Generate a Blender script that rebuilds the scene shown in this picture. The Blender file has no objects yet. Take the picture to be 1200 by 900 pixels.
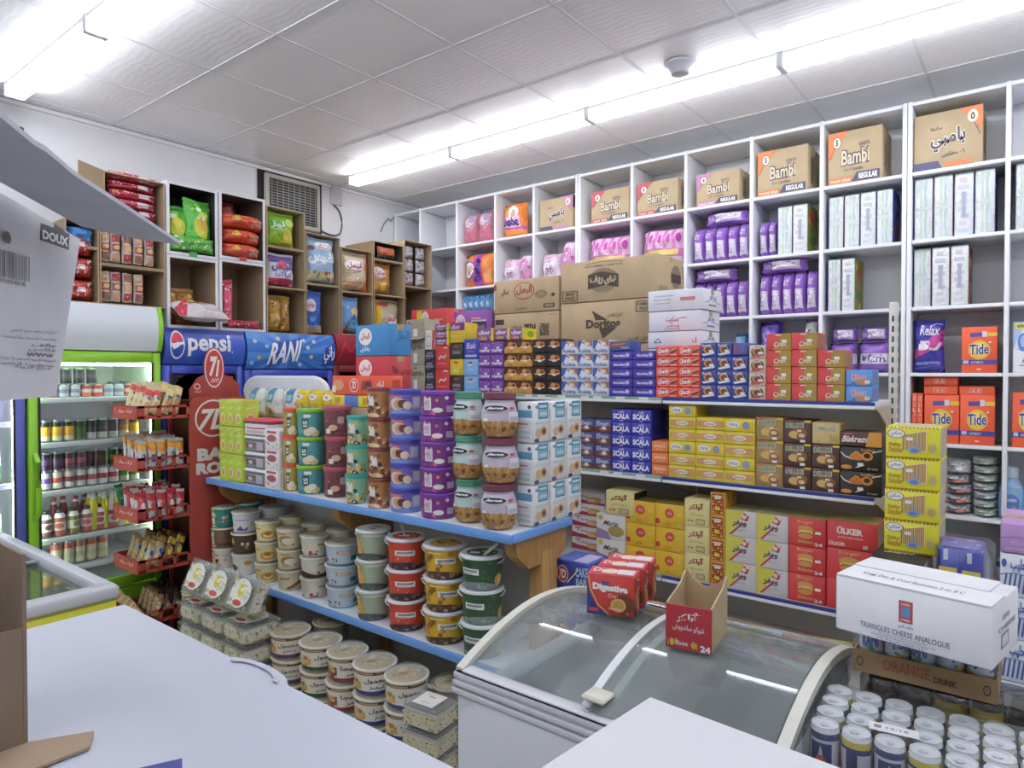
import bpy, math, random
from mathutils import Vector

# ------------------------------------------------------------------ camera, world, exposure
SC = bpy.context.scene
COL = SC.collection
CAM_H, FPX, YAW, HORIZON = 1.6, 785.0, math.radians(38.1), 437.0
PITCH = math.atan((450 - HORIZON) / FPX)
TUBE_STRENGTH = 29.0
EXPOSURE = 0.0
cd = bpy.data.cameras.new('camera')
cd.sensor_width = 36.0
cd.lens = FPX / 1200 * 36
cd.clip_start = 0.02
cam = bpy.data.objects.new('camera', cd)
COL.objects.link(cam)
cam.location = (0, 0, CAM_H)
cam.rotation_euler = (math.pi / 2 - PITCH, 0, YAW - math.pi / 2)
SC.camera = cam
w = bpy.data.worlds.new('world')
SC.world = w
w.use_nodes = True
w.node_tree.nodes['Background'].inputs[0].default_value = (.8, .88, 1, 1)
w.node_tree.nodes['Background'].inputs[1].default_value = 0.6
SC.view_settings.view_transform = 'Standard'
SC.view_settings.look = 'None'
SC.view_settings.gamma = 1
SC.view_settings.use_curve_mapping = False
SC.view_settings.exposure = EXPOSURE
try:
    SC.cycles.max_bounces = 8
    SC.cycles.diffuse_bounces = 4
    SC.cycles.transparent_max_bounces = 16
    SC.cycles.caustics_reflective = False
    SC.cycles.caustics_refractive = False
    SC.cycles.sample_clamp_indirect = 4
    SC.cycles.use_denoising = True
except Exception:
    pass

# ------------------------------------------------------------------ measuring: a photo pixel on a known plane
_f = Vector((math.cos(YAW) * math.cos(PITCH), math.sin(YAW) * math.cos(PITCH), -math.sin(PITCH)))
_r = Vector((math.sin(YAW), -math.cos(YAW), 0))
_u = _r.cross(_f)
def ray(px, py):
    return _f + _r * ((px - 600) / FPX) + _u * ((450 - py) / FPX)
def onX(px, py, X):
    d = ray(px, py); k = X / d.x
    return d.y * k, CAM_H + d.z * k          # Y, z
def onY(px, py, Y):
    d = ray(px, py); k = Y / d.y
    return d.x * k, CAM_H + d.z * k          # X, z
def onZ(px, py, z):
    d = ray(px, py); k = (z - CAM_H) / d.z
    return d.x * k, d.y * k
def depth(x, y):
    return x * math.cos(YAW) + y * math.sin(YAW)

# ------------------------------------------------------------------ materials
_mats = {}
def lin(h):
    h = h.lstrip('#')
    c = [int(h[i:i + 2], 16) / 255 for i in (0, 2, 4)]
    mx = max(c); c = [mx - (mx - x) * .88 for x in c]
    return [x / 12.92 if x <= .04045 else ((x + .055) / 1.055) ** 2.4 for x in c]
def M(h, kind='print', a=None):
    key = (h, kind, a)
    if key in _mats: return _mats[key]
    m = bpy.data.materials.new('%s_%s' % (kind, h.lstrip('#')))
    m.use_nodes = True
    nt = m.node_tree; N = nt.nodes; L = nt.links
    b = N['Principled BSDF']; c = lin(h) + [1]
    b.inputs['Base Color'].default_value = c
    rough = {'print': .5, 'gloss': .28, 'film': .25, 'card': .8, 'paint': .55, 'metal': .3, 'wall': .85, 'plastic': .35, 'matte': .9, 'clear': .1, 'glass': .02, 'chrome': .15, 'crate': .6}.get(kind, .5)
    b.inputs['Roughness'].default_value = rough
    def noise(scale, detail=2, dist=0):
        tc = N.new('ShaderNodeTexCoord'); n = N.new('ShaderNodeTexNoise')
        n.inputs['Scale'].default_value = scale; n.inputs['Detail'].default_value = detail
        n.inputs['Distortion'].default_value = dist
        L.new(tc.outputs['Object'], n.inputs['Vector']); return n
    def vary(n, amt):
        r = N.new('ShaderNodeValToRGB')
        r.color_ramp.elements[0].color = [x * (1 - amt) for x in c[:3]] + [1]
        r.color_ramp.elements[1].color = [min(1, x * (1 + amt * .5)) for x in c[:3]] + [1]
        r.color_ramp.elements[0].position = .3; r.color_ramp.elements[1].position = .7
        L.new(n.outputs['Fac'], r.inputs['Fac']); L.new(r.outputs['Color'], b.inputs['Base Color'])
    def bump(n, s, d=.01):
        bp = N.new('ShaderNodeBump'); bp.inputs['Strength'].default_value = s; bp.inputs['Distance'].default_value = d
        L.new(n.outputs['Fac'], bp.inputs['Height']); L.new(bp.outputs['Normal'], b.inputs['Normal'])
    if kind == 'film':
        bump(noise(20, 3, 1.4), .95, .014)
    elif kind == 'card':
        vary(noise(9, 4), .08); bump(noise(60, 2), .12, .003)
    elif kind == 'wall':
        vary(noise(2.2, 5), .05); bump(noise(35, 4), .15, .004)
    elif kind in ('metal', 'chrome'):
        b.inputs['Metallic'].default_value = 1
        vary(noise(14, 3), .06)
    elif kind == 'paint':
        vary(noise(3.5, 4), .04)
    elif kind == 'wood':
        tc = N.new('ShaderNodeTexCoord'); mp = N.new('ShaderNodeMapping'); wv = N.new('ShaderNodeTexNoise')
        mp.inputs['Scale'].default_value = (3, 3, 40) if a == 'x' else (30, 30, 2)
        wv.inputs['Scale'].default_value = 2.0; wv.inputs['Detail'].default_value = 5; wv.inputs['Distortion'].default_value = .8
        L.new(tc.outputs['Object'], mp.inputs['Vector']); L.new(mp.outputs['Vector'], wv.inputs['Vector'])
        vary(wv, .28); b.inputs['Roughness'].default_value = .6
    elif kind in ('clear', 'glass'):
        out = N['Material Output']; N.remove(b)
        t = N.new('ShaderNodeBsdfTransparent'); g = N.new('ShaderNodeBsdfGlossy'); mx = N.new('ShaderNodeMixShader')
        t.inputs['Color'].default_value = c
        g.inputs['Roughness'].default_value = .03 if kind == 'glass' else .12
        lw = N.new('ShaderNodeLayerWeight'); lw.inputs['Blend'].default_value = .5
        pw = N.new('ShaderNodeMath'); pw.operation = 'POWER'; pw.inputs[1].default_value = 4; L.new(lw.outputs['Facing'], pw.inputs[0])
        fr = N.new('ShaderNodeMath'); fr.operation = 'MULTIPLY_ADD'; fr.inputs[1].default_value = .6; fr.inputs[2].default_value = .05; L.new(pw.outputs[0], fr.inputs[0])
        if kind == 'clear':
            df = N.new('ShaderNodeBsdfDiffuse'); df.inputs['Color'].default_value = (.8, .82, .84, 1)
            m2 = N.new('ShaderNodeMixShader'); m2.inputs['Fac'].default_value = a or .18
            L.new(t.outputs[0], m2.inputs[1]); L.new(df.outputs[0], m2.inputs[2]); base = m2
            n = noise(30, 3, 1); bp = N.new('ShaderNodeBump'); bp.inputs['Strength'].default_value = .5; bp.inputs['Distance'].default_value = .01
            L.new(n.outputs['Fac'], bp.inputs['Height']); L.new(bp.outputs['Normal'], g.inputs['Normal'])
        else:
            base = t
            if a:
                df = N.new('ShaderNodeBsdfDiffuse'); df.inputs['Color'].default_value = (.7, .73, .74, 1)
                n = noise(5, 6, .6); rp = N.new('ShaderNodeMapRange')
                rp.inputs['From Min'].default_value = .4; rp.inputs['From Max'].default_value = .75
                rp.inputs['To Min'].default_value = a * .35; rp.inputs['To Max'].default_value = a
                L.new(n.outputs['Fac'], rp.inputs['Value'])
                m2 = N.new('ShaderNodeMixShader'); L.new(rp.outputs[0], m2.inputs['Fac'])
                L.new(t.outputs[0], m2.inputs[1]); L.new(df.outputs[0], m2.inputs[2]); base = m2
        L.new(fr.outputs[0], mx.inputs['Fac']); L.new(base.outputs[0], mx.inputs[1]); L.new(g.outputs[0], mx.inputs[2])
        L.new(mx.outputs[0], out.inputs['Surface'])
    elif kind == 'emit':
        b.inputs['Emission Color'].default_value = c
        b.inputs['Emission Strength'].default_value = a or 1
    _mats[key] = m
    return m
def asmat(x):
    if isinstance(x, str): return M(x)
    if isinstance(x, tuple): return M(*x)
    return x

# ------------------------------------------------------------------ lettering
_AR = {}
_code = 0xFE80
for _ch, _n in zip('ءآأؤإئابةتثجحخدذرزسشصضطظعغفقكلمنهوىي', (1, 2, 2, 2, 2, 4, 2, 4, 2, 4, 4, 4, 4, 4, 2, 2, 2, 2, 4, 4, 4, 4, 4, 4, 4, 4, 4, 4, 4, 4, 4, 4, 4, 2, 2, 4)):
    _AR[_ch] = (_code, _n); _code += _n
def shape_ar(s):
    if not any(c in _AR for c in s): return s
    out = []
    for i, c in enumerate(s):
        if c not in _AR: out.append(c); continue
        code, n = _AR[c]
        prev = i > 0 and s[i - 1] in _AR and _AR[s[i - 1]][1] == 4
        nxt = i + 1 < len(s) and s[i + 1] in _AR and _AR[s[i + 1]][1] > 1 and n == 4
        k = (3 if prev and nxt else 2 if nxt else 1 if prev else 0)
        out.append(chr(code + (k if n > 1 else 0)))
    return ''.join(reversed(out))
_texts = {}
def text_tris(s, bold=0.0):
    """vertices scaled to the unit square and faces of a piece of writing"""
    key = (s, bold)
    if key in _texts: return _texts[key]
    c = bpy.data.curves.new('lettering', 'FONT')
    c.body = shape_ar(s); c.resolution_u = 2; c.offset = bold; c.align_x = 'CENTER'
    o = bpy.data.objects.new('lettering', c)
    me = o.to_mesh()
    vs = [(v.co.x, v.co.y) for v in me.vertices]; fs = [tuple(p.vertices) for p in me.polygons]
    o.to_mesh_clear(); bpy.data.objects.remove(o); bpy.data.curves.remove(c)
    if vs:
        x0 = min(a for a, b in vs); x1 = max(a for a, b in vs); y0 = min(b for a, b in vs); y1 = max(b for a, b in vs)
        vs = [((a - x0) / max(1e-6, x1 - x0), (b - y0) / max(1e-6, y1 - y0)) for a, b in vs]
    _texts[key] = (vs, fs)
    return vs, fs

# ------------------------------------------------------------------ mesh builder
def _half(p, ax, c, keep_low):
    out = []
    for i in range(len(p)):
        a, b = p[i], p[(i + 1) % len(p)]
        ia, ib = (a[ax] <= c) == keep_low, (b[ax] <= c) == keep_low
        if ia: out.append(a)
        if ia != ib:
            t = (c - a[ax]) / (b[ax] - a[ax]); out.append((a[0] + (b[0] - a[0]) * t, a[1] + (b[1] - a[1]) * t))
    return out
def slice_polys(polys, nu, nv):
    """cut flat shapes into bands so that they follow a curved face"""
    for ax, n in ((0, nu), (1, nv)):
        if not n: continue
        res = []
        for p in polys:
            lo, hi = min(q[ax] for q in p), max(q[ax] for q in p)
            for k in range(int(math.floor(lo * n)) + 1, int(math.ceil(hi * n))):
                c = k / n
                if c - lo < 1e-5 or hi - c < 1e-5: continue
                low = _half(p, ax, c, True)
                if len(low) > 2: res.append(low)
                p = _half(p, ax, c, False)
            if len(p) > 2: res.append(p)
        polys = res
    return polys
class MB:
    def __init__(s):
        s.v = []; s.f = []; s.m = []; s.mats = []; s.sm = []
    def mi(s, mat):
        mat = asmat(mat)
        if mat not in s.mats: s.mats.append(mat)
        return s.mats.index(mat)
    def add(s, vs, fs, mat, smooth=False):
        o = len(s.v); k = s.mi(mat)
        s.v.extend(vs)
        for f in fs:
            s.f.append([o + i for i in f]); s.m.append(k); s.sm.append(smooth)
        return s
    def box(s, x0, y0, z0, x1, y1, z1, mat, b=0.0):
        x0, x1 = min(x0, x1), max(x0, x1); y0, y1 = min(y0, y1), max(y0, y1); z0, z1 = min(z0, z1), max(z0, z1)
        b = min(b, .45 * min(x1 - x0, y1 - y0, z1 - z0))
        if b <= 0:
            vs = [(x, y, z) for x in (x0, x1) for y in (y0, y1) for z in (z0, z1)]
            return s.add(vs, [(0, 1, 3, 2), (4, 6, 7, 5), (0, 4, 5, 1), (2, 3, 7, 6), (0, 2, 6, 4), (1, 5, 7, 3)], mat)
        vs = []; ix = {}
        for i, x in enumerate((x0, x1)):
            for j, y in enumerate((y0, y1)):
                for k, z in enumerate((z0, z1)):
                    sx, sy, sz = (1 - 2 * i), (1 - 2 * j), (1 - 2 * k)
                    for a in range(3):
                        p = [x + sx * b, y + sy * b, z + sz * b]
                        p[a] = (x, y, z)[a]
                        ix[i, j, k, a] = len(vs); vs.append(tuple(p))
        F = []
        for a in range(3):
            o1, o2 = [q for q in range(3) if q != a]
            for t in (0, 1):
                cyc = []
                for p, q in ((0, 0), (1, 0), (1, 1), (0, 1)):
                    c = [0, 0, 0]; c[a] = t; c[o1] = p; c[o2] = q
                    cyc.append(ix[c[0], c[1], c[2], a])
                F.append(cyc)
            for p in (0, 1):
                for q in (0, 1):
                    c0 = [0, 0, 0]; c0[o1] = p; c0[o2] = q; c0[a] = 0
                    c1 = list(c0); c1[a] = 1
                    F.append([ix[(*c0, o1)], ix[(*c1, o1)], ix[(*c1, o2)], ix[(*c0, o2)]])
        for i in (0, 1):
            for j in (0, 1):
                for k in (0, 1):
                    F.append([ix[i, j, k, 0], ix[i, j, k, 1], ix[i, j, k, 2]])
        return s.add(vs, F, mat)
    def prism(s, pts, axis, a0, a1, mat, smooth=False):
        """a closed outline pts (2D) swept along axis from a0 to a1"""
        def P(p, a):
            return {'x': (a, p[0], p[1]), 'y': (p[0], a, p[1]), 'z': (p[0], p[1], a)}[axis]
        n = len(pts)
        vs = [P(p, a0) for p in pts] + [P(p, a1) for p in pts]
        s.add(vs, [[i, (i + 1) % n, n + (i + 1) % n, n + i] for i in range(n)], mat, smooth)
        s.add(vs, [list(range(n)), list(range(n, 2 * n))], mat)
        return s
    def lathe(s, prof, mat, n=22, cx=0, cy=0, caps=True, sx=1, sy=1):
        """prof: [(r, z[, material of the band above])...]"""
        for i in range(len(prof) - 1):
            (r0, z0), (r1, z1) = prof[i][:2], prof[i + 1][:2]
            mt = prof[i][2] if len(prof[i]) > 2 else mat
            vs = []
            for r, z in ((r0, z0), (r1, z1)):
                for k in range(n):
                    t = 2 * math.pi * k / n
                    vs.append((cx + sx * r * math.sin(t), cy - sy * r * math.cos(t), z))
            s.add(vs, [[k, (k + 1) % n, n + (k + 1) % n, n + k] for k in range(n)], mt, True)
        if caps:
            for (r, z) in (prof[0][:2], prof[-1][:2]):
                if r > 1e-5:
                    s.add([(cx + sx * r * math.sin(2 * math.pi * k / n), cy - sy * r * math.cos(2 * math.pi * k / n), z) for k in range(n)], [list(range(n))], mat)
        return s
    def grid(s, fn, nu, nv, mat, smooth=True):
        vs = [fn(i / nu, j / nv) for j in range(nv + 1) for i in range(nu + 1)]
        fs = [[j * (nu + 1) + i, j * (nu + 1) + i + 1, (j + 1) * (nu + 1) + i + 1, (j + 1) * (nu + 1) + i] for j in range(nv) for i in range(nu)]
        return s.add(vs, fs, mat, smooth)
    def tube(s, pts, r, mat, n=8):
        pts = [Vector(p) for p in pts]; rings = []
        for i, p in enumerate(pts):
            d = (pts[min(i + 1, len(pts) - 1)] - pts[max(i - 1, 0)]).normalized()
            a = d.cross(Vector((0, 0, 1)))
            if a.length < 1e-3: a = d.cross(Vector((0, 1, 0)))
            a.normalize(); b = d.cross(a)
            rings.append([tuple(p + a * r * math.cos(2 * math.pi * k / n) + b * r * math.sin(2 * math.pi * k / n)) for k in range(n)])
        vs = [q for g in rings for q in g]
        fs = [[i * n + k, i * n + (k + 1) % n, (i + 1) * n + (k + 1) % n, (i + 1) * n + k] for i in range(len(rings) - 1) for k in range(n)]
        s.add(vs, fs, mat, True)
        s.add(vs, [list(range(n)), list(range(len(vs) - n, len(vs)))], mat)
        return s
    # -------- printed art: shapes in face coordinates, laid on through mp(u, v, lift)
    def art(s, mp, asp, shapes, curved=False, step=.0003, lift0=.0004):
        """asp = width / height of the face"""
        step = min(step, .0036 / max(1, len(shapes)))
        mp0 = mp
        mp = lambda u, v, o: mp0(min(1, max(0, u)), min(1, max(0, v)), o)
        for li, sh in enumerate(shapes):
            off = lift0 + step * li
            k = sh[0]; polys = []
            if k == 'r':
                _, u0, v0, u1, v1, col = sh
                n = nv = 1
                for i in range(n):
                    a, b = u0 + (u1 - u0) * i / n, u0 + (u1 - u0) * (i + 1) / n
                    for j in range(nv):
                        c, d = v0 + (v1 - v0) * j / nv, v0 + (v1 - v0) * (j + 1) / nv
                        polys.append([(a, c), (b, c), (b, d), (a, d)])
            elif k == 'e':
                _, u, v, ru, rv, col = sh[:6]
                n = 18; P = lambda t, q: (u + q * ru * math.cos(2 * math.pi * t / n), v + q * rv * math.sin(2 * math.pi * t / n))
                if curved:
                    for i in range(n):
                        polys.append([P(i, 1), P(i + 1, 1), P(i + 1, .5), P(i, .5)]); polys.append([P(i, .5), P(i + 1, .5), (u, v)])
                else:
                    polys.append([P(i, 1) for i in range(n)])
            elif k == 'o':
                _, u, v, ru, rv, th, col = sh
                n = 20
                for i in range(n):
                    t0, t1 = 2 * math.pi * i / n, 2 * math.pi * (i + 1) / n
                    polys.append([(u + q * ru * math.cos(t), v + q * rv * math.sin(t)) for q, t in ((1, t0), (1, t1), (1 - th, t1), (1 - th, t0))])
            elif k == 'p':
                _, pts, col = sh; polys.append(list(pts))
            elif k == 'l':
                _, pts, wd, col = sh
                for (a, b), (c, d) in zip(pts, pts[1:]):
                    dx, dy = (c - a) * asp, d - b; q = math.hypot(dx, dy) or 1
                    nx, ny = -dy / q * wd / asp / 2, dx / q * wd / 2
                    polys.append([(a + nx, b + ny), (a - nx, b - ny), (c - nx, d - ny), (c + nx, d + ny)])
            elif k == 't':
                _, tx, u0, v0, u1, v1, col = sh[:7]
                opt = sh[7] if len(sh) > 7 else {}
                vs, fs = text_tris(tx, opt.get('b', .01)); rot = opt.get('rot', 0); sk = opt.get('skew', 0); ang = opt.get('ang', 0)
                def q(a, b):
                    if rot == 90: a, b = 1 - b, a
                    elif rot == -90: a, b = b, 1 - a
                    elif rot == 180: a, b = 1 - a, 1 - b
                    return (u0 + (u1 - u0) * (a + sk * (b - .5)), v0 + (v1 - v0) * b + ang * (a - .5) * (u1 - u0) * asp)
                uv = [q(a, b) for a, b in vs]
                for f in fs: polys.append([uv[i] for i in f])
            elif k == 'n':
                _, u0, v0, u1, v1, cnt, cols, size, seed = sh
                rr = random.Random(seed)
                for i in range(cnt):
                    u, v = rr.uniform(u0, u1), rr.uniform(v0, v1); a = rr.uniform(0, 6.28); e = rr.uniform(.5, 1); z = size * rr.uniform(.6, 1.2)
                    pts = []
                    for t in range(7):
                        c, d = math.cos(t * 6.283 / 7) * z, math.sin(t * 6.283 / 7) * z * e
                        pts.append((min(u1, max(u0, u + (c * math.cos(a) - d * math.sin(a)) / asp)), min(v1, max(v0, v + c * math.sin(a) + d * math.cos(a)))))
                    s.add([mp(x, y, off + .0001 * (i % 5)) for x, y in pts], [list(range(7))], cols[i % len(cols)])
                continue
            if curved: polys = slice_polys(polys, *{True: (40, 0), 2: (10, 12), 3: (0, 14)}[curved])
            vs = []; fs = []
            for p in polys:
                o = len(vs); vs.extend(mp(a, b, off) for a, b in p); fs.append(list(range(o, o + len(p))))
            if vs: s.add(vs, fs, col, bool(curved) and k != 't')
        return s
    def faces_art(s, x0, y0, z0, x1, y1, z1, arts):
        W, D, H = x1 - x0, y1 - y0, z1 - z0
        maps = {'front': (lambda u, v, o: (x0 + u * W, y0 - o, z0 + v * H), W / H),
                'right': (lambda u, v, o: (x1 + o, y0 + u * D, z0 + v * H), D / H),
                'left': (lambda u, v, o: (x0 - o, y1 - u * D, z0 + v * H), D / H),
                'top': (lambda u, v, o: (x0 + u * W, y0 + v * D, z1 + o), W / D)}
        for k, shapes in arts.items():
            if shapes: s.art(maps[k][0], maps[k][1], shapes)
        return s
    def cyl_art(s, rfun, h, shapes, z0=0, n=0):
        """u = fraction of the turn, .5 in front; v = height; rfun(v) = radius"""
        def mp(u, v, o):
            t = (u - .5) * 2 * math.pi; r = rfun(v) + o * 1.5
            return (r * math.sin(t), -r * math.cos(t), z0 + v * h)
        return s.art(mp, 2 * math.pi * rfun(.5) / h, shapes, True, .0002, .0006)
    def build(s, name, parent=None, loc=(0, 0, 0), rz=0.0, rot=None):
        me = bpy.data.meshes.new(name)
        me.from_pydata(s.v, [], s.f)
        for m in s.mats: me.materials.append(m)
        me.polygons.foreach_set('material_index', s.m)
        me.polygons.foreach_set('use_smooth', s.sm)
        me.update()
        try: me.set_sharp_from_angle(angle=math.radians(50))
        except Exception: pass
        o = bpy.data.objects.new(name, me); COL.objects.link(o)
        o.location = loc; o.rotation_euler = rot or (0, 0, rz)
        if parent: o.parent = parent
        return o

# ------------------------------------------------------------------ things
def tag(o, label, cat, group=None):
    o['label'] = label; o['category'] = cat
    if group: o['group'] = group
    return o
def empty(name, loc=(0, 0, 0), rz=0):
    o = bpy.data.objects.new(name, None); COL.objects.link(o)
    o.location = loc; o.rotation_euler = (0, 0, rz); o.empty_display_size = .05
    return o
def struct(o):
    o['kind'] = 'structure'; return o
_kids = {}
def kids(o):
    return [c for c in COL.objects if c.parent == o]
def copy_tree(o, parent=None):
    c = o.copy(); COL.objects.link(c)
    if parent: c.parent = parent
    for ch in KID.get(o.as_pointer(), ()): copy_tree(ch, c)
    if parent is None:
        for k in ('group',):
            if k in c: del c[k]
    return c
KID = {}
PROTOS = []
class Proto:
    """a thing built once; put() places it, then copies of it with all its parts"""
    def __init__(s, root, cat):
        s.root = root; s.cat = cat; s.used = False; PROTOS.append(s)
        todo = [root]
        allo = list(COL.objects)
        by = {}
        for o in allo:
            if o.parent: by.setdefault(o.parent.name, []).append(o)
        while todo:
            o = todo.pop(); KID[o.as_pointer()] = by.get(o.name, []); todo.extend(KID[o.as_pointer()])
    def put(s, loc, label, rz=0.0, group=None, rot=None, scale=None):
        o = copy_tree(s.root) if s.used else s.root
        s.used = True
        o.location = loc; o.rotation_euler = rot or (0, 0, rz)
        if scale: o.scale = scale
        tag(o, label, s.cat, group)
        return o
def mk(name, cat, *parts):
    """parts: [(part name or None, MB)...]; the first is the thing's own mesh"""
    root = parts[0][1].build(name)
    for p in parts[1:]:
        if p[1] is None: continue
        c = p[1].build(p[0], root)
        if len(p) > 2: c['label'] = p[2]
    return Proto(root, cat)

WEST = -math.pi / 2     # turned to face the aisle along -X
def ordw(i, n):
    if n == 1: return ''
    if i == n - 1: return 'top'
    if i == 0: return 'bottom'
    return ('second', 'third', 'fourth', 'fifth', 'sixth', 'seventh', 'eighth', 'ninth', 'tenth', 'eleventh', 'twelfth', 'thirteenth', 'fourteenth', 'fifteenth')[i - 1] + ' up'
def colw(j, n):
    if n == 1: return ''
    if n == 2: return ('left column', 'right column')[j]
    if n == 3: return ('left column', 'middle column', 'right column')[j]
    return ('first', 'second', 'third', 'fourth', 'fifth', 'sixth', 'seventh', 'eighth', 'ninth', 'tenth', 'eleventh', 'twelfth')[j] + ' column from left'
def lab(desc, i, n, j=0, m=1):
    a = ordw(i, n); b = colw(j, m)
    if a and b: return '%s, %s in %s' % (desc, a, b)
    if a: return '%s, %s in its stack' % (desc, a)
    if b: return '%s, %s' % (desc, b.replace(' column', ' one'))
    return desc

def carton(name, cat, w, d, h, base, arts=None, kind='print', parts=(), bev=.002):
    """closed printed box: its own mesh carries the print; a price sticker or tape is a part"""
    m = MB(); m.box(-w / 2, -d / 2, 0, w / 2, d / 2, h, M(base, kind), bev)
    m.faces_art(-w / 2, -d / 2, 0, w / 2, d / 2, h, arts or {})
    ps = []
    for p in parts:
        if p == 'tape':
            t = MB(); t.box(-w / 2 - .001, -.022, h - .03, w / 2 + .001, .022, h + .0012, M('#b89a68', 'gloss')); ps.append(('tape', t))
        elif p[0] == 'price':
            t = MB(); u, v = p[1], p[2]; x = -w / 2 + u * w; z = v * h
            t.box(x - .011, -d / 2 - .0048, z - .006, x + .011, -d / 2 - .0002, z + .006, '#f4f4f0'); ps.append(('price_sticker', t))
    return mk(name, cat, (None, m), *ps)

def gridX(builder, X, edges, z0, ptop, rows, desc, group, dep=.14, gap=.0015, ref=None, skip=(), cat=None):
    """boxes facing the aisle, stacked on a shelf: column edges in photo pixels at the plane X"""
    ym = [onX(e, 450, X)[0] for e in edges]
    mid = (edges[0] + edges[-1]) / 2 if ref is None else ref
    zt = onX(mid, ptop, X)[1]
    h = (zt - z0) / rows
    out = []; P = None
    for j in range(len(edges) - 1):
        wd = ym[j] - ym[j + 1]
        if P is None: P = builder(wd - gap, dep, h - gap); w0 = wd
        for i in range(rows):
            if (i, j) in skip: continue
            p = P[(i + j) % len(P)] if isinstance(P, list) else P
            rr = random.Random(i * 31 + j * 7 + int(edges[0]))
            out.append(p.put((X + dep / 2 + rr.uniform(0, .006), (ym[j] + ym[j + 1]) / 2, z0 + i * h), lab(desc, i, rows, j, len(edges) - 1), WEST, group, scale=((wd - gap) / (w0 - gap), 1, 1)))
    return out

def stackX(builder, Xf, pl, pr, z0, ptop, rows, desc, group, rows_back=0, turn=0.0):
    """round tubs stacked with their fronts near the plane Xf"""
    mid = (pl + pr) / 2
    y = onX(mid, 450, Xf)[0]; d = depth(Xf, y)
    r = (pr - pl) / 2 * d / FPX * .985
    for _ in range(3):
        y = onX(mid, 450, Xf + r)[0]; d = depth(Xf + r, y); r = (pr - pl) / 2 * d / FPX * .985
    zt = onX(mid, ptop, Xf + r * .5)[1]
    h = (zt - z0) / rows
    P = builder(r, h - .001)
    for i in range(rows):
        p = P[i % len(P)] if isinstance(P, list) else P
        ds = desc[i] if isinstance(desc, (list, tuple)) else desc
        rr = random.Random(i + int(pl))
        p.put((Xf + r + rr.uniform(-.004, .006), y + rr.uniform(-.004, .004), z0 + i * h), lab(ds, i, rows), WEST + .55 + turn + rr.uniform(-.12, .12), group)
    return P, r, h, y
# ------------------------------------------------------------------ the room
XW, YB, XL, YN, HC = 4.66, 4.80, -2.4, -2.6, 3.22
def slab(name, *a, mat):
    m = MB(); m.box(*a, mat); return struct(m.build(name))
slab('floor', XL - .1, YN - .1, -.1, XW + .1, YB + .1, 0, mat=M('#d6d3cc', 'paint'))
slab('wall_back', XL - .1, YB, 0, XW + .1, YB + .1, HC, mat=M('#ebecf0', 'wall'))
slab('wall_right', XW, YN, 0, XW + .1, YB, HC, mat=M('#eeeef0', 'wall'))
slab('wall_left', XL - .1, YN, 0, XL, YB, HC, mat=M('#eeeef0', 'wall'))
slab('wall_front', XL - .1, YN - .1, 0, XW + .1, YN, HC, mat=M('#eeeef0', 'wall'))
def ceiling_mat():
    m = M('#fcfcfd', 'wall', 'ceil'); N = m.node_tree.nodes; L = m.node_tree.links; b = N['Principled BSDF']
    tc = N.new('ShaderNodeTexCoord'); mp = N.new('ShaderNodeMapping'); mp.inputs['Scale'].default_value = (1.6667, 1.6667, 1)
    vo = N.new('ShaderNodeTexVoronoi'); vo.inputs['Scale'].default_value = 9
    wv = N.new('ShaderNodeTexWave'); wv.inputs['Scale'].default_value = 5; wv.inputs['Distortion'].default_value = 6; wv.inputs['Detail'].default_value = 3
    ad = N.new('ShaderNodeMath'); ad.operation = 'ADD'
    bp = N.new('ShaderNodeBump'); bp.inputs['Strength'].default_value = .10; bp.inputs['Distance'].default_value = .004
    L.new(tc.outputs['Object'], mp.inputs['Vector']); L.new(mp.outputs['Vector'], vo.inputs['Vector']); L.new(mp.outputs['Vector'], wv.inputs['Vector'])
    L.new(vo.outputs['Distance'], ad.inputs[0]); L.new(wv.outputs['Fac'], ad.inputs[1]); L.new(ad.outputs[0], bp.inputs['Height']); L.new(bp.outputs['Normal'], b.inputs['Normal'])
    b.inputs['Roughness'].default_value = .38
    return m
slab('ceiling', XL - .1, YN - .1, HC, XW + .1, YB + .1, HC + .1, mat=ceiling_mat())
m = MB()
xs = [1.85 + .6 * k for k in range(-7, 5)]; ys = [3.49 + .6 * k for k in range(-10, 3)]
for x in xs: m.box(x - .007, YN, HC - .004, x + .007, YB, HC, '#e4e6ea')
for y in ys: m.box(XL, y - .007, HC - .0035, XW, y + .007, HC, '#e6e8ec')
struct(m.build('trim_1'))
m = MB(); m.box(XL, YB - .02, HC - .03, XW, YB, HC - .006, '#e9ebee'); struct(m.build('trim_2'))

# ------------------------------------------------------------------ lamps
def batten():
    m = MB()
    m.prism([(-.045, 0), (-.022, -.035), (.022, -.035), (.045, 0), (.045, .012), (-.045, .012)], 'y', -.56, .56, M('#f2f4f6', 'plastic'))
    for s in (-1, 1): m.box(-.05, s * .563 - .012, -.066, .05, s * .563 + .012, .012, M('#e9ecef', 'plastic'), .004)
    ps = []
    for s in (-1, 1):
        t = MB(); n = 10
        vs = [(s * .034 + .013 * math.cos(2 * math.pi * k / n), y, -.05 + .013 * math.sin(2 * math.pi * k / n)) for y in (-.548, .548) for k in range(n)]
        t.add(vs, [[k, (k + 1) % n, n + (k + 1) % n, n + k] for k in range(n)], M('#f3f6ff', 'emit', TUBE_STRENGTH), True)
        ps.append(('fluorescent_tube', t))
    return mk('ceiling_light', 'lamp', (None, m), *ps)
BT = batten()
ow = ('end one by the back wall', 'second from the back wall', 'third from the back wall', 'fourth from the back wall', 'fifth from the back wall', 'last one at the shop front')
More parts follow.
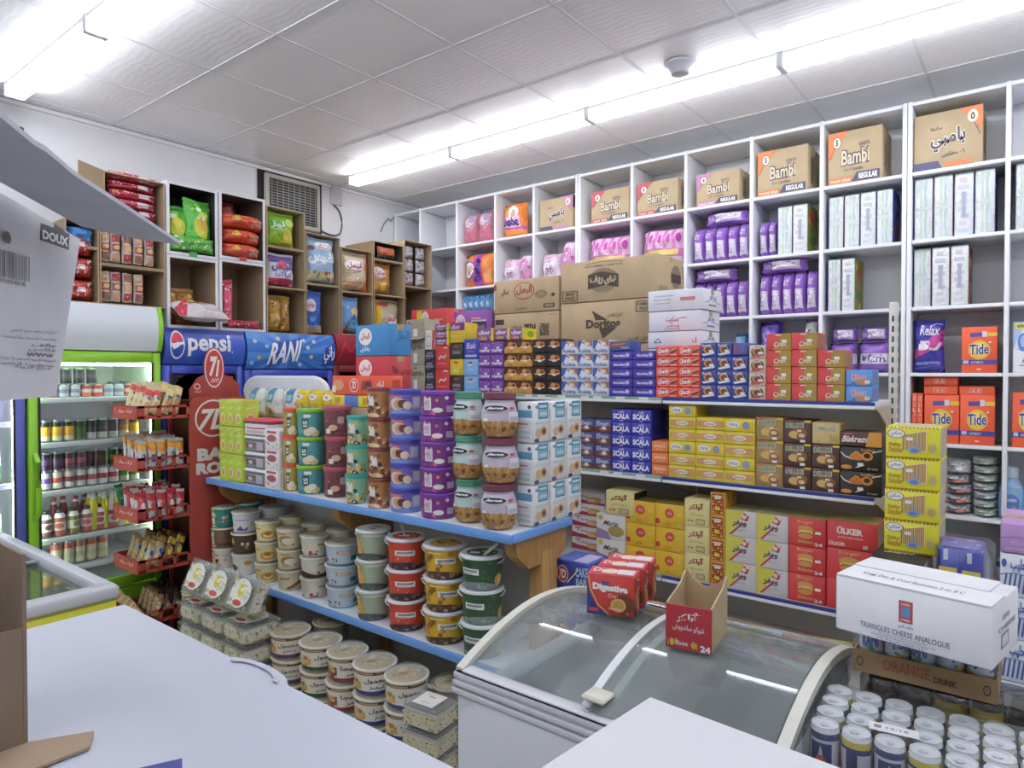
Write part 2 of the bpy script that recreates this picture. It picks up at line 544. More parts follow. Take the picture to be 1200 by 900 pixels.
for X, Y0, n, rw in ((3.56, 3.89, 6, 'along the white shelving'), (1.26, 3.98, 6, 'above the chest freezer'), (-1.04, 2.85, 4, 'added as unseen fill')):  # last row is added out of view, to light the product fronts
    for k in range(n):
        BT.put((X, Y0 - 1.14 * k, HC - .013), 'white fluorescent batten in the row %s, %s' % (rw, ow[k]), 0, 'fluorescent lights ' + rw)
m = MB(); m.lathe([(.085, 0), (.085, -.012), (.06, -.03), (.045, -.05), (.0, -.055)], M('#dfe2ea', 'plastic'), 24)
m2 = MB(); m2.lathe([(.046, -.045), (.046, -.058), (.02, -.064)], M('#c3c7d2', 'plastic'), 20)
sx, sy = onZ(797, 76, HC - .01)
mk('smoke_detector', 'smoke detector', (None, m), ('sensor_cap', m2)).put((sx, sy, HC - .0045), 'round white smoke detector on the ceiling by the bright light row')

# ------------------------------------------------------------------ things on the back wall
x0, zt = onY(301, 193, YB); x1, _ = onY(376, 210, YB); _, zb = onY(376, 272, YB); _, zt2 = onY(376, 208, YB); zt = (zt + zt2) / 2 + .01
_, zb2 = onY(301, 255, YB); 
zb = zb - .02
e = empty('air_conditioner', ((x0 + x1) / 2, YB, zb)); tag(e, 'beige window air conditioner set in a black hole in the back wall', 'air conditioner')
W = x1 - x0; H = zt - zb
m = MB(); m.box(-W / 2, -.012, 0, W / 2, -.002, H, M('#2a2728', 'matte'), .003); m.build('wall_sleeve', e)
m = MB(); m.box(-W / 2 + .045, -.04, .0, W / 2 - .03, -.012, H - .075, M('#c4c0b2', 'plastic'), .012); m.build('casing', e)
m = MB(); m.box(-W / 2 + .085, -.044, .04, W / 2 - .07, -.0405, H - .11, M('#343332', 'matte'))
for k in range(15):
    z = .05 + k * (H - .17) / 14; m.box(-W / 2 + .085, -.050, z, W / 2 - .07, -.043, z + .005, M('#807c72', 'plastic'))
for k in range(9):
    x = -W / 2 + .10 + k * (W - .19) / 8; m.box(x, -.048, .04, x + .003, -.044, H - .11, M('#8f8c82', 'plastic'))
m.build('grille', e)
m = MB(); pts = []
for k in range(20):
    t = k / 19; px = 372 + 25 * math.sin(t * 2.6) + t * 6; py = 268 + 8 * math.sin(t * 5) - (40 * t if t > .5 else 0) + (20 if t > .5 else 0)
    x, z = onY(px, py, YB - .012); pts.append((x, YB - .012, z))
m.tube(pts, .006, M('#3a3a3c', 'plastic'), 6)
tag(m.build('power_cable'), 'dark loose cable hanging beside the air conditioner', 'cable')
x, z = onY(16, 157, YB)
m = MB(); m.box(x - .045, YB - .03, z - .045, x + .045, YB - .001, z + .045, M('#3a3937', 'matte'), .006)
m2 = MB(); m2.lathe([(.016, 0), (.016, .012), (.004, .016)], M('#77736c', 'metal'), 10)
m2.v = [(x + .01 + a, YB - .03 - c, z + b) for a, b, c in m2.v]
tag(m.build('wall_box'), 'small dark electrical box high on the back wall', 'electrical box')
o = m2.build('cable_gland', bpy.data.objects['wall_box'])
x, z = onY(393, 228, YB)
m = MB(); m.box(x - .06, YB - .02, z - .09, x + .06, YB - .001, z + .09, M('#d2d5da', 'plastic'), .004); m.box(x - .05, YB - .022, z - .08, x + .05, YB - .019, z + .08, M('#c6c9cf', 'plastic'))
tag(m.build('junction_cover'), 'flat grey junction cover on the wall beside the air conditioner', 'cover plate')

# ------------------------------------------------------------------ white cubby shelving along the right wall
SX = 4.30                                # front plane
WHT = M('#eceef3', 'paint')
colpx = (1300, 1180, 1062, 962, 880, 803, 740, 677, 625, 580, 535, 492)
CY = [onX(p, 300, SX)[0] for p in colpx[1:]]
CY = [CY[0] - .46] + CY + [YB - .02]                  # CY[k] .. CY[k+1] : column k counted from the shop front
CZ = [.06, .44, .82, 1.205, 1.59, 1.955, 2.325, 2.70, 3.085]
def cubby_unit(k0, k1, label):
    e = empty('cubby_shelf', (SX, (CY[k0] + CY[k1]) / 2, 0)); tag(e, label, 'shelving', 'white cubby shelving')
    oy = (CY[k0] + CY[k1]) / 2
    L = lambda y: y - oy
    m = MB(); m.box(.335, L(CY[k0]), .0, .345, L(CY[k1]), CZ[-1] + .012, M('#e4e6ea', 'paint')); m.build('back_panel', e)
    for k in range(k0, k1 + 1):
        a = L(CY[k]) + (.013 if k == k0 else 0) - (.013 if k == k1 else 0)
        m = MB(); m.box(0, a - .011, 0, .334, a + .011, CZ[-1] + .014, WHT, .002); m.build('upright_panel', e)
    for z in CZ:
        m = MB()
        m.box(.003, L(CY[k0]) + .025, z - .010, .333, L(CY[k1]) - .025, z + .010, WHT, .002); m.build('shelf_board', e)
cubby_unit(0, 2, 'white cubby shelving at the shop front with detergent boxes')
cubby_unit(2, 7, 'white cubby shelving in the middle with diapers and tissues')
cubby_unit(7, 12, 'white cubby shelving ending at the back wall corner')
def SZ(i): return CZ[i] + .011

# ------------------------------------------------------------------ double shelving bays in front of it
GX = 3.30                                # front edge of the shelves
ZT = onX(900, 468.5, GX)[1]; ZM = onX(886, 569, GX)[1]; ZL = onX(925, 703, GX)[1]
GY = [onX(1027, 450, GX)[0], onX(777, 450, GX)[0]]
GY += [GY[1] + (GY[1] - GY[0]), GY[1] + 2 * (GY[1] - GY[0])]
GB = 3.745
def bay(k, strip, label):
    y0, y1 = GY[k], GY[k + 1]; cy = (y0 + y1) / 2; hw = (y1 - y0) / 2
    e = empty('gondola_shelf', (GB, cy, 0)); tag(e, label, 'shelving', 'metal shelving bays')
    ST = M('#c9c8c2', 'paint'); hi = 1.945 if k == 0 else ZT - .032
    m = MB(); m.box(0, -hw + .02, .02, .012, hw - .02, ZT - .032, M('#bdb9ae', 'paint')); m.build('back_panel', e)
    for s in ((-1, 1) if k == 2 else (-1,)):
        m = MB(); y = s * hw
        m.box(-.03, y - .018, 0, .03, y + .018, hi, ST, .003)
        for q in range(int((hi - .1) / .05)):
            m.box(-.0312, y - .005, .1 + q * .05, -.0298, y + .005, .128 + q * .05, M('#55534e', 'matte'))
            if k == 0: m.box(-.008, y - .0192, .1 + q * .05, .004, y - .0178, .128 + q * .05, M('#55534e', 'matte'))
        m.build('perforated_post', e)
    m = MB(); m.box(-.46, -hw + .006, .0, -.033, hw - .006, .13, ST, .004); m.build('base_deck', e)
    for z in (ZT, ZM, ZL):
        m = MB(); m.box(GX - GB, -hw + .003, z - .028, .40 if z == ZT and k else -.033, hw - .003, z - .001, M('#d8d9da', 'paint'), .002)
        sh = m.build('shelf', e)
        m = MB(); m.box(GX - GB - .012, -hw + .004, z - .016, GX - GB - .001, hw - .004, z - .001, M(strip, 'plastic'))
        m.box(GX - GB - .014, -hw + .004, z - .033, GX - GB - .001, hw - .004, z - .0165, M('#e9edf0', 'plastic'), .002)
        if k:
            rr = random.Random(int(z * 100) + k)
            for q in range(7):
                y = -hw + .06 + q * .13 + rr.uniform(0, .05)
                m.box(GX - GB - .0135, y, z - .0155, GX - GB - .012, y + .055, z - .002, '#eef1ee')
        m.build('price_rail', sh)
        for s in (-1, 1):
            m = MB(); y = s * (hw - .0065)
            m.prism([(-.033, z - .001), (GX - GB + .02, z - .03), (GX - GB + .10, z - .05), (-.033, z - .16)], 'y', y - .003, y + .003, M('#c4b49a', 'paint') if k == 0 else ST)
            m.build('shelf_bracket', e)
bay(0, '#27318a', 'metal shelving bay with blue price rails at the near end')
bay(1, '#8fb7a8', 'metal shelving bay with green price rails in the middle of the run')
bay(2, '#8fb7a8', 'metal shelving bay with green price rails at the far end')

# ------------------------------------------------------------------ wooden display table with blue edges
TX = 1.95
ty0 = onX(599, 633, TX)[0] + .0; TZ = onX(599, 628, TX)[1]; ty1 = 3.785
LZ = onX(545, 771, TX)[1]; TD = .42
e = empty('display_table', (TX, (ty0 + ty1) / 2, 0)); tag(e, 'wooden display table with white shelves and bright blue edges', 'table')
hl = (ty1 - ty0) / 2
BLU = M('#5b92dc', 'paint')
for nm, z, d in (('table_top', TZ, TD), ('lower_shelf', LZ, TD)):
    m = MB(); m.box(.012, -hl + .012, z - .024, d, hl, z - .001, M('#e2e8ee', 'paint')); t = m.build(nm, e)
    m = MB(); m.box(0, -hl, z - .034, .0115, hl, z, BLU, .002); m.build('edge_strip', t)
    m = MB(); m.box(.012, -hl, z - .034, d, -hl + .0115, z, BLU, .002); m.build('edge_strip', t)
WD = M('#a8793f', 'wood')
for y in (-hl + .05, 0, hl - .06):
    m = MB(); m.box(.225 if y < -.1 else .36, y - .03, 0, .335 if y < -.1 else .40, y + .035, TZ - .11, WD, .003); m.build('leg', e)
    m = MB(); m.prism([(.05, TZ - .037), (.40, TZ - .037), (.40, TZ - .12), (.36, TZ - .16), (.14, TZ - .16), (.07, TZ - .10)], 'y', y - .028, y + .028, WD); m.build('shelf_bracket', e)
m = MB(); m.box(.405, -hl + .1, .05, .417, hl - .02, TZ - .04, M('#c9c8c2', 'paint')); m.build('back_panel', e)
m = MB(); m.box(-.40, -hl + .05, 0, .40, hl - .36, .035, M('#b4b2aa', 'paint'), .004)
m.build('base_board', e)

# ------------------------------------------------------------------ counters
C1X = .805
def counter(name, x0, y0, x1, y1, z, label, notch=None):
    e = empty(name, ((x0 + x1) / 2, (y0 + y1) / 2, 0)); tag(e, label, 'counter')
    cx, cy = (x0 + x1) / 2, (y0 + y1) / 2
    pts = [(x0 - cx, y0 - cy), (x1 - cx, y0 - cy)] + [(a - cx, b - cy) for a, b in (notch or [])] + [(x1 - cx, y1 - cy), (x0 - cx, y1 - cy)]
    m = MB(); m.prism(pts, 'z', z - .03, z, M('#c6cbdb', 'plastic')); m.build('counter_top', e)
    m = MB(); m.box(x0 - cx + .03, y0 - cy + .03, 0, x1 - cx - .05, y1 - cy - .03, z - .03, M('#d8dbe2', 'paint'), .003); m.build('counter_body', e)
    return e
CZ1 = .95
xa, ya = onZ(147, 708, CZ1); xb, yb = onZ(530, 900, CZ1)
C1X = (xa + xb) / 2
ynA = onZ(270, 770, CZ1)[1]; ynB = onZ(338, 803, CZ1)[1]
n0 = [(C1X, ynB - .01)]
for k in range(9):
    t = k / 8; n0.append((C1X + .028 * math.sin(math.pi * min(1, t * 1.0)) ** .6, ynB + (ynA - ynB) * t))
counter('service_counter', -.35, .72, C1X, ya, CZ1, 'white laminate service counter with a cable notch at its far edge', n0)
m = MB()
for k in range(16):
    a0, a1 = math.pi * k / 16, math.pi * (k + 1) / 16; c = (ynA + ynB) / 2; rr_ = (ynA - ynB) / 2 * .8
    P = lambda a, r: (C1X - .012 + .025 * math.sin(a) * r, c + rr_ * math.cos(a) * r)
    vs = [(*P(a0, 1), CZ1 + .0002), (*P(a1, 1), CZ1 + .0002), (*P(a1, 1), CZ1 + .004), (*P(a0, 1), CZ1 + .004), (*P(a0, .8), CZ1 + .004), (*P(a1, .8), CZ1 + .004)]
    m.add(vs, [(0, 1, 2, 3), (3, 2, 5, 4)], M('#c3c9d8', 'plastic'))
o = m.build('edge_guard', bpy.data.objects['service_counter']); o.location = -Vector(bpy.data.objects['service_counter'].location)
xa, ya = onZ(762, 817, CZ1); xb, yb = onZ(985, 900, CZ1)
C2X = (xa + xb) / 2 + .005
xl, yl = onZ(625, 900, CZ1)
e = empty('checkout_counter', (.8, 0, 0)); tag(e, 'white laminate checkout counter in front of the glass topped freezer', 'counter')
m = MB(); m.prism([(xl - .8 - .2, yl + .01), (xa - .8, ya), (xb - .8, yb), (xb - .8 - .01, -.7), (xl - .8 - .2, -.7)], 'z', CZ1 - .028, CZ1, M('#dcdde3', 'plastic')); m.build('counter_top', e)
m = MB(); m.prism([(xl - .8 - .17, yl - .02), (xa - .83, ya - .03), (xb - .85, yb - .03), (xb - .85, -.67), (xl - .8 - .17, -.67)], 'z', 0, CZ1 - .0285, M('#d8dbe2', 'paint')); m.build('counter_body', e)
m = MB()
def wire(pts, r=.004):
    P = []
    for k in range(len(pts) * 6 - 5):
        i, t = divmod(k, 6); a = pts[i]; b = pts[min(i + 1, len(pts) - 1)]; t /= 6
        x, zz = onY(a[0] + (b[0] - a[0]) * t, a[1] + (b[1] - a[1]) * t, YB - .014); P.append((x, YB - .014, zz))
    return MB().tube(P, r, M('#6c6c70', 'plastic'), 6)
tag(wire([(446, 272), (450, 262), (455, 256), (458, 259), (462, 254)]).build('wall_wire'), 'thin grey wire on the cracked wall beside the white shelving', 'wire')
# ------------------------------------------------------------------ upright drink coolers along the back wall
FY = 4.14
COOL = {}
def bowl_map(x0, x1, z0, z1, yf, bow):
    def mp(u, v, o):
        return (x0 + u * (x1 - x0), yf - bow * math.sin(math.pi * v) - o * 1.4, z0 + v * (z1 - z0))
    return mp
def cooler(name, x0, x1, ztop, zh, zd, body, frame, head, label, header_art, shelves, glass_tint='#f4f8fa', inner='#f4f6f8', lit=4.0, handle=True, bow=.02, yf=FY, trim=None):
    """zh: bottom of the header, zd: top of the glass opening"""
    cx = (x0 + x1) / 2; W = (x1 - x0) - .006; hw = W / 2; D = YB - .02 - yf
    e = empty(name, (cx, yf, 0)); tag(e, label, 'drinks cooler')
    B = M(body, 'plastic'); I = M(inner, 'plastic')
    m = MB(); t = .028; zb = .36
    m.box(-hw, .03, 0, -hw + t, D, ztop, B, .004); m.box(hw - t, .03, 0, hw, D, ztop, B, .004)
    m.box(-hw + t, D - .03, 0, hw - t, D, ztop, B); m.box(-hw + t, .03, ztop - .03, hw - t, D - .03, ztop, B)
    m.box(-hw + t, .03, 0, hw - t, D - .03, zb, B)
    m.box(-hw + t, .03, zd + .03, hw - t, D - .03, ztop - .03, B)
    m.build('cabinet', e)
    m = MB(); g = .001
    m.box(-hw + t + g, D - .045, zb + g, hw - t - g, D - .031, zd + .028, I); m.box(-hw + t + g, .05, zb + g, -hw + t + .012, D - .046, zd + .028, I); m.box(hw - t - .012, .05, zb + g, hw - t - g, D - .046, zd + .028, I)
    m.box(-hw + t + .013, .05, zb + g, hw - t - .013, D - .046, zb + .012, I)
    m.build('liner', e)
    m = MB(); fr = .05
    m.box(-hw, 0, zb + .01, -hw + fr, .028, zh - .006, M(frame, 'plastic'), .006); m.box(hw - fr, 0, zb + .01, hw, .028, zh - .006, M(frame, 'plastic'), .006)
    m.box(-hw + fr, 0, zb + .01, hw - fr, .028, zb + .07, M(frame, 'plastic'), .004); m.box(-hw + fr, 0, zd, hw - fr, .028, zh - .006, M(frame, 'plastic'), .004)
    door = m.build('door', e)
    m = MB(); m.box(-hw + fr - .004, .012, zb + .06, hw - fr + .004, .016, zd + .004, M(glass_tint, 'glass')); m.build('door_glass', door)
    m = MB(); k = .012
    for a in (-1, 1): m.box(a * (hw - fr) - .006, -.003, zb + .07, a * (hw - fr) + .006, .001, zd, M('#23262b', 'plastic'))
    m.build('door_seal', door)
    if handle:
        m = MB(); zc = 1.0
        m.tube([(-hw + .03, -.001, zc - .17), (-hw + .034, -.035, zc - .13), (-hw + .034, -.04, zc), (-hw + .034, -.035, zc + .13), (-hw + .03, -.001, zc + .17)], .013, M(frame, 'plastic'), 10)
        m.build('handle', door)
    # header
    m = MB(); n = 10; hz0, hz1 = zh, ztop
    pts = [(-.004 - bow * math.sin(math.pi * q / n), hz0 + (hz1 - hz0) * q / n) for q in range(n + 1)] + [(.029, hz1), (.029, hz0)]
    m.prism(pts, 'x', -hw + .004, hw - .004, M(head, 'gloss'), True)
    if trim: m.prism([(a - .004, b) for a, b in pts], 'x', hw - .025, hw, M(trim, 'gloss'), True)
    m.art(bowl_map(-hw + .004, hw - .004, hz0, hz1, yf * 0 - .004, bow), W / (hz1 - hz0), header_art, 3, .0006, .0015)
    m.build('header_sign', e)
    # kick panel louvres
    m = MB(); m.box(-hw + .02, .008, .06, hw - .02, .0295, zb - .01, B, .004)
    for q in range(5): m.box(-hw + .06, .004, .09 + q * .035, hw - .06, .009, .10 + q * .035, M('#2c302c', 'matte'))
    m.build('kick_panel', e)
    for z in shelves:
        m = MB(); m.box(-hw + .045, .035, z - .02, hw - .045, .052, z + .006, M('#f2f4f6', 'plastic'), .002)
        m.box(-hw + .045, .053, z - .008, hw - .045, D - .05, z - .001, M('#e9ecef', 'plastic'))
        m.build('shelf', e)
    if lit:
        for a in (-1, 1):
            m = MB(); m.box(a * (hw - .040) - .008, .032, zb + .07, a * (hw - .040) + .008, .045, zd - .01, M('#f4f9ff', 'emit', lit)); m.build('light_strip', e)
        m = MB(); m.box(-hw + .05, .036, zd - .02, hw - .05, .06, zd - .006, M('#f4f9ff', 'emit', lit)); m.build('light_strip', e)  # top strip added to brighten the cabinet interior
    COOL[name] = (cx, hw)
    return e
z = lambda px, py: onY(px, py, FY)[1]
xg0, xg1 = onY(32, 500, FY)[0], onY(190, 500, FY)[0]
xp1, xr1 = onY(285.5, 440, FY)[0], onY(390.5, 440, FY)[0]
gsh = [z(100, y) for y in (467, 518, 573, 628, 664)]
cooler('green_cooler', xg0, xg1, z(188, 361), z(185, 412), z(180, 425), '#6fae17', '#86cc1c', '#dfe7ef', 'bright green drinks cooler with a plain white header and canned drinks', [], gsh, lit=20, trim='#86cc1c', bow=.03)
BLUE = '#2338a8'
globe = [('e', .135, .53, .088, .40, '#f3f5fa'), ('e', .135, .53, .076, .345, '#1d3fae'),
         ('p', [(.062, .60), (.075, .74), (.10, .84), (.135, .875), (.17, .83), (.195, .74), (.205, .66), (.17, .62), (.135, .63), (.10, .58)], '#d8273a'),
         ('p', [(.06, .585), (.10, .565), (.135, .61), (.17, .60), (.208, .635), (.209, .55), (.17, .53), (.135, .45), (.09, .40), (.062, .50)], '#f4f5f8')]
cooler('blue_cooler', xg1 + .002, xp1, z(240, 386), z(240, 427), z(240, 438), '#1f3196', '#2a3fb5', '#2646b4', 'blue drinks cooler whose header reads pepsi beside a round red and white emblem',
       [('r', 0, .88, 1, 1, '#1d2d8c'), ('e', .75, .2, .5, .6, '#2a50c4'), ('p', [(.25, 0), (1, .0), (1, .55)], '#2a56c8')] + globe + [('t', 'pepsi', .26, .22, .80, .86, '#f4f6fb', {'b': .03}), ('r', .815, .33, .825, .38, '#f4f6fb')],
       [1.25, .98, .70], '#9fb0c8', '#55606c', 0, False, .03)
rays = []
for k in range(14):
    a = k * .449; rays.append(('p', [(.45, .45), (.45 + .6 * math.cos(a), .45 + 1.6 * math.sin(a)), (.45 + .6 * math.cos(a + .2), .45 + 1.6 * math.sin(a + .2))], '#3f88dd'))
rays = [('p', [(max(0, min(1, u)), max(0, min(1, v))) for u, v in r[1]], r[2]) for r in rays]
drops = [('e', u, v, .022, .055, c) for u, v, c in ((.08, .75, '#c9cfc0'), (.12, .3, '#d9b878'), (.2, .62, '#9fc2ea'), (.33, .85, '#d8c490'), (.62, .82, '#b9cfe8'), (.70, .35, '#d9b878'), (.66, .62, '#cfd8d8'), (.74, .80, '#d8c490'), (.05, .15, '#9fc2ea'), (.58, .12, '#b9cfe8'))]
cooler('juice_cooler', xp1 + .002, xr1, z(330, 391), z(330, 432), z(330, 443), '#1f3196', '#2a3fb5', '#2468c8', 'blue drinks cooler whose header reads RANI over pale rays and juice drops',
       rays + drops + [('p', [(.20, .10), (.27, .72), (.60, .90), (.58, .50), (.42, .34), (.36, .2), (.24, .04)], '#1c3f9c'), ('t', 'RANI', .235, .16, .57, .78, '#f3f6fb', {'b': .03, 'skew': .18, 'ang': .12}),
                       ('p', [(.84, .08), (.87, .62), (.99, .80), (.99, .1)], '#1c3f9c'), ('t', 'راني', .855, .16, .985, .70, '#f3f6fb', {'b': .03})],
       [1.25, .98, .70], '#9fb0c8', '#55606c', 0, False, .03)
cooler('cola_cooler', xr1 + .002, xr1 + .66, z(403, 392), z(403, 427), z(403, 436), '#8c1a22', '#7c1a20', '#8f1c27', 'dark red drinks cooler at the far end beside the juice cooler',
       [('l', [(.04, .2), (.12, .75), (.2, .4), (.3, .8), (.42, .3)], .06, '#b0313a')], [1.25, .98], '#9fb0c8', '#3a2a2a', 0, False, .03)
cooler('white_cooler', xg0 - .69, xg0 - .004, 1.95, 1.70, 1.62, '#27379a', '#4652b0', '#3a49a8', 'drinks cooler with a brightly lit white door at the photo edge', [], [1.34, 1.02, .70], lit=34, handle=False)

# cans and bottles in the green cooler
def can(r, h, top, cols, text=None, tcol='#f2f2f2', name='drink_can'):
    m = MB(); n = len(cols); prof = [(r * .82, 0), (r, h * .05)]
    prof[1] = (r, h * .05, M(cols[0], 'gloss'))
    zz = h * .05
    for q, c in enumerate(cols):
        zn = h * .05 + (h * .85) * (q + 1) / n
        prof.append((r, zn, M(cols[q + 1], 'gloss') if q + 1 < n else M('#c4c8cc', 'metal')))
    prof += [(r * .80, h * .965, M('#c4c8cc', 'metal')), (r * .82, h), ]
    m.lathe(prof, M('#b9bdc2', 'metal'), 18)
    if text: m.cyl_art(lambda v: r, h, [('t', text, .38, .3, .62, .62, tcol, {'rot': 0, 'b': .03})])
    return mk(name, 'drink can', (None, m))
def bottle(prof, name, cat, cap, capr, caph, label=None):
    m = MB(); m.lathe(prof, M('#ffffff', 'plastic'), 18)
    z = prof[-1][1]; c = MB(); c.lathe([(capr, z + .0005), (capr, z + caph), (capr * .9, z + caph + .002)], M(cap, 'plastic'), 14)
    if label: m.cyl_art(lambda v: prof[2][0], prof[-1][1], label)
    return mk(name, cat, (None, m), ('cap', c))
cx, hw = COOL['green_cooler']
def canrow(protos, zs, px0, px1, n, row, descs, group, yoff=.10, lift=0, stag=0):
    xa, xb = onY(px0, 500, FY + yoff)[0], onY(px1, 500, FY + yoff)[0]
    xa = max(xa, xg0 + .085)
    wd = max(max(v.co.x for v in p.root.data.vertices) for p in protos) * 2 + .005
    for k in range(n):
        x = xa + max(wd, (xb - xa) / max(1, n - 1)) * k
        if x > xg1 - .085: break
        i = k % len(protos)
        protos[i].put((x, FY + yoff + stag * (k % 2), zs + .007 + lift), '%s, %s %s' % (descs[i], ('first', 'second', 'third', 'fourth', 'fifth', 'sixth', 'seventh', 'eighth', 'ninth', 'tenth', 'eleventh', 'twelfth', 'thirteenth')[k], row), random.Random(k).uniform(-.5, .5), group)
cr, chh = .0265, .118
C_red = can(cr, .072, None, ['#d8402c', '#e8e2dc', '#c7412f']); C_sil = can(cr, .072, None, ['#c9ccd6', '#8a8fae', '#c9ccd6']); C_or = can(cr, .072, None, ['#d9653a', '#e9d9cc', '#b9452f'])
canrow([C_red, C_sil, C_sil, C_or], gsh[0], 60, 170, 10, 'from left, top shelf', ['red short can', 'silver short can', 'silver grey short can', 'orange short can'], 'short cans on the cooler top shelf')
C_dk = can(cr, .09, None, ['#2d2c30', '#4b4a50', '#26262a'])
canrow([C_dk], gsh[0], 62, 108, 4, 'from left, stacked on the top shelf', ['black can'], 'black cans on the cooler top shelf', .10, .0735)
C_pp = can(cr, .085, None, ['#27348f', '#c7cbe0', '#27348f'])
canrow([C_pp], gsh[0], 132, 172, 4, 'from left, at back of top shelf', ['navy and white can'], 'navy cans on the cooler top shelf', .20)
C_yel = can(cr, chh, None, ['#e8e0b0', '#f0a818', '#f2b422', '#3a3420']); C_grn = can(cr, chh, None, ['#5a6a3a', '#4d6a2c', '#2e3d20']); C_brn = can(cr, chh, None, ['#d9d2c8', '#4a3a34', '#3a2c2a']); C_amb = can(cr, chh, None, ['#e6d9b8', '#d98a2a', '#8a5a20'])
canrow([C_yel, C_yel, C_yel, C_grn, C_brn, C_brn, C_brn, C_amb, C_yel, C_red2 := can(cr, chh, None, ['#e8dccb', '#c4472e', '#d8863a'])], gsh[1], 52, 172, 12, 'from left, second shelf', ['yellow can', 'yellow can', 'yellow can', 'olive can', 'dark brown can', 'dark brown can', 'dark brown can', 'amber can', 'yellow can', 'red and cream can'], 'cans on the cooler second shelf')
C_pur = can(cr, .10, None, ['#d9d4e6', '#6a4aa8', '#cfc8dc']); C_orr = can(cr, .10, None, ['#e2dcd8', '#c8472c', '#dcd4d0']); C_mar = can(cr, .10, None, ['#dfd8d6', '#8c2a3c', '#ddd4d2']); C_wr = can(cr, .10, None, ['#e9e6e4', '#c43a44', '#efecea']); C_lim = can(cr, .10, None, ['#dfe6d2', '#5ca82a', '#d8e2c8'])
seq = [C_pur, C_orr, C_mar, C_mar, C_wr, C_wr, C_wr, C_lim, C_lim, C_orr]; ds = ['purple and white can', 'orange red can', 'maroon can', 'maroon and white can', 'white can with red print', 'white can with red print', 'white can with red print', 'lime green can', 'lime green can', 'orange red can']
canrow(seq, gsh[2], 52, 172, 12, 'from left, third shelf lower layer', ds, 'lower cans on the cooler third shelf')
C_dp = can(cr, .10, None, ['#3a2648', '#5d3a6a', '#2c2030']); C_pk = can(cr, .10, None, ['#6a2a3a', '#a8485a', '#5a2430']); C_bk = can(cr, .10, None, ['#1f2422', '#2d3430', '#1c201e']); C_gr = can(cr, .10, None, ['#24401c', '#4d8a2c', '#24381c'])
canrow([C_dp, C_dp, C_pk, C_pk, C_bk, C_bk, C_gr, C_gr], gsh[2], 52, 140, 9, 'from left, third shelf upper layer', ['dark purple can', 'dark purple can', 'dark pink can', 'dark pink can', 'black can', 'black can', 'deep green can', 'deep green can'], 'upper cans on the cooler third shelf', .10, .1015)
def glassb(col, cap):
    return bottle([(.026, 0, M(col, 'plastic')), (.03, .012, M(col, 'plastic')), (.03, .095, M(col, 'plastic')), (.03, .10), (.024, .115), (.017, .125)], 'juice_bottle', 'bottle', cap, .019, .018, [('r', .2, .25, .8, .62, '#e6d9d0'), ('e', .5, .45, .12, .12, col)])
seq = [glassb('#6a4a44', '#33302e'), glassb('#c2564a', '#2c2c2c'), glassb('#8a8a34', '#2c2c2c'), glassb('#cf5a64', '#2c2c2c'), glassb('#b8484e', '#2c2c2c'), glassb('#c4525a', '#2c2c2c')]
canrow(seq, gsh[3], 52, 102, 6, 'from left, fourth shelf', ['brown juice bottle', 'red juice bottle', 'olive juice bottle', 'pink juice bottle', 'dark red juice bottle', 'rose juice bottle'], 'juice bottles on the cooler fourth shelf')
yb_ = bottle([(.022, 0), (.025, .012), (.025, .13), (.025, .135), (.014, .175), (.011, .19)], 'juice_bottle', 'bottle', '#e9e9e2', .013, .016, None)
yb2 = bottle([(.022, 0, M('#dccf1c', 'plastic')), (.025, .012, M('#e6da20', 'plastic')), (.025, .13, M('#e6da20', 'plastic')), (.025, .135, M('#e6da20', 'plastic')), (.014, .175), (.011, .19)], 'juice_bottle', 'bottle', '#d9d9cc', .013, .016, None)
rb_ = bottle([(.022, 0, M('#7a2630', 'plastic')), (.025, .012, M('#8c2c36', 'plastic')), (.025, .11, M('#8c2c36', 'plastic')), (.025, .12, M('#8c2c36', 'plastic')), (.014, .16), (.011, .175)], 'juice_bottle', 'bottle', '#b8323a', .013, .016, None)
canrow([yb2], gsh[3], 108, 126, 4, 'of the front row, fourth shelf', ['bright yellow bottle'], 'yellow bottles in front', .10)
canrow([yb2], gsh[3], 104, 124, 4, 'of the back row, fourth shelf', ['bright yellow bottle'], 'yellow bottles behind', .17)
canrow([rb_], gsh[3], 62, 96, 5, 'of the back row, fourth shelf', ['dark red bottle'], 'dark red bottles behind the juice', .19, 0, .03)
canrow([yb_], gsh[3], 130, 170, 6, 'beside the yellow bottles, fourth shelf', ['white bottle'], 'white bottles on the cooler fourth shelf', .10)
C_tall = can(.027, .13, None, ['#d8cfae', '#c9c49a', '#e0d2b0', '#c4553a'])
canrow([C_tall], gsh[4], 64, 114, 5, 'from left, bottom shelf', ['tall cream can with red rim'], 'tall cream cans on the bottom shelf', .12)
# white cooler bottles
cxw, hww = COOL['white_cooler']
def pet(c, cap): return bottle([(.03, 0, M(c, 'plastic')), (.034, .02, M(c, 'plastic')), (.034, .15, M(c, 'plastic')), (.034, .16, M(c, 'plastic')), (.016, .21), (.012, .225)], 'soda_bottle', 'bottle', cap, .015, .018, [('r', 0, .4, 1, .7, '#e8efe0')])
for zs, c, d in ((1.34, '#f2a410', 'orange'), (1.02, '#58b02c', 'green'), (.70, '#6cb83a', 'light green')):
    p = pet(c, '#e8e8e8')
    for k in range(3):
        p.put((cxw + .05 + .085 * k, FY + .10, zs + .007), '%s soda bottle in the white cooler, %s from left' % (d, ('first', 'second', 'third')[k]), 0, '%s soda bottles' % d)

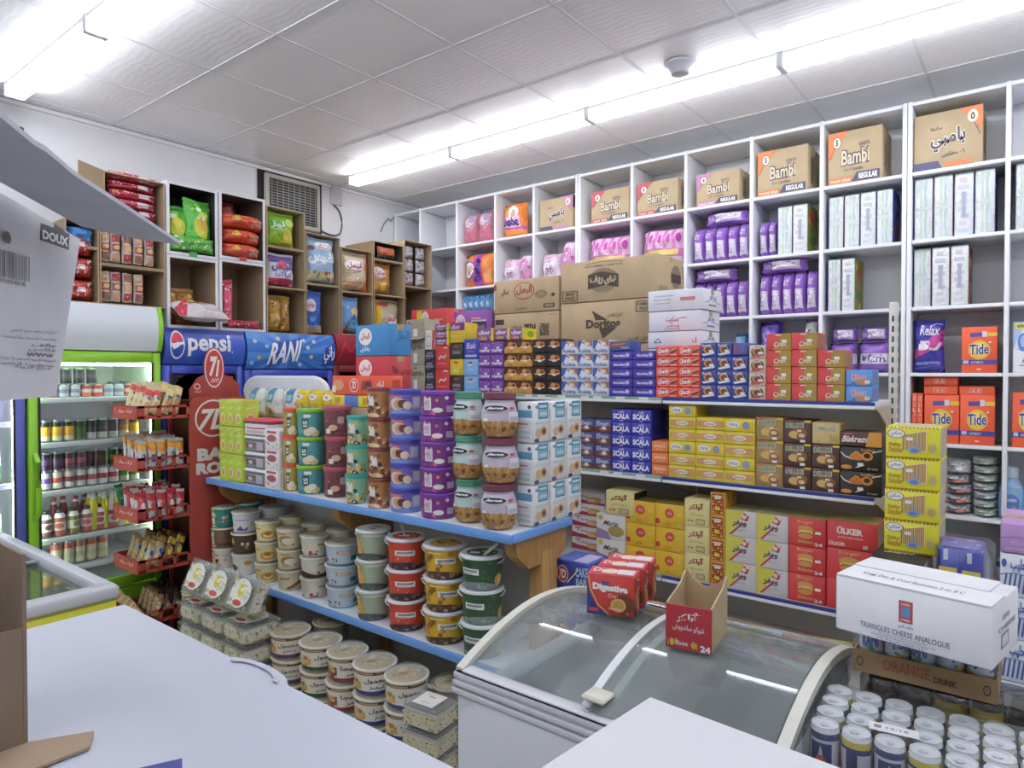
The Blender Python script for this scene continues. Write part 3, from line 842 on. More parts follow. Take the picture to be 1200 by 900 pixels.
# ------------------------------------------------------------------ yellow chest freezer behind the service counter
zf = .90
fx, fy0 = onZ(137, 684, zf); fy1 = 3.62; fx0 = fx - .78
e = empty('chest_freezer', ((fx + fx0) / 2, (fy0 + fy1) / 2, 0)); tag(e, 'yellow chest freezer with sliding glass top full of ice cream', 'freezer')
hw, hl = (fx - fx0) / 2, (fy1 - fy0) / 2
Y_ = M('#d8d21e', 'plastic'); AL = M('#c2c6cc', 'plastic')
m = MB(); t = .06
m.box(-hw, -hl, .06, hw, -hl + t, zf - .053, Y_, .006); m.box(-hw, hl - t, .06, hw, hl, zf - .053, Y_, .006); m.box(-hw, -hl + t, .06, -hw + t, hl - t, zf - .053, Y_); m.box(hw - t, -hl + t, .06, hw, hl - t, zf - .053, Y_)
m.box(-hw + t, -hl + t, .06, hw - t, hl - t, .30, M('#e8eaea', 'plastic')); m.build('cabinet', e)
m = MB()
for a in (-1, 1):
    m.box(-hw - .008, a * (hl - .022) - .030, zf - .052, hw + .008, a * (hl - .022) + .030, zf, AL, .012); m.box(a * (hw - .022) - .030, -hl + .0525, zf - .052, a * (hw - .022) + .030, hl - .0525, zf - .002, AL, .01)
m.build('rim', e)
for k, (a, b, zz) in enumerate(((-hl + .054, .03, zf - .03), (-.03, hl - .054, zf - .018))):
    m = MB(); m.box(-hw + .054, a, zz, hw - .054, b, zz + .004, M('#dfe7ea', 'glass', .12)); o = m.build('sliding_lid', e)
    m = MB()
    for yy in (a, b): m.box(-hw + .0535, yy - .012, zz - .003, hw - .0535, yy + .012, zz + .009, M('#8d9299', 'plastic'), .003)
    m.build('lid_frame', o)
for a in (-1, 1):
    for b in (-1, 1):
        m = MB(); m.lathe([(.025, 0), (.025, .058)], M('#2e2e30', 'plastic'), 12, a * (hw - .08), b * (hl - .08)); m.build('caster', e)
# ------------------------------------------------------------------ bags
def bag_fn(w, h, t, seed, crimp=.0):
    rr = random.Random(seed); ph = [rr.uniform(0, 6.28) for _ in range(8)]
    def prof(u, v):
        a = max(0, 1 - abs(2 * u - 1) ** 2.6) ** .62; b = max(0, 1 - abs(2 * v - 1) ** 3.2) ** .62
        n = 1 + .10 * math.sin(9 * u + ph[0] + 4 * v) + .09 * math.sin(13 * v + ph[1] - 5 * u) + .06 * math.sin(23 * u + 17 * v + ph[2])
        return t / 2 * a * b * n
    def xz(u, v):
        pinch = 1 - .06 * math.sin(math.pi * v) + .02 * math.sin(6 * v + ph[3])
        return ((u - .5) * w * pinch, .013 * h + v * h * .975 + .012 * h * math.sin(7 * u + ph[4]) * (2 * v - 1))
    return prof, xz
def bag_mb(w, h, t, col, art, seed, kind='film', back=None, nu=14, nv=16):
    prof, xz = bag_fn(w, h, t, seed); m = MB()
    F = lambda s: (lambda u, v: (xz(u, v)[0], -s * prof(u, v), xz(u, v)[1]))
    m.grid(F(1), nu, nv, M(col, kind)); m.grid(F(-1), nu, nv, M(back or col, kind))
    def mp(u, v, o):
        x, z = xz(u, v); return (x, -prof(u, v) - .0012 - o * 1.5, z)
    m.art(mp, w / h, art, 2, .0006, .0012)
    return m
def bag(name, cat, w, h, t, col, art, seed=1, parts=True, kind='film', sealc=None):
    m = bag_mb(w, h, t, col, art, seed, kind); ps = []
    if parts:
        prof, xz = bag_fn(w, h, t, seed)
        for v in (1,):
            s = MB(); n = 12; hh = .018
            vs = []
            for k in range(n + 1):
                x, z = xz(k / n, v); vs += [(x, .002 * (-1) ** k, z), (x, .002 * (-1) ** (k + 1), z + hh)]
            s.add(vs, [[2 * k, 2 * k + 2, 2 * k + 3, 2 * k + 1] for k in range(n)], M(sealc or col, 'film')); ps.append(('seal', s))
    return mk(name, cat, (None, m), *ps)
LB = lambda tx, u0=.2, v0=.55, u1=.8, v1=.85, bg='#f4f1ee', fg='#b02436': [('e', (u0 + u1) / 2, (v0 + v1) / 2, (u1 - u0) / 2, (v1 - v0) / 2, bg), ('t', tx, u0 + .06, v0 + .08, u1 - .06, v1 - .06, fg, {'b': .03}), ('l', [(u0 + .08, v0 + .06), ((u0 + u1) / 2, v0 + .03), (u1 - .08, v0 + .06)], .02, fg)]
BATAL = 'البطل'

# ------------------------------------------------------------------ open cartons used as snack bins on the coolers
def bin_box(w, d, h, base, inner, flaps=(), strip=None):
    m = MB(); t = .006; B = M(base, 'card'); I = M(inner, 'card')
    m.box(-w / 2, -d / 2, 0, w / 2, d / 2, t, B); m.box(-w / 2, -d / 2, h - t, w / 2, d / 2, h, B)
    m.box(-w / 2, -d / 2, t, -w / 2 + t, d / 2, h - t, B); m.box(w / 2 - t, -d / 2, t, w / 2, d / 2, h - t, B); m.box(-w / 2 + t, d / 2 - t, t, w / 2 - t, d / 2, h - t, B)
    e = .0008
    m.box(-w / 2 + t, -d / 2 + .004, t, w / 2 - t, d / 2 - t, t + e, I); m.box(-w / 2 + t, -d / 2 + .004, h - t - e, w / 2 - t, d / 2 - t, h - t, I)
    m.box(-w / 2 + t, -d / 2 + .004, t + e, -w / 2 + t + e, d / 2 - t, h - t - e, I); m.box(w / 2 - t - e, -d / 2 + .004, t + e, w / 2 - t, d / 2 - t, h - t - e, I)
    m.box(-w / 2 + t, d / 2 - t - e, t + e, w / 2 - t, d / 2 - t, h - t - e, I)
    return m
BINY = FY + .03
def binpx(pl, pr, pt, pb, zb=None):
    pm = (pl + pr) / 2
    xa, xb = onY(pl, 300, BINY)[0], onY(pr, 300, BINY)[0]
    return xa, xb, onY(pm, pb, BINY)[1] if zb is None else zb, onY(pm, pt, BINY)[1]
def snackbin(pl, pr, pt, pb, base, inner, label, flaps=(), dep=.36, zb=None, tape=None, face=None):
    xa, xb, z0, z1 = binpx(pl, pr, pt, pb, zb)
    w, h = xb - xa - .003, z1 - z0 - .002
    m = bin_box(w, dep, h, base, inner); ps = []
    if face:                              # white cut edge frame around the opening
        f = .018
        m.box(-w / 2, -dep / 2 - .003, 0, w / 2, -dep / 2 - .0002, f, M(face, 'card')); m.box(-w / 2, -dep / 2 - .003, h - f, w / 2, -dep / 2 - .0002, h, M(face, 'card'))
        m.box(-w / 2, -dep / 2 - .003, f, -w / 2 + f, -dep / 2 - .0002, h - f, M(face, 'card')); m.box(w / 2 - f, -dep / 2 - .003, f, w / 2, -dep / 2 - .0002, h - f, M(face, 'card'))
    if 'top' in flaps:
        q = MB(); q.prism([(-dep / 2, h - .006), (-dep / 2 - .09, h + .02), (-dep / 2 - .09, h + .025), (-dep / 2, h)], 'x', -w / 2, w / 2, M(base, 'card')); ps.append(('flap', q))
    if 'left' in flaps:
        q = MB(); q.prism([(-w / 2, -dep / 2), (-w / 2 - .16, -dep / 2 - .10), (-w / 2 - .163, -dep / 2 - .096), (-w / 2, -dep / 2 + .006)], 'z', .02, h, M(inner, 'card')); ps.append(('flap', q))
    if 'bot' in flaps:
        q = MB(); q.prism([(-dep / 2, 0), (-dep / 2 - .05, -.012), (-dep / 2 - .05, -.007), (-dep / 2, .006)], 'x', -w / 2 + .01, w / 2 - .01, M(inner, 'card')); ps.append(('flap', q))
    if tape:
        q = MB(); q.box(-.025, -dep / 2 - .0045, -.001, .025, -dep / 2 - .0032, .03, M(tape, 'gloss')); ps.append(('tape', q))
    mk('snack_carton', 'carton', (None, m), *ps).put(((xa + xb) / 2, BINY + dep / 2, z0), label)
    return xa, xb, z0, z1
BINNED = []
def inbin(b, proto, fx, label, dz=.0, dy=.08, rz=0., rot=None, group=None):
    xa, xb, z0, z1 = b
    o = proto.put((xa + (xb - xa) * fx, BINY + dy, z0 + .008 + dz), label, rz, group, rot)
    BINNED.append((o, b)); return o
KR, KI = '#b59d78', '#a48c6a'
ZG = z(188, 361) + .002        # cooler tops
ZP = z(240, 386) + .002
ZR = z(330, 391) + .002
random.seed(4)
# green cooler: brown cartons
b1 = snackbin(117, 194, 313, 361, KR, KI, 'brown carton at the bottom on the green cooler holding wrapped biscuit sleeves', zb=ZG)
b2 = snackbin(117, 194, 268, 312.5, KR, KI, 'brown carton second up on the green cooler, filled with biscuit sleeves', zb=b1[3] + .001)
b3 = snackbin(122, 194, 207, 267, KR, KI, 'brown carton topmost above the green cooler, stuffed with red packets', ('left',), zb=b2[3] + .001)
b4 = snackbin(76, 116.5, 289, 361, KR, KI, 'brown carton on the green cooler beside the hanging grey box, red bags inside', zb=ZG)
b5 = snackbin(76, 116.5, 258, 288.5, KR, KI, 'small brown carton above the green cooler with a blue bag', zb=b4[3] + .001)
def sleeve(seed):
    cols = ['#8c5a4a', '#c9a07a', '#a83a3a', '#e3d6cc', '#7a4434']
    return bag('biscuit_sleeve', 'biscuit pack', .055, .17, .05, '#dccfc8', [('r', .08, .06, .92, .30, cols[seed % 3]), ('r', .08, .36, .92, .62, cols[(seed + 2) % 3]), ('r', .08, .68, .92, .94, cols[(seed + 1) % 3]), ('e', .5, .5, .3, .08, '#d9b070'), ('n', .1, .08, .9, .92, 12, ['#efe6de', '#5a2c24', '#d2a060'], .02, seed)], seed, False)
SL = [sleeve(k) for k in range(3)]
RP = [bag('candy_packet', 'snack pack', .30, .055, .10, c, [('n', .05, .1, .95, .9, 26, ['#f0dfe2', '#d8a0a8', '#8c1c2c', '#e0b83c'], .12, k), ('r', .55, .2, .8, .8, '#e8d8dc')], k + 3, False) for k, c in enumerate(('#c43a50', '#b83048', '#cf4a5c'))]
nth = ('first', 'second', 'third', 'fourth', 'fifth', 'sixth', 'seventh', 'eighth', 'ninth')
for bb, nm in ((b1, 'bottom brown carton'), (b2, 'second brown carton')):
    n = 4 if bb is b1 else 5
    for k in range(n):
        h = bb[3] - bb[2] - .03
        inbin(bb, SL[k % 3], .10 + k * .172, 'brown and white biscuit sleeve standing %s in the %s' % (nth[k], nm), .012, .05, 0, None, 'biscuit sleeves in the ' + nm).scale = (1.0, 1, h / .19)
for k in range(6):
    inbin(b3, RP[k % 3], .52 + .02 * (k % 2), 'red snack packet lying %s from bottom in the topmost carton' % nth[k], .015 + k * .052, .07, 0, None, 'red packets in the topmost carton').scale = (.9, 1, .85)
RB = bag('snack_bag', 'snack bag', .26, .12, .16, '#c23a34', [('n', .05, .1, .95, .9, 14, ['#e9d9d4', '#9c1f22', '#efe8e4'], .08, 2), ('r', .3, .35, .6, .6, '#eee4e0')], 7, False)
for k in range(3): inbin(b4, RB, .55, 'red and white snack bag lying %s in the carton beside the grey box' % ('lowest', 'second', 'third')[k], .01 + k * .125, .08, 0, None, 'red bags beside the grey box').scale = (.8, 1, .95)
BB = bag('snack_bag', 'snack bag', .24, .10, .12, '#2f7cc0', [('n', .05, .1, .95, .9, 10, ['#7ab4e0', '#1f5a98'], .1, 5)], 3, False)
inbin(b5, BB, .55, 'blue snack bag in the small brown carton', .012, .06).scale = (.8, 1, 1)
# white cartons above the blue cooler
WB = '#e3e5ea'
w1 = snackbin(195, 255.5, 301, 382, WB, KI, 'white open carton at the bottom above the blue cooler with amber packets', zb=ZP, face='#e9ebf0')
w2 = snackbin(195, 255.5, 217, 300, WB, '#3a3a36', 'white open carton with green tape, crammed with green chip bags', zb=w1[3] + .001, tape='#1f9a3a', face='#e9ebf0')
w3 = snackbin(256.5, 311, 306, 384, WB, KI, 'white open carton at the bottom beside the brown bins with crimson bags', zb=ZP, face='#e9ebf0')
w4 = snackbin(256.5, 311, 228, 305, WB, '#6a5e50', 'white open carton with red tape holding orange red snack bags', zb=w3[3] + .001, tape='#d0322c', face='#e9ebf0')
GB_ = [bag('chip_bag', 'snack bag', .16, .27, .11, '#3ea82e', [('p', [(.05, .2), (.45, .1), (.55, .9), (.1, .95)], '#8fd02c'), ('e', .5, .55, .3, .22, '#d8d83a'), ('n', .1, .1, .9, .5, 8, ['#e8e0a0', '#c8a030', '#f4f6e8'], .05, 3), ('e', .3, .8, .15, .06, '#e8f4d8')], 3),
       bag('chip_bag', 'snack bag', .19, .30, .13, '#4cb832', [('e', .55, .5, .36, .30, '#c8d63a'), ('e', .5, .52, .2, .16, '#e0b030'), ('p', [(.6, .1), (.95, .1), (.95, .9), (.8, .9)], '#2c9028'), ('n', .1, .6, .9, .95, 8, ['#e8f4d8', '#8fd04c'], .05, 4)], 4)]
inbin(w2, GB_[0], .17, 'green chip bag standing at left in the green taped carton', .02, .08, -.15)
inbin(w2, GB_[1], .72, 'largest green chip bag standing at right in the green taped carton', .05, .07, .2)
GL = bag('chip_bag', 'snack bag', .30, .11, .16, '#55b03a', [('n', .05, .1, .95, .9, 20, ['#d6e8c0', '#2c8a28', '#b8d040', '#e8f0e0'], .1, 8)], 9, False)
inbin(w2, GL, .5, 'crumpled green bag lying in front inside the green taped carton', .02, .015).scale = (.95, .6, .9)
ORB = bag('snack_bag', 'snack bag', .30, .11, .22, '#d2482e', [('n', .04, .1, .96, .9, 14, ['#e8a090', '#a82c1c', '#e86a48'], .09, 6), ('r', .6, .25, .85, .6, '#dc9a88'), ('e', .25, .6, .1, .18, '#d8b030')], 5, False)
for k in range(3): inbin(w4, ORB, .5 + .03 * (k == 2), 'orange red snack bag lying %s in the red taped carton' % ('lowest', 'second', 'third and bulging out')[k], .012 + k * .095, .06 - .02 * (k == 2), 0, None, 'bags in the red taped carton').scale = (.92 + .1 * (k == 2), 1, .85)
RDK = bag('snack_bag', 'snack bag', .12, .15, .10, '#a83428', [('e', .5, .5, .3, .3, '#c8604c'), ('n', .1, .1, .9, .9, 6, ['#d88070', '#7c2018'], .06, 2)], 8)
for k in range(2): inbin(w4, RDK, .2 + .3 * k, 'dark red packet standing at the back of the red taped carton, %s' % ('outer', 'inner')[k], .285, .22).scale = (1, 1, .8)
AMB = bag('snack_bag', 'snack bag', .12, .22, .10, '#b8803a', [('n', .08, .08, .92, .92, 16, ['#8c5420', '#d8a850', '#e6c88a', '#6a3c18'], .06, 3), ('e', .5, .75, .3, .1, '#c89030')], 11)
for k in range(2): inbin(w1, AMB, .2 + .35 * k, 'amber snack packet standing in the bottom white carton, %s' % ('beside its wall', 'in its middle')[k], .02, .16)
LAY = bag('snack_bag', 'snack bag', .33, .19, .10, '#d8d2d0', [('p', [(0, .5), (.35, 1), (1, 1), (1, .8), (.5, .75)], '#c42c40'), ('p', [(.0, .0), (.12, .0), (.2, .5), (0, .6)], '#c42c40'), ('e', .4, .62, .16, .16, '#d8c030'), ('n', .3, .1, .95, .5, 8, ['#e9e6e4', '#d8a0a8', '#b8b4b8'], .06, 8)], 12)
LAY.put(((w1[0] + w1[1]) / 2 + .02, BINY - .125, ZP + .062), 'red and white bag lying on the header edge of the blue cooler', 0, None, (math.radians(-62), 0, .06))
CRB = [bag('snack_bag', 'snack bag', .11, .30, .09, '#c42a4c', [('r', .1, .05, .9, .12, '#efe6e6'), ('r', .25, .15, .75, .8, '#d8486a'), ('n', .3, .2, .7, .75, 9, ['#f0d8dc', '#e8a8b8'], .035, 7), ('n', .1, .8, .9, .95, 8, ['#e8c8c8', '#efe9e6'], .03, 2)], 13),
       bag('snack_bag', 'snack bag', .26, .09, .16, '#c22c48', [('n', .05, .1, .95, .9, 12, ['#e8a8b4', '#8c1830', '#efe6e6'], .1, 4)], 14, False)]
inbin(w3, CRB[0], .22, 'tall crimson bag standing on end in the bottom white carton', .02, .07)
inbin(w3, CRB[1], .55, 'crimson bag lying flat in front of the tall one', .012, .02).scale = (.9, .6, .6)
# brown bins above the juice cooler
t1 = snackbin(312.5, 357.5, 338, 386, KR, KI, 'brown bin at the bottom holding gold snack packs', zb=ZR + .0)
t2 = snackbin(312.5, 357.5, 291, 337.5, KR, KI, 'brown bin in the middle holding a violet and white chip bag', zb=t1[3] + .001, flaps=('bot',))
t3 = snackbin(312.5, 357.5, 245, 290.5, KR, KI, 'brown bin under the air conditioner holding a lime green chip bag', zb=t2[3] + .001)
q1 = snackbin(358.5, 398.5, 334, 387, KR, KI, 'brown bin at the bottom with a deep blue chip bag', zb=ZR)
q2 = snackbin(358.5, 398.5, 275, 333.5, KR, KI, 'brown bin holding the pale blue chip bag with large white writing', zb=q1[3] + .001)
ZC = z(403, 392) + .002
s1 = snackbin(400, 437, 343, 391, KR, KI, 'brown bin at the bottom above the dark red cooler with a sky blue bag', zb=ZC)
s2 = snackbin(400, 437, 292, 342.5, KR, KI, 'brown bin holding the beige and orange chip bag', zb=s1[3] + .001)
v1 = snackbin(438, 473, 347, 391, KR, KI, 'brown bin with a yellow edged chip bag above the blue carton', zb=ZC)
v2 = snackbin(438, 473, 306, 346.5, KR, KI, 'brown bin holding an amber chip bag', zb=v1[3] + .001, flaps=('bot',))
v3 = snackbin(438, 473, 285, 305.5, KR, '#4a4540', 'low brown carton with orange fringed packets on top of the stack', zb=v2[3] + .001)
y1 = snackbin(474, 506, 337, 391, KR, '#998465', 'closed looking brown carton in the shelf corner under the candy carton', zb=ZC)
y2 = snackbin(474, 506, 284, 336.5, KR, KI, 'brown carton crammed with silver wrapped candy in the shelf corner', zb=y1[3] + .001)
def binbag(b, col, art, seed, label, fx=.45, wf=.85, hf=.86, dy=.07, tex=None):
    q = min(wf, .93) / 2 + .045; fx = min(max(fx, q), 1 - q) if q < .5 else .5
    w, h = (b[1] - b[0] - .02) * min(wf, .93), (b[3] - b[2] - .045) * hf
    inbin(b, bag('chip_bag', 'snack bag', w, h, min(.12, w * .5), col, art, seed), fx, label, .012, dy)
binbag(t3, '#86b81e', LB('ليز', .05, .45, .6, .85, '#5fae2c', '#f2f4ea') + [('p', [(.3, 0), (1, 0), (1, .5)], '#b8c22a'), ('e', .7, .3, .22, .2, '#cdbf3a'), ('e', .75, .75, .18, .14, '#a8d04a')], 21, 'lime green chip bag in the bin under the air conditioner', .42, .8, .95)
binbag(t2, '#d9dcea', [('r', 0, 0, 1, .22, '#b8284a'), ('r', 0, .75, 1, 1, '#6a4a9c'), ('t', 'شيبس', .12, .45, .88, .78, '#3a3c9c', {'b': .03}), ('e', .45, .68, .14, .14, '#d84a5c'), ('t', 'كراكرز', .2, .26, .8, .45, '#5058b0', {'b': .02})], 22, 'white and violet chip bag with a crimson foot in the middle bin', .40, .8, .9)
binbag(t1, '#b98c34', [('n', .05, .05, .95, .95, 24, ['#8c5a20', '#d8b458', '#a03c24', '#e8d8a0', '#5c6a2c'], .06, 2), ('r', .45, 0, .55, 1, '#7c5420')], 23, 'gold snack packs wrapped together in the bottom bin', .38, .7, .86)
binbag(q2, '#9cc0e2', LB(BATAL, .25, .78, .85, .97) + [('t', 'تشيبس', .05, .40, .95, .74, '#eef4fb', {'b': .06}), ('r', .02, .03, .98, .25, '#c9c290'), ('n', .02, .03, .98, .27, 16, ['#a03c34', '#e0d4a0', '#4c7ab0', '#7c9c4c'], .05, 5), ('e', .12, .78, .09, .06, '#7c4c34')], 24, 'large pale blue chip bag with white writing', .5, .94, .97, .06)
binbag(q1, '#2a5cb4', [('e', .3, .68, .3, .16, '#d8dcea'), ('t', 'chips', .12, .6, .5, .75, '#b02438'), ('r', 0, 0, 1, .18, '#b8a078'), ('n', .1, .1, .9, .5, 8, ['#3f80d0', '#1c3c8c'], .08, 4)], 25, 'deep blue chip bag in the bottom bin beside the pale brown wall', .25, .55, .9)
binbag(s2, '#cdbd9c', LB(BATAL, .08, .48, .72, .82) + [('p', [(.72, 0), (1, 0), (1, 1), (.85, .95), (.80, .6), (.9, .4)], '#e0682a'), ('l', [(.05, .22), (.4, .18), (.7, .2)], .03, '#d86a3a'), ('l', [(.1, .1), (.5, .06)], .03, '#d86a3a')], 26, 'beige chip bag with a white oval and orange side', .5, .94, .97, .06)
binbag(s1, '#6a9cd2', [('e', .7, .62, .2, .14, '#d8c070'), ('p', [(.1, 0), (.4, 0), (.3, .28)], '#8c2c28'), ('r', .4, .12, 1, .3, '#5ab0c8'), ('n', .1, .1, .9, .9, 8, ['#8cb8e4', '#3c6cb0'], .07, 6)], 27, 'sky blue chip bag in the bottom bin above the dark red cooler', .35, .65, .92)
binbag(v2, '#b87c34', LB(BATAL, .0, .5, .6, .95, '#efe6e0') + [('e', .5, .22, .2, .15, '#d8b838'), ('n', .1, .1, .9, .4, 8, ['#d8a050', '#8c5420'], .07, 6)], 28, 'amber chip bag with a white oval in the upper bin', .36, .68, .95)
binbag(v1, '#cbbc9a', LB(BATAL, .3, .28, .86, .62, '#efe9e2') + [('p', [(0, 0), (.22, .0), (.18, .6), (.3, 1), (0, 1)], '#e2b81c'), ('p', [(.9, 0), (1, 0), (1, .9), (.88, .7)], '#e2b81c'), ('r', .1, .86, .5, .96, '#c23a34')], 29, 'beige and yellow chip bag above the blue carton', .5, .95, .95, .06)
fr_ = bag('snack_packet', 'snack pack', .19, .10, .06, '#4a3a34', [('r', 0, .45, 1, 1, '#b85a34')] + [('p', [(.05 + .1 * k, .46), (.15 + .1 * k, .46), (.1 + .1 * k, .22)], '#b85a34') for k in range(9)] + [('n', .05, .02, .95, .2, 8, ['#c8a038', '#2c2c30', '#8c7c50'], .05, 2)], 30, False)
inbin(v3, fr_, .5, 'orange fringed dark snack packet in the low carton', .012, .04).scale = (1, 1, 1.1)
CW = [bag('candy_pouch', 'candy pouch', .10, .085, .06, '#b9b4ba', [('n', .05, .05, .95, .95, 14, ['#e9e6ea', '#5c4a54', '#8c7c94', '#3a3038', '#d8c8b0', '#8c3a44'], .08, k)], 31 + k, False) for k in range(3)]
wv = y2[1] - y2[0]
for k in range(6):
    inbin(y2, CW[k % 3], .30 + .42 * (k % 2), 'silver wrapped candy pouch %s in the corner carton' % ('at the bottom left', 'at the bottom right', 'at the middle left', 'at the middle right', 'at the upper left', 'at the upper right')[k], .012 + (k // 2) * .115, .06).scale = (1, 1, 1.25)
for o, b in BINNED:                       # keep every bag inside its carton
    hx = max(abs(v.co.x) * o.scale.x * math.cos(o.rotation_euler.z) + abs(v.co.y) * o.scale.y * abs(math.sin(o.rotation_euler.z)) for v in o.data.vertices)
    room = (b[1] - b[0]) / 2 - .014; c = (b[0] + b[1]) / 2
    if hx > room: o.scale.x *= room / hx; hx = room
    o.location.x = min(max(o.location.x, c - room + hx), c + room - hx)
    zz = max(v.co.z for v in o.data.vertices) * o.scale.z + .02; top_ = b[3] - .012 - o.location.z
    if zz > top_ > .03: o.scale.z *= top_ / zz
# ------------------------------------------------------------------ goods in the white cubby shelving
CX0 = SX + .03
def spanX(pl, pr, X=CX0):
    a, b = onX(pl, 300, X)[0], onX(pr, 300, X)[0]; c = (a + b) / 2
    for lo, hi in zip(CY, CY[1:]):
        if lo < c < hi: a, b = min(a, hi - .029), max(b, lo + .029)
    return a, b
def onshelf(build, pl, pr, pt, row, label, dep=.27, X=CX0, group=None, rz=0., z0=None, proto=None):
    ya, yb = spanX(pl, pr, X); zb = SZ(row) if z0 is None else z0
    h = onX((pl + pr) / 2, pt, X)[1] - zb; wd = ya - yb
    P = proto or build(wd, dep, h)
    P.put((X + dep / 2, (ya + yb) / 2, zb), label, WEST + rz, group)
    return P, wd, h
# row index: 7 = top row
def diaper(tri, num, bar, arabic=False):
    def b(w, d, h):
        base = '#b9a27c'
        if arabic:
            a = [('p', [(.68, 1), (1, 1), (1, .55)], tri), ('e', .86, .83, .075, .11, '#efe3d4'), ('t', num, .83, .77, .89, .89, '#5a4a48', {'b': .04}), ('l', [(.88, .72), (.97, .5)], .012, '#5a4a48'),
                 ('t', 'بامبي', .245, .30, .765, .70, '#f2eee6', {'b': .075, 'ang': .03}), ('t', 'بامبي', .25, .31, .76, .69, '#4a4250', {'b': .03, 'ang': .03}), ('t', 'سانيتا', .25, .68, .42, .76, '#4a4250'), ('t', '٦٠ حفاض', .42, .2, .75, .29, '#4a4250'),
                 ('p', [(.0, .02), (.42, .02), (.36, .15), (.0, .15)], bar), ('r', .46, .03, .86, .11, tri)]
        else:
            a = [('p', [(0, 1), (.38, 1), (0, .45)], tri), ('l', [(.04, .5), (.13, .72)], .012, '#4a4048'), ('e', .17, .8, .075, .11, '#efe3d4'), ('o', .17, .8, .075, .11, .1, '#4a4048'), ('t', num, .145, .74, .195, .86, '#4a4048', {'b': .04}),
                 ('t', 'Bambi', .255, .34, .775, .66, '#4a4250', {'b': .10, 'ang': .03}), ('t', 'Bambi', .26, .36, .77, .64, '#d8c8a8', {'b': .02, 'ang': .03}), ('t', 'SANITA', .58, .68, .78, .75, '#4a4250'), ('t', '4 X 11 DIAPERS', .30, .24, .66, .29, '#4a4250'),
                 ('r', .02, .03, .46, .13, tri), ('t', 'maxi size', .05, .05, .42, .11, '#f0e6da'), ('p', [(.44, .03), (.96, .03), (.96, .20), (.54, .20)], bar), ('t', 'REGULAR', .58, .06, .92, .17, '#f0ece6', {'b': .04})]
        lines = [('l', [(u, 0), (min(1, u + .5), min(1, (min(1, u + .5) - u) * w / h))], .006, '#c4ae8a') for u in (.0, .2, .4, .6, .8)]
        side = [('r', .2, .2, .5, .8, '#a08a66'), ('t', 'Bambi', .25, .3, .42, .7, '#4a4250', {'rot': 90}), ('t', 'SIZE', .6, .3, .7, .6, '#4a4250', {'rot': 90})]
        return carton('diaper_carton', 'diaper carton', w, d, h, base, {'front': lines + a, 'right': side}, 'card', ('tape',))
    return b
onshelf(diaper('#d8763a', '٥', '#4a4a70', True), 1068, 1150, 130, 7, 'brown diaper carton with Arabic writing and an orange corner, alone by the shop front', .29)
onshelf(diaper('#d8763a', '5', '#4a4a60'), 967, 1033, 152, 7, 'brown diaper carton numbered 5 beside the carton with Arabic writing', .29)
onshelf(diaper('#d8763a', '5', '#4a4a60'), 886, 946, 174, 7, 'brown diaper carton numbered 5 next to the pink cornered carton', .29)
onshelf(diaper('#c278a8', '4', '#4a4450'), 816, 866, 201, 7, 'brown diaper carton numbered 4 with a pink corner', .29)
onshelf(diaper('#b8404a', '6', '#4a4450'), 746, 794, 212, 7, 'brown diaper carton with red corner beside the pink cornered carton', .29)
onshelf(diaper('#b8404a', '6', '#4a4450'), 693, 737, 222, 7, 'brown diaper carton with red corner beside the torn open carton', .29)
P, wd, h = onshelf(diaper('#c278a8', '٤', '#4a4450', True), 633, 671, 232, 7, 'torn open brown diaper carton with Arabic writing and pink corner', .29)
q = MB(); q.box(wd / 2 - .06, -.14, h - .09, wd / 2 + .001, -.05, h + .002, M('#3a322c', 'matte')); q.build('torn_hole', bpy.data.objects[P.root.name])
def bebe(rot):
    def b(w, d, h):
        if rot:
            a = [('r', .40, 0, .70, 1, '#b03aa0'), ('e', .27, .5, .19, .27, '#f4f1f2'), ('o', .27, .5, .19, .27, .1, '#3a2c8c'), ('e', .30, .5, .10, .15, '#c89878'), ('t', 'bebe', .42, .16, .66, .84, '#3a1c7c', {'rot': 90, 'b': .05}), ('r', .76, .1, .96, .5, '#f09a5a'), ('e', .1, .8, .07, .08, '#5a8cc8')]
        else:
            a = [('p', [(0, 0), (1, 0), (1, .28), (0, .42)], '#c04aa0'), ('e', .58, .66, .24, .22, '#f4f1f2'), ('e', .58, .64, .11, .14, '#c89878'), ('r', .16, .27, .86, .58, '#e8b8d8'), ('t', 'bebe', .20, .30, .82, .56, '#2c1468', {'b': .05}), ('p', [(0, .0), (1, 0), (1, .20), (0, .24)], '#f08a3a')]
        m = bag_mb(w, h, d, '#ef7c26', a, 5, 'film', nu=10, nv=10)
        return mk('diaper_pack', 'diaper pack', (None, m))
    return b
onshelf(bebe(False), 584, 612, 236, 7, 'orange diaper pack with a white round picture standing upright, top row', .16)
onshelf(bebe(True), 538, 574, 296, 6, 'orange diaper pack turned on its side so its name runs upward', .16)
def pinkpack(cols, seed):
    def b(w, d, h):
        return mk('diaper_pack', 'diaper pack', (None, bag_mb(w, h, d, cols[0], [('r', .1, .55, .9, .92, cols[1]), ('e', .5, .66, .3, .14, cols[2]), ('r', .1, .08, .9, .4, cols[3]), ('n', .1, .1, .9, .9, 10, [cols[1], cols[2]], .05, seed)], seed, 'film', nu=10, nv=10)))
    return b
p, wd, h = onshelf(pinkpack(('#c8788c', '#b89ab8', '#e0c8d4', '#d0647c'), 2), 536, 556, 250, 7, 'dusty pink diaper pack leaning beside the empty compartment', .16)
ya, yb = spanX(557, 574)
p.put((CX0 + .08, (ya + yb) / 2, SZ(7)), 'dusty pink diaper pack beside the upright panel, second of two', WEST)
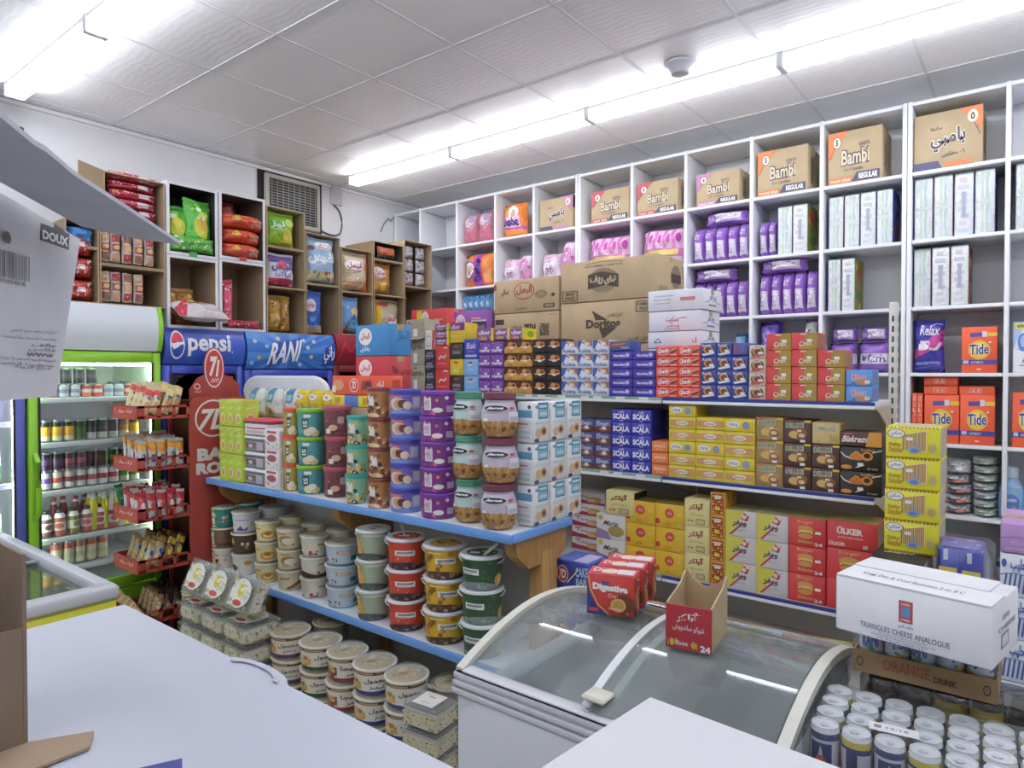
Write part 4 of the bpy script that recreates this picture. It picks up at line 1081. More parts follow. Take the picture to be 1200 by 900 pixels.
def famflat(w, d, h):
    a = [('r', 0, .82, 1, 1, '#eac8e0'), ('r', .25, .86, .55, 1, '#e8c86a'), ('r', .08, .1, .92, .62, '#f4e9f4'), ('t', 'fam', .34, .18, .66, .55, '#9a3a8c'), ('e', .2, .32, .05, .1, '#9a3a8c')]
    return mk('pad_pack', 'sanitary pad pack', (None, bag_mb(w, h, d, '#eec4e2', a, 6, 'film', nu=10, nv=10)))
def pinkbundle(w, d, h):
    m = bag_mb(w, h, d, '#e88ad0', [('r', .05 + .2 * k, .45, .18 + .2 * k, .92, '#f4c8ea') for k in range(5)] + [('e', .11 + .2 * k, .7, .04, .12, '#c83aa8') for k in range(5)] + [('r', .05, .28, .9, .42, '#e8c86a'), ('r', .05, .05, .95, .25, '#f2d4ec')], 9, 'film', nu=12, nv=10)
    return mk('pad_pack', 'sanitary pad pack', (None, m))
PF, wf, hf = onshelf(famflat, 578, 608, 302, 6, 'pale pink pad pack lying below the orange diaper pack', .2)
p, w1_, h1_ = onshelf(pinkpack(('#e6b4dc', '#f2dcee', '#d86ab8', '#e89ad0'), 12), 607, 621, 296, 6, 'narrow pink pad pack standing in the same compartment', .2)
ya, yb = spanX(627, 655); PF.put((CX0 + .1, (ya + yb) / 2, SZ(6)), 'pale pink pad pack lying below the torn open carton', WEST)
ya, yb = spanX(657, 672); p.put((CX0 + .1, (ya + yb) / 2, SZ(6)), 'narrow pink pad pack standing below the torn open carton', WEST, None, None, (1, 1, 1.25))
PB, wb_, hb_ = onshelf(pinkbundle, 683, 735, 274, 6, 'large pink plastic wrapped pad bundle behind the stacked chip cartons', .24)
ya, yb = spanX(741, 798); PB.put((CX0 + .12, (ya + yb) / 2, SZ(6)), 'large pink pad bundle beside the purple packs', WEST, None, None, (min(1, (ya - yb) / wb_), 1, 1))
# light blue bags, low in the far column
def bluebag(w, d, h): return mk('wipes_bag', 'wipes bag', (None, bag_mb(w, h, d, '#86bfee', [('r', .1, .62, .9, .85, '#4a86cc'), ('e', .5, .35, .3, .18, '#c4e0f6'), ('n', .05, .05, .95, .95, 8, ['#a8d4f4', '#5a98d8'], .05, 2)], 8, 'film', nu=8, nv=8)))
ya, yb = spanX(530, 573); wq = (ya - yb) / 5 - .003; PBl = None
zz = SZ(5)
for i in range(2):
    for k in range(5):
        if PBl is None: PBl = bluebag(wq, .12, .155)
        PBl.put((CX0 + .07, ya - (k + .5) * (ya - yb) / 5, zz + i * .158), 'light blue wipes bag in the far compartment, %s of the %s layer' % (nth[k], ('lower', 'upper')[i]), WEST, 'light blue wipes bags')
OG = bag('produce_bag', 'snack bag', .26, .12, .16, '#c8742c', [('n', .05, .1, .95, .9, 14, ['#d8a038', '#6c8c2c', '#a8482c'], .08, 4)], 5, False)
ya, yb = spanX(506, 530); OG.put((CX0 + .12, (ya + yb) / 2, SZ(5)), 'orange and green crumpled bag in the shadowed corner compartment', WEST)
# purple pads
def purple(w, d, h):
    a = [('r', .15, .12, .85, .58, '#efe6f4'), ('t', 'fam', .32, .66, .68, .90, '#e6d4f2', {'rot': 0, 'b': .03}), ('l', [(.25, .45), (.75, .40)], .02, '#cfc0dc'), ('l', [(.25, .35), (.7, .3)], .02, '#cfc0dc'), ('l', [(.3, .22), (.7, .2)], .02, '#cfc0dc')]
    m = bag_mb(w, h, d, '#a672d6', a, 4, 'film', nu=8, nv=10)
    return mk('pad_pack', 'sanitary pad pack', (None, m))
def purplelie(w, d, h):
    m = bag_mb(w, h, d, '#a06ad2', [('r', .30, .15, .88, .8, '#efe6f4'), ('t', 'fam', .08, .3, .26, .7, '#e6d4f2'), ('l', [(.36, .5), (.8, .45)], .05, '#cfc0dc')], 4, 'film', nu=10, nv=8)
    return mk('pad_pack', 'sanitary pad pack', (None, m))
def purplerow(row, pl, pr, n, pt, where, group):
    ya, yb = spanX(pl, pr); wdt = (ya - yb) / n; zb = SZ(row); h = onX((pl + pr) / 2, pt, CX0)[1] - zb
    P = purple(wdt - .002, .16, h)
    for k in range(n): P.put((CX0 + .085 + random.uniform(0, .01), ya - (k + .5) * wdt, zb), 'upright purple pad pack %s, %s of %s' % (where, nth[k], ('two', 'three', 'four', 'five')[n - 2]), WEST + random.uniform(-.03, .03), group)
    return zb + h
zA = purplerow(6, 804, 876, 5, 263, 'under the carton numbered 4', 'upright purple pad packs in the upper row')
zB = purplerow(6, 881, 909, 2, 257, 'beside the white tissue blocks', 'two purple pad packs beside tissue blocks')
zC = purplerow(5, 804, 874, 5, 329, 'behind the white cartons', 'upright purple pad packs behind white cartons')
zD = purplerow(5, 881, 956, 5, 318, 'at eye level beside the tissue blocks', 'upright purple pad packs at eye level')
PL = None
for pl, pr, zb_, d_ in ((822, 874, zA, 'purple pad pack lying on the upright packs under the carton numbered 4'), (805, 860, zC, 'purple pad pack lying on the packs behind the white cartons'), (882, 944, zD, 'purple pad pack lying on the eye level row of five')):
    ya, yb = spanX(pl, pr)
    if PL is None: PL = purplelie(ya - yb, .16, .085); plw = ya - yb
    PL.put((CX0 + .085, (ya + yb) / 2, zb_ + .002), d_, WEST, None, None, ((ya - yb) / plw, 1, 1))
# tissue blocks
def tissue(side, seed, front=None):
    def b(w, d, h):
        m = MB(); m.box(-w / 2, -d / 2, 0, w / 2, d / 2, h, M('#e2e8e8', 'film'), .006)
        fr = []
        if front == 'print':
            for k in range(8): fr.append(('r', .2 + .08 * (k % 3), .06 + .115 * k, .75 - .1 * (k % 2), .12 + .115 * k, ('#c9cddc', '#d8c8d4', '#b8c0d0')[k % 3]))
            fr += [('r', .4, .3, .6, .7, '#a8b0c4')]
        else:
            for s in (0, 1):
                fr += [('p', [(.3, .03 + .5 * s), (.48, .03 + .5 * s), (.42, .25 + .5 * s), (.48, .47 + .5 * s), (.3, .47 + .5 * s), (.36, .25 + .5 * s)], '#c0d8c4'), ('p', [(.55, .03 + .5 * s), (.75, .03 + .5 * s), (.64, .25 + .5 * s), (.75, .47 + .5 * s), (.55, .47 + .5 * s)], '#b8d0c8'), ('n', .05, .06 + .5 * s, .95, .44 + .5 * s, 6, ['#cfe0d2', '#d8d4e6'], .05, seed + s)]
            fr.append(('r', .02, .49, .98, .505, '#cfd6d8'))
        sd = [('r', 0, 0, 1, 1, side[0]), ('n', .05, .05, .95, .95, 12, list(side[1:]), .08, seed), ('e', .5, .75, .35, .10, side[1]), ('e', .5, .3, .35, .10, side[2])]
        m.faces_art(-w / 2, -d / 2, 0, w / 2, d / 2, h, {'front': fr, 'right': sd, 'left': sd})
        wr = MB(); wr.box(-w / 2 - .0015, -d / 2 - .0015, h * .995, w / 2 + .0015, d / 2 + .0015, h + .003, M('#fafcfc', 'clear', .2))
        return mk('tissue_pack', 'tissue pack', (None, m), ('wrap_fold', wr))
    return b
sides = (('#2c3aa0', '#5a6ac8', '#8c2c3c', '#3a8c3c'), ('#8c2c2c', '#c89a38', '#6c8c2c', '#2c3a80'), ('#8c8c2c', '#b8402c', '#4c7c2c', '#e0c850'))
def tissuerow(row, pl, pr, n, pt, where, group, kinds, sd):
    ya, yb = spanX(pl, pr); wdt = (ya - yb) / n; zb = SZ(row); h = onX((pl + pr) / 2, pt, CX0)[1] - zb; pr_ = {}
    for k in range(n):
        key = (kinds[k], sd[k])
        if key not in pr_: pr_[key] = tissue(sides[sd[k]], k * 5 + pl, kinds[k])(wdt - .004, .24, h)
        pr_[key].put((CX0 + .125 + random.uniform(0, .01), ya - (k + .5) * wdt, zb), 'tall white tissue block %s, %s of %s' % (where, nth[k], ('two', 'three', 'four')[n - 2]), WEST, group)
tissuerow(6, 1064, 1166, 4, 204, 'below the carton with Arabic writing', 'tissue blocks below the Arabic carton', (None, None, 'print', None), (0, 1, 0, 0))
tissuerow(6, 964, 1046, 4, 227, 'above the half empty compartment', 'tissue blocks above the half empty compartment', (None, None, 'print', None), (0, 1, 0, 0))
tissuerow(6, 910, 946, 2, 241, 'beside two purple packs', 'tissue blocks beside purple packs', (None, 'print'), (0, 2))
tissuerow(5, 962, 1002, 2, 304, 'in the half empty compartment', 'tissue blocks in the half empty compartment', (None, 'print'), (0, 2))
tissuerow(5, 1063, 1136, 3, 290, 'with red and green sides above the detergent', 'tissue blocks above the detergent', (None, 'print', 'print'), (0, 1, 1))
tissuerow(6, 1182, 1226, 2, 190, 'at the picture edge', 'tissue blocks at the edge', (None, None), (0, 0))
# purple packs low behind the price-railed shelves
FM, wm_, hm_ = onshelf(lambda w, d, h: mk('pad_pack', 'sanitary pad pack', (None, bag_mb(w, h, d, '#9868cc', [('r', 0, .28, 1, .62, '#efe9f4'), ('t', 'fam', .35, .33, .85, .60, '#5a4a9c'), ('e', .2, .45, .07, .08, '#5a4a9c')], 7, 'film', nu=10, nv=10))), 1004, 1044, 400, 4, 'purple pad pack with a white band behind the sky blue biscuit boxes', .2)
ya, yb = spanX(965, 1003); FM.put((CX0 + .1, (ya + yb) / 2, SZ(4)), 'purple pad pack with a white band behind the red and gold boxes', WEST, None, None, ((ya - yb) / wm_ * .96, 1, 1))
ya, yb = spanX(972, 1004); PL.put((CX0 + .085, (ya + yb) / 2, SZ(4) + hm_ + .003), 'purple pad pack lying on the banded pack behind the red and gold boxes', WEST, None, None, ((ya - yb) / plw * .96, 1, 1))
ya, yb = spanX(1006, 1042); PL.put((CX0 + .085, (ya + yb) / 2, SZ(4) + hm_ + .003), 'purple pad pack lying on the banded pack behind the sky blue boxes', WEST, None, None, ((ya - yb) / plw * .96, 1, 1))
onshelf(pinkpack(('#4a3ab0', '#7a5ac8', '#b09ae0', '#3a2c98'), 18), 878, 912, 376, 4, 'indigo and violet pack behind the red and gold boxes', .2)
p, _, _ = onshelf(pinkpack(('#b08ad0', '#d8e8d0', '#8c5ac0', '#c8a8e0'), 19), 941, 957, 372, 4, 'pale violet pack beside the upright panel behind the biscuit boxes', .2)
onshelf(pinkpack(('#3f8cd8', '#8cc4f0', '#c8e4f8', '#2c6cc0'), 20), 858, 872, 390, 4, 'small bright blue pack under the purple packs', .2)
# detergent
def relax(w, d, h):
    a = [('p', [(0, .42), (0, .25), (1, .5), (1, .82)], '#c8308c'), ('t', 'Relax', .25, .70, .88, .90, '#f0eef8', {'b': .02, 'skew': .08}), ('l', [(.6, .88), (.75, .94), (.95, .9)], .015, '#d8d4f0'), ('n', .18, .42, .58, .60, 26, ['#f4f2f8', '#e8e4f4'], .035, 4), ('e', .38, .48, .16, .06, '#f2f0f6'),
         ('l', [(.55, .45), (.75, .42), (.85, .48), (.92, .56)], .05, '#f2d8e8'), ('r', .1, .14, .9, .20, '#7a80d0'), ('l', [(.06, .08), (.9, .12)], .02, '#5a60c0')]
    return mk('sanitary_pack', 'sanitary pad pack', (None, bag_mb(w, h, d, '#3a3aac', a, 6, 'film', nu=12, nv=12)))
onshelf(relax, 1063, 1107, 374, 4, 'blue and magenta pad pack with a white flower, beside the lone detergent box', .13)
def tide_art(hi=True):
    return [('r', 0, .18, 1, .28, '#3a3a98'), ('r', .05, .20, .2, .27, '#c8ccec'), ('t', 'AUTOMATIC', .27, .20, .62, .25, '#eceef8'), ('p', [(.25, .78), (.6, .79), (.6, .88), (.25, .87)], '#4a4aa0'), ('r', .58, .78, .72, .90, '#e8e6f0'), ('r', .74, .79, 1, .87, '#f0c828'),
            ('e', .5, .50, .32, .22, '#f08c20'), ('e', .5, .50, .29, .2, '#f6c62a'), ('e', .5, .52, .18, .12, '#f8e070'), ('t', 'Tide', .215, .385, .785, .635, '#f4f2ee', {'b': .06, 'ang': .08}), ('t', 'Tide', .23, .395, .77, .625, '#28308c', {'b': .02, 'ang': .08}), ('e', .8, .66, .04, .02, '#f8e8d0'), ('r', .44, .06, .56, .09, '#f8d8c8')]
def tide(w, d, h): return carton('detergent_box', 'detergent box', w, d, h, '#ea4a1e', {'front': tide_art(), 'left': [('r', .2, .2, .8, .8, '#e86a48')], 'right': [('r', .2, .2, .8, .8, '#e86a48')]}, 'print')
PT, wt, ht = onshelf(tide, 1128, 1170, 383, 4, 'orange detergent box with a yellow round emblem standing alone beside the magenta pack', .12)
onshelf(tide, 1085, 1126, 463, 3, 'orange detergent box in the lower row, next to the thin boxes', .12)
onshelf(tide, 1127, 1168, 463, 3, 'orange detergent box in the lower row, beside the white upright', .12)
onshelf(tide, 1176, 1226, 460, 3, 'orange detergent box beyond the white upright at the picture edge', .12)
def tidespine(w, d, h): return carton('detergent_box', 'detergent box', w, d, h, '#e84e26', {'front': [('r', .15, .1, .85, .5, '#e86a4a'), ('t', '3.25', .2, .85, .8, .95, '#f6d8cc'), ('t', '2.1', .2, .72, .8, .8, '#f6d8cc'), ('n', .2, .55, .8, .7, 6, ['#f6d8cc'], .02, 3)]})
ya, yb = spanX(1063, 1083); hh = onX(1073, 461, CX0)[1] - SZ(3); PS = tidespine((ya - yb) / 2 - .002, .22, hh)
for k in range(2): PS.put((CX0 + .11, ya - (k + .5) * (ya - yb) / 2, SZ(3)), 'thin orange detergent box seen edge on, %s of two' % nth[k], WEST, 'thin orange boxes seen edge on')
zt_ = onX(1105, 463, CX0)[1] + .002
def tidelie(w, d, h): return carton('detergent_box', 'detergent box', w, d, h, '#e84a20', {'front': [('r', .3, .25, .65, .8, '#f0b8a0'), ('r', .32, .32, .63, .73, '#e84a20'), ('t', '2.5', .36, .4, .59, .65, '#f6d8cc')], 'right': [('r', .2, .3, .8, .7, '#e86a48')]})
ya, yb = spanX(1084, 1124); PLi = tidelie(ya - yb - .002, .20, .048)
for k in range(2): PLi.put((CX0 + .105, (ya + yb) / 2, zt_ + .050 * k), 'orange detergent box lying flat, %s of the two on the lower row' % ('under one', 'upper one')[k], WEST)
ya, yb = spanX(1126, 1167); PLi.put((CX0 + .105, (ya + yb) / 2, zt_), 'orange detergent box lying flat by itself beside the pair', WEST)
def ariel(w, d, h):
    a = [('r', 0, .45, 1, 1, '#a8c8ec'), ('p', [(0, .45), (.3, .9), (.7, .75), (1, .95), (1, .55), (.5, .5)], '#e6eef8'), ('e', .3, .6, .16, .18, '#5a80d0'), ('e', .32, .62, .10, .12, '#a8c4ec'), ('e', .6, .7, .2, .12, '#7aa4e0'), ('r', .05, .86, .7, .97, '#f0d848'), ('r', .12, .89, .6, .94, '#8c8440'), ('t', 'ARIEL', .30, .20, .96, .36, '#c82c3a', {'b': .03, 'skew': .1}), ('l', [(.2, .14), (.8, .16)], .02, '#8c98b0')]
    return carton('detergent_box', 'detergent box', w, d, h, '#eef0f4', {'front': a})
onshelf(ariel, 1176, 1228, 377, 4, 'white and pale blue detergent box at the picture edge', .12)
# lower compartments
def wipes(c, a1, sd): return lambda w, d, h: mk('wipes_pack', 'wipes pack', (None, bag_mb(w, h, d, c, [('r', .1, .2, .9, .6, a1), ('n', .05, .1, .95, .9, 10, sd, .15, 3)], 4, 'film', nu=10, nv=6)))
ya, yb = spanX(1108, 1140); P = wipes('#e9e8ee', '#c47a68', ['#5a74b8', '#d87a6a', '#f4f2f6'])(ya - yb, .2, .052)
for k in range(4): P.put((CX0 + .11, (ya + yb) / 2 + random.uniform(-.008, .008), SZ(2) + .0535 * k), 'clear wrapped pack with red and blue print, %s of its stack' % ('bottom', 'second', 'third', 'top')[k], WEST)
P = wipes('#f2f4f6', '#f2f5f5', ['#f0f2f4', '#cfd4da'])(ya - yb, .2, .08)
P.put((CX0 + .11, (ya + yb) / 2, SZ(2) + .216), 'cloudy plastic bag crumpled over the red and blue packs', WEST)
ya, yb = spanX(1141, 1172); P1 = wipes('#eef4f0', '#cfe6cc', ['#a4d08c', '#f6f8f6'])(ya - yb, .2, .044); P2 = wipes('#eef2f6', '#d4dee6', ['#bccad4', '#f4f6f6'])(ya - yb, .2, .044)
for k in range(7): (P1, P2)[k in (2, 3)].put((CX0 + .11, (ya + yb) / 2 + random.uniform(-.006, .006), SZ(2) + .0455 * k), 'white and green wipes pack, %s of its stack' % ('bottom', 'second', 'third', 'fourth', 'fifth', 'sixth', 'top')[k], WEST)
def softener():
    m = MB(); m.lathe([(.045, 0), (.055, .01), (.058, .10), (.05, .17), (.03, .21), (.026, .22)], M('#8fb6e2', 'plastic'), 20, sx=1, sy=.7)
    m.cyl_art(lambda v: .055, .22, [('e', .5, .4, .11, .22, '#4a7cc4'), ('t', 'Comfort', .43, .44, .57, .54, '#e8eef8', {'b': .02}), ('e', .54, .28, .03, .06, '#c89878')])
    m.v = [(a, b * .92, c) for a, b, c in m.v]
    c = MB(); c.lathe([(.029, .2205), (.029, .27), (.024, .275)], M('#c4d4e4', 'plastic'), 18); return mk('softener_bottle', 'bottle', (None, m), ('cap', c))
P = softener()
for k, px in enumerate((1187, 1216)):
    y = spanX(px, px)[0]; P.put((CX0 + .06, y, SZ(2)), 'pale blue softener bottle beside the white upright, %s of two' % nth[k], WEST, 'pale blue softener bottles')
def jug():
    m = MB(); m.lathe([(.05, 0), (.058, .01), (.058, .15), (.03, .19), (.02, .2)], M('#c2cad0', 'plastic'), 20); c = MB(); c.lathe([(.024, .2005), (.024, .23), (.02, .234)], M('#d9dee2', 'plastic'), 16); return mk('cleaner_bottle', 'bottle', (None, m), ('cap', c))
P = jug(); y = spanX(1152, 1152)[0]; P.put((CX0 + .07, y, SZ(1)), 'grey white cleaner bottle in the shadowed bottom compartment', WEST)
m = MB(); m.lathe([(.05, 0), (.058, .01), (.058, .12), (.03, .16), (.02, .17)], M('#2c6c34', 'plastic'), 18); c = MB(); c.lathe([(.024, .1705), (.024, .195), (.02, .2)], M('#d9dee2', 'plastic'), 14)
mk('cleaner_bottle', 'bottle', (None, m), ('cap', c)).put((CX0 + .09, spanX(1116, 1116)[0], SZ(1)), 'green cleaner bottle in the shadowed bottom compartment', WEST)
# ------------------------------------------------------------------ boxed biscuits on the shelving bays
GF = GX + .004
def simple(name, cat, base, front, side=None, top=None, kind='print', price=None, n=1):
    def b(w, d, h):
        return carton(name, cat, w, d, h, base, {'front': front, 'right': side, 'left': side, 'top': top}, kind, (('price', *price),) if price else ())
    return b
WB_ = 'biscuit_box'; BC = 'biscuit box'
# top shelf, from the far end
def supra(w, d, h): return carton(WB_, BC, w, d, h, '#a59c86', {'front': [('r', .42, .1, .62, .45, '#f2f0ea'), ('t', 'Supra', .22, .52, .82, .82, '#3a4434', {'skew': .2}), ('r', .4, .86, .6, .92, '#c84a3a'), ('l', [(.85, .6), (.92, .7), (.95, .6)], .03, '#3a4434')], 'right': [('r', .1, .1, .9, .9, '#b4a98e')]}, 'print')
gridX(supra, GF, [475, 497], ZT, 397, 2, 'sage grey biscuit box with a white figure', None, .15)
z2 = onX(486, 397, GF)[1]
def supra2(w, d, h):
    m = MB(); m.box(-w / 2, -d / 2, 0, w / 2, d / 2, h, M('#a59c86'), .002)
    m.faces_art(-w / 2, -d / 2, 0, w / 2, d / 2, h, {'front': [('r', .40, .1, .62, .5, '#f2f0ea'), ('r', 0, 0, 1, .06, '#b8604a'), ('p', [(0, .1), (.3, .1), (0, .4)], '#c4745c'), ('n', .1, .6, .9, .9, 6, ['#8c927c', '#b8604a'], .08, 3)]})
    f = MB(); f.prism([(-d / 2, .004), (-d / 2 - .07, -.012), (-d / 2 - .07, -.008), (-d / 2, .01)], 'x', -w / 2 - .015, w / 2 + .01, M('#9c927a', 'card'))
    return mk(WB_, BC, (None, m), ('flap', f))
gridX(supra2, GF, [475, 497], z2 + .002, 374, 1, 'open sage grey box with its flap hanging, topmost at the far end', None, .15)
gridX(simple(WB_, BC, '#2f2d33', [('r', .1, .3, .9, .55, '#8c7cb0'), ('t', 'dark', .2, .62, .8, .8, '#d8d4dc'), ('r', .15, .12, .6, .2, '#77747c')]), GF, [497.5, 509], ZT, 410, 4, 'charcoal narrow biscuit box', None, .14)
z2 = onX(503, 410, GF)[1]
gridX(simple(WB_, BC, '#e9e6e4', [('r', .75, 0, 1, 1, '#c83a34'), ('r', .1, .3, .65, .5, '#c8c4c8'), ('l', [(.1, .7), (.6, .7)], .06, '#b0acb4')]), GF, [497.5, 509], z2 + .002, 387, 2, 'white and red narrow box on the charcoal boxes', None, .14)
gridX(simple(WB_, BC, '#cc2b2c', [('l', [(.25, .4), (.4, .55), (.6, .48), (.8, .6)], .09, '#f2dcd8'), ('r', .6, .88, .9, .94, '#f0c8c0'), ('r', .2, .2, .75, .26, '#e87a6a')]), GF, [509.5, 526], ZT, 405, 2, 'tall red biscuit box with white script', None, .14)
def mini(w, d, h): return carton(WB_, BC, w, d, h, '#7c3c8c', {'front': [('t', 'ulker', .1, .5, .8, .85, '#f2e6f0', {'b': .03}), ('r', .1, .1, .6, .35, '#c89858'), ('r', .84, 0, 1, 1, '#e6d21c'), ('n', .1, .1, .8, .5, 5, ['#d8b070', '#b04a8c'], .15, 3)], 'right': [('r', 0, 0, 1, 1, '#e6d21c'), ('e', .5, .5, .3, .3, '#8cb02c')]})
z2 = onX(518, 405, GF)[1]
gridX(mini, GF, [509.5, 526], z2 + .002, 379, 3, 'small violet and yellow box on the red boxes', None, .12)
gridX(simple(WB_, BC, '#2f2e30', [('r', .3, .72, .65, .86, '#c83a34'), ('r', .2, .3, .8, .5, '#8c8484'), ('l', [(.2, .18), (.8, .18)], .05, '#c0b8b0')]), GF, [526.5, 542], ZT, 440, 1, 'black biscuit box below the yellow one', None, .14)
za, zb_ = onX(534, 440, GF)[1], onX(534, 420.5, GF)[1]
gridX(simple(WB_, BC, '#e2c416', [('r', .3, .72, .65, .86, '#c83a34'), ('r', .2, .2, .8, .5, '#e8d860'), ('n', .6, .1, .9, .4, 4, ['#8c7c20'], .06, 2)]), GF, [526.5, 542], za + .001, 420.5, 1, 'yellow biscuit box sandwiched between two black ones', None, .14)
gridX(simple(WB_, BC, '#2f2e30', [('r', .3, .72, .65, .86, '#c83a34'), ('r', .2, .3, .8, .5, '#8c8484')]), GF, [526.5, 542], zb_ + .001, 402, 1, 'black biscuit box above the yellow one', None, .14)
z2 = onX(534, 402, GF)[1]
gridX(simple(WB_, BC, '#d8b41c', [('r', 0, .62, 1, 1, '#8c3c7c'), ('t', 'ulker', .1, .68, .7, .92, '#f2e6f0'), ('r', .1, .3, .9, .36, '#e8d060')]), GF, [526.5, 544], z2 + .002, 378, 1, 'mustard yellow box topped with violet, above the black box', None, .13)
gridX(simple(WB_, BC, '#7ab2ea', [('r', .35, .72, .6, .85, '#c83a34'), ('r', .3, .62, .65, .68, '#e8f0f8'), ('l', [(.3, .3), (.5, .4), (.7, .3)], .04, '#c0e0fa')]), GF, [543, 560], ZT, 420.5, 2, 'light blue biscuit box', None, .14)
z2 = onX(551, 420.5, GF)[1]
gridX(simple(WB_, BC, '#2838b0', [('t', 'Bisk', .2, .5, .85, .8, '#e8e8f4', {'skew': .1}), ('r', .1, .08, .9, .2, '#c0c4e0'), ('r', .25, .3, .7, .42, '#8c50b0')]), GF, [543, 560], z2 + .002, 397, 1, 'deep blue biscuit box on the light blue ones', None, .14)
def ruffle(w, d, h): return carton(WB_, BC, w, d, h, '#6a30a0', {'front': [('e', .5, .68, .35, .22, '#8c50c0'), ('n', .15, .55, .85, .9, 7, ['#7c4a2c', '#c8986a', '#f0e2d8'], .07, 3), ('t', 'Halley', .08, .12, .92, .45, '#f4eef4', {'b': .04, 'ang': .06})], 'right': [('t', 'Halley', .2, .3, .8, .6, '#d8c8e8')]}, parts=(('price', .6, .5),))
gridX(ruffle, GF, [560.5, 575, 590], ZT, 400, 4, 'purple wafer box', None, .14)
z2 = onX(575, 400, GF)[1]
for k, (a, b) in enumerate(((558, 578), (578.5, 597), (597.5, 615))):
    gridX(mini, GF, [a, b], z2 + (.002 if k < 1 else .0065 if k == 1 else .003), 384.5, 1, 'violet and yellow box lying over the %s boxes' % ('purple wafer', 'amber cookie', 'amber and black cookie')[k], None, .12)
def cookie(base, dark): 
    def b(w, d, h): return carton(WB_, BC, w, d, h, base, {'front': [('p', [(0, 1), (1, 1), (1, .45), (.55, .62), (0, .40)], dark), ('e', .45, .66, .2, .2, '#d88c3a'), ('e', .7, .62, .2, .2, '#c8742c'), ('e', .7, .62, .1, .1, '#5c2c14'), ('l', [(.15, .5), (.5, .42), (.9, .52)], .06, '#f2e8d8'), ('t', '24 adet', .2, .08, .6, .2, '#3c2414')]}, parts=(('price', .55, .42),))
    return b
gridX(cookie('#d89a3c', '#4c2a18'), GF, [590.5, 607, 623], ZT, 398, 4, 'amber cookie box', None, .14)
gridX(cookie('#241f1e', '#2c2624'), GF, [623.5, 640, 657], ZT, 397, 4, 'black cookie box', None, .14)
def rokta(w, d, h): return carton(WB_, BC, w, d, h, '#dfe6f2', {'front': [('p', [(0, 1), (.35, 1), (.12, .35), (0, .4)], '#2c5cb8'), ('p', [(.3, .9), (.6, 1), (1, 1), (1, .55), (.55, .6)], '#b4684a'), ('p', [(.45, .95), (.8, .9), (.9, .6), (.5, .62)], '#dcc0a8'), ('r', .5, .6, .68, .72, '#f8f8f4'), ('t', 'Rokta', .08, .10, .94, .42, '#f6f8fc', {'b': .09}), ('t', 'Rokta', .10, .12, .92, .40, '#2444a0', {'b': .02})]}, parts=(('price', .65, .75),))
gridX(rokta, GF, [657.5, 676, 694, 713], ZT, 399, 4, 'white and blue wafer roll box', None, .14)
def indigo(w, d, h): return carton(WB_, BC, w, d, h, '#2e1c96', {'front': [('t', 'biscolata', .18, .35, .68, .68, '#e8e4f6', {'b': .03}), ('e', .78, .55, .09, .22, '#c8c0ec'), ('r', .6, .2, .9, .3, '#5a48c0')], 'right': [('r', .1, .2, .9, .8, '#3a28a4')]})
gridX(indigo, GF, [713.5, 741, 768], ZT, 411, 5, 'indigo wafer box with small white lettering', None, .14)
z2 = onX(741, 411, GF)[1]
gridX(simple(WB_, BC, '#33418e', [('p', [(0, .3), (.8, .5), (.8, .95), (.1, .9)], '#8c5a44'), ('l', [(.1, .6), (.75, .7)], .1, '#c89a78'), ('t', 'luppo', .55, .15, .95, .45, '#d8dcec')]), GF, [714, 738], z2 + .002, 399, 1, 'blue and brown wafer box lying on the indigo stack', None, .13)
def r369(w, d, h): return carton(WB_, BC, w, d, h, '#e4412c', {'front': [('e', .34, .5, .26, .40, '#f4ece8'), ('e', .34, .5, .235, .36, '#cc2c22'), ('t', '369', .15, .30, .54, .70, '#f6f0ec', {'b': .05, 'skew': .1}), ('p', [(.60, .35), (.95, .75), (1, .6), (.75, .25)], '#7c3420'), ('l', [(.62, .5), (.95, .75)], .1, '#d8a078'), ('r', .66, .1, .95, .2, '#f0d0c0')]})
gridX(r369, GF, [768.5, 794, 820], ZT, 405, 5, 'red round emblem biscuit box', None, .14)
def rondo(base): 
    return lambda w, d, h: carton(WB_, BC, w, d, h, base, {'front': [('e', .5, .5, .38, .40, '#3c1c14'), ('e', .48, .54, .3, .3, '#c88a5a'), ('e', .52, .5, .2, .2, '#6c3420'), ('p', [(.1, .2), (.9, .35), (.9, .2), (.2, .06)], '#e8ecf6' if base == '#2a3c9a' else '#c83a34'), ('t', 'Rondo', .12, .72, .7, .92, '#e8e4ea', {'b': .02, 'ang': .05}), ('r', .55, .34, .75, .46, '#f2f0ec')]}, parts=(('price', .7, .4),))
gridX(rondo('#2a3c9a'), GF, [820.5, 839, 857, 876], ZT, 401, 4, 'blue round biscuit box', None, .14, skip={(3, 2)})
gridX(simple(WB_, BC, '#32448f', [('t', 'halk', .2, .2, .8, .8, '#7a5aa8', {'rot': 90}), ('r', .1, .1, .3, .9, '#8c4a5a')]), GF, [858, 876], onX(849, 417, GF)[1] + .001, 401.5, 1, 'blue box turned sideways on the blue biscuit stack', None, .14)
gridX(rondo('#cfc0a8'), GF, [877, 897], ZT, 404, 4, 'cream round biscuit box beside the red and gold boxes', None, .14)
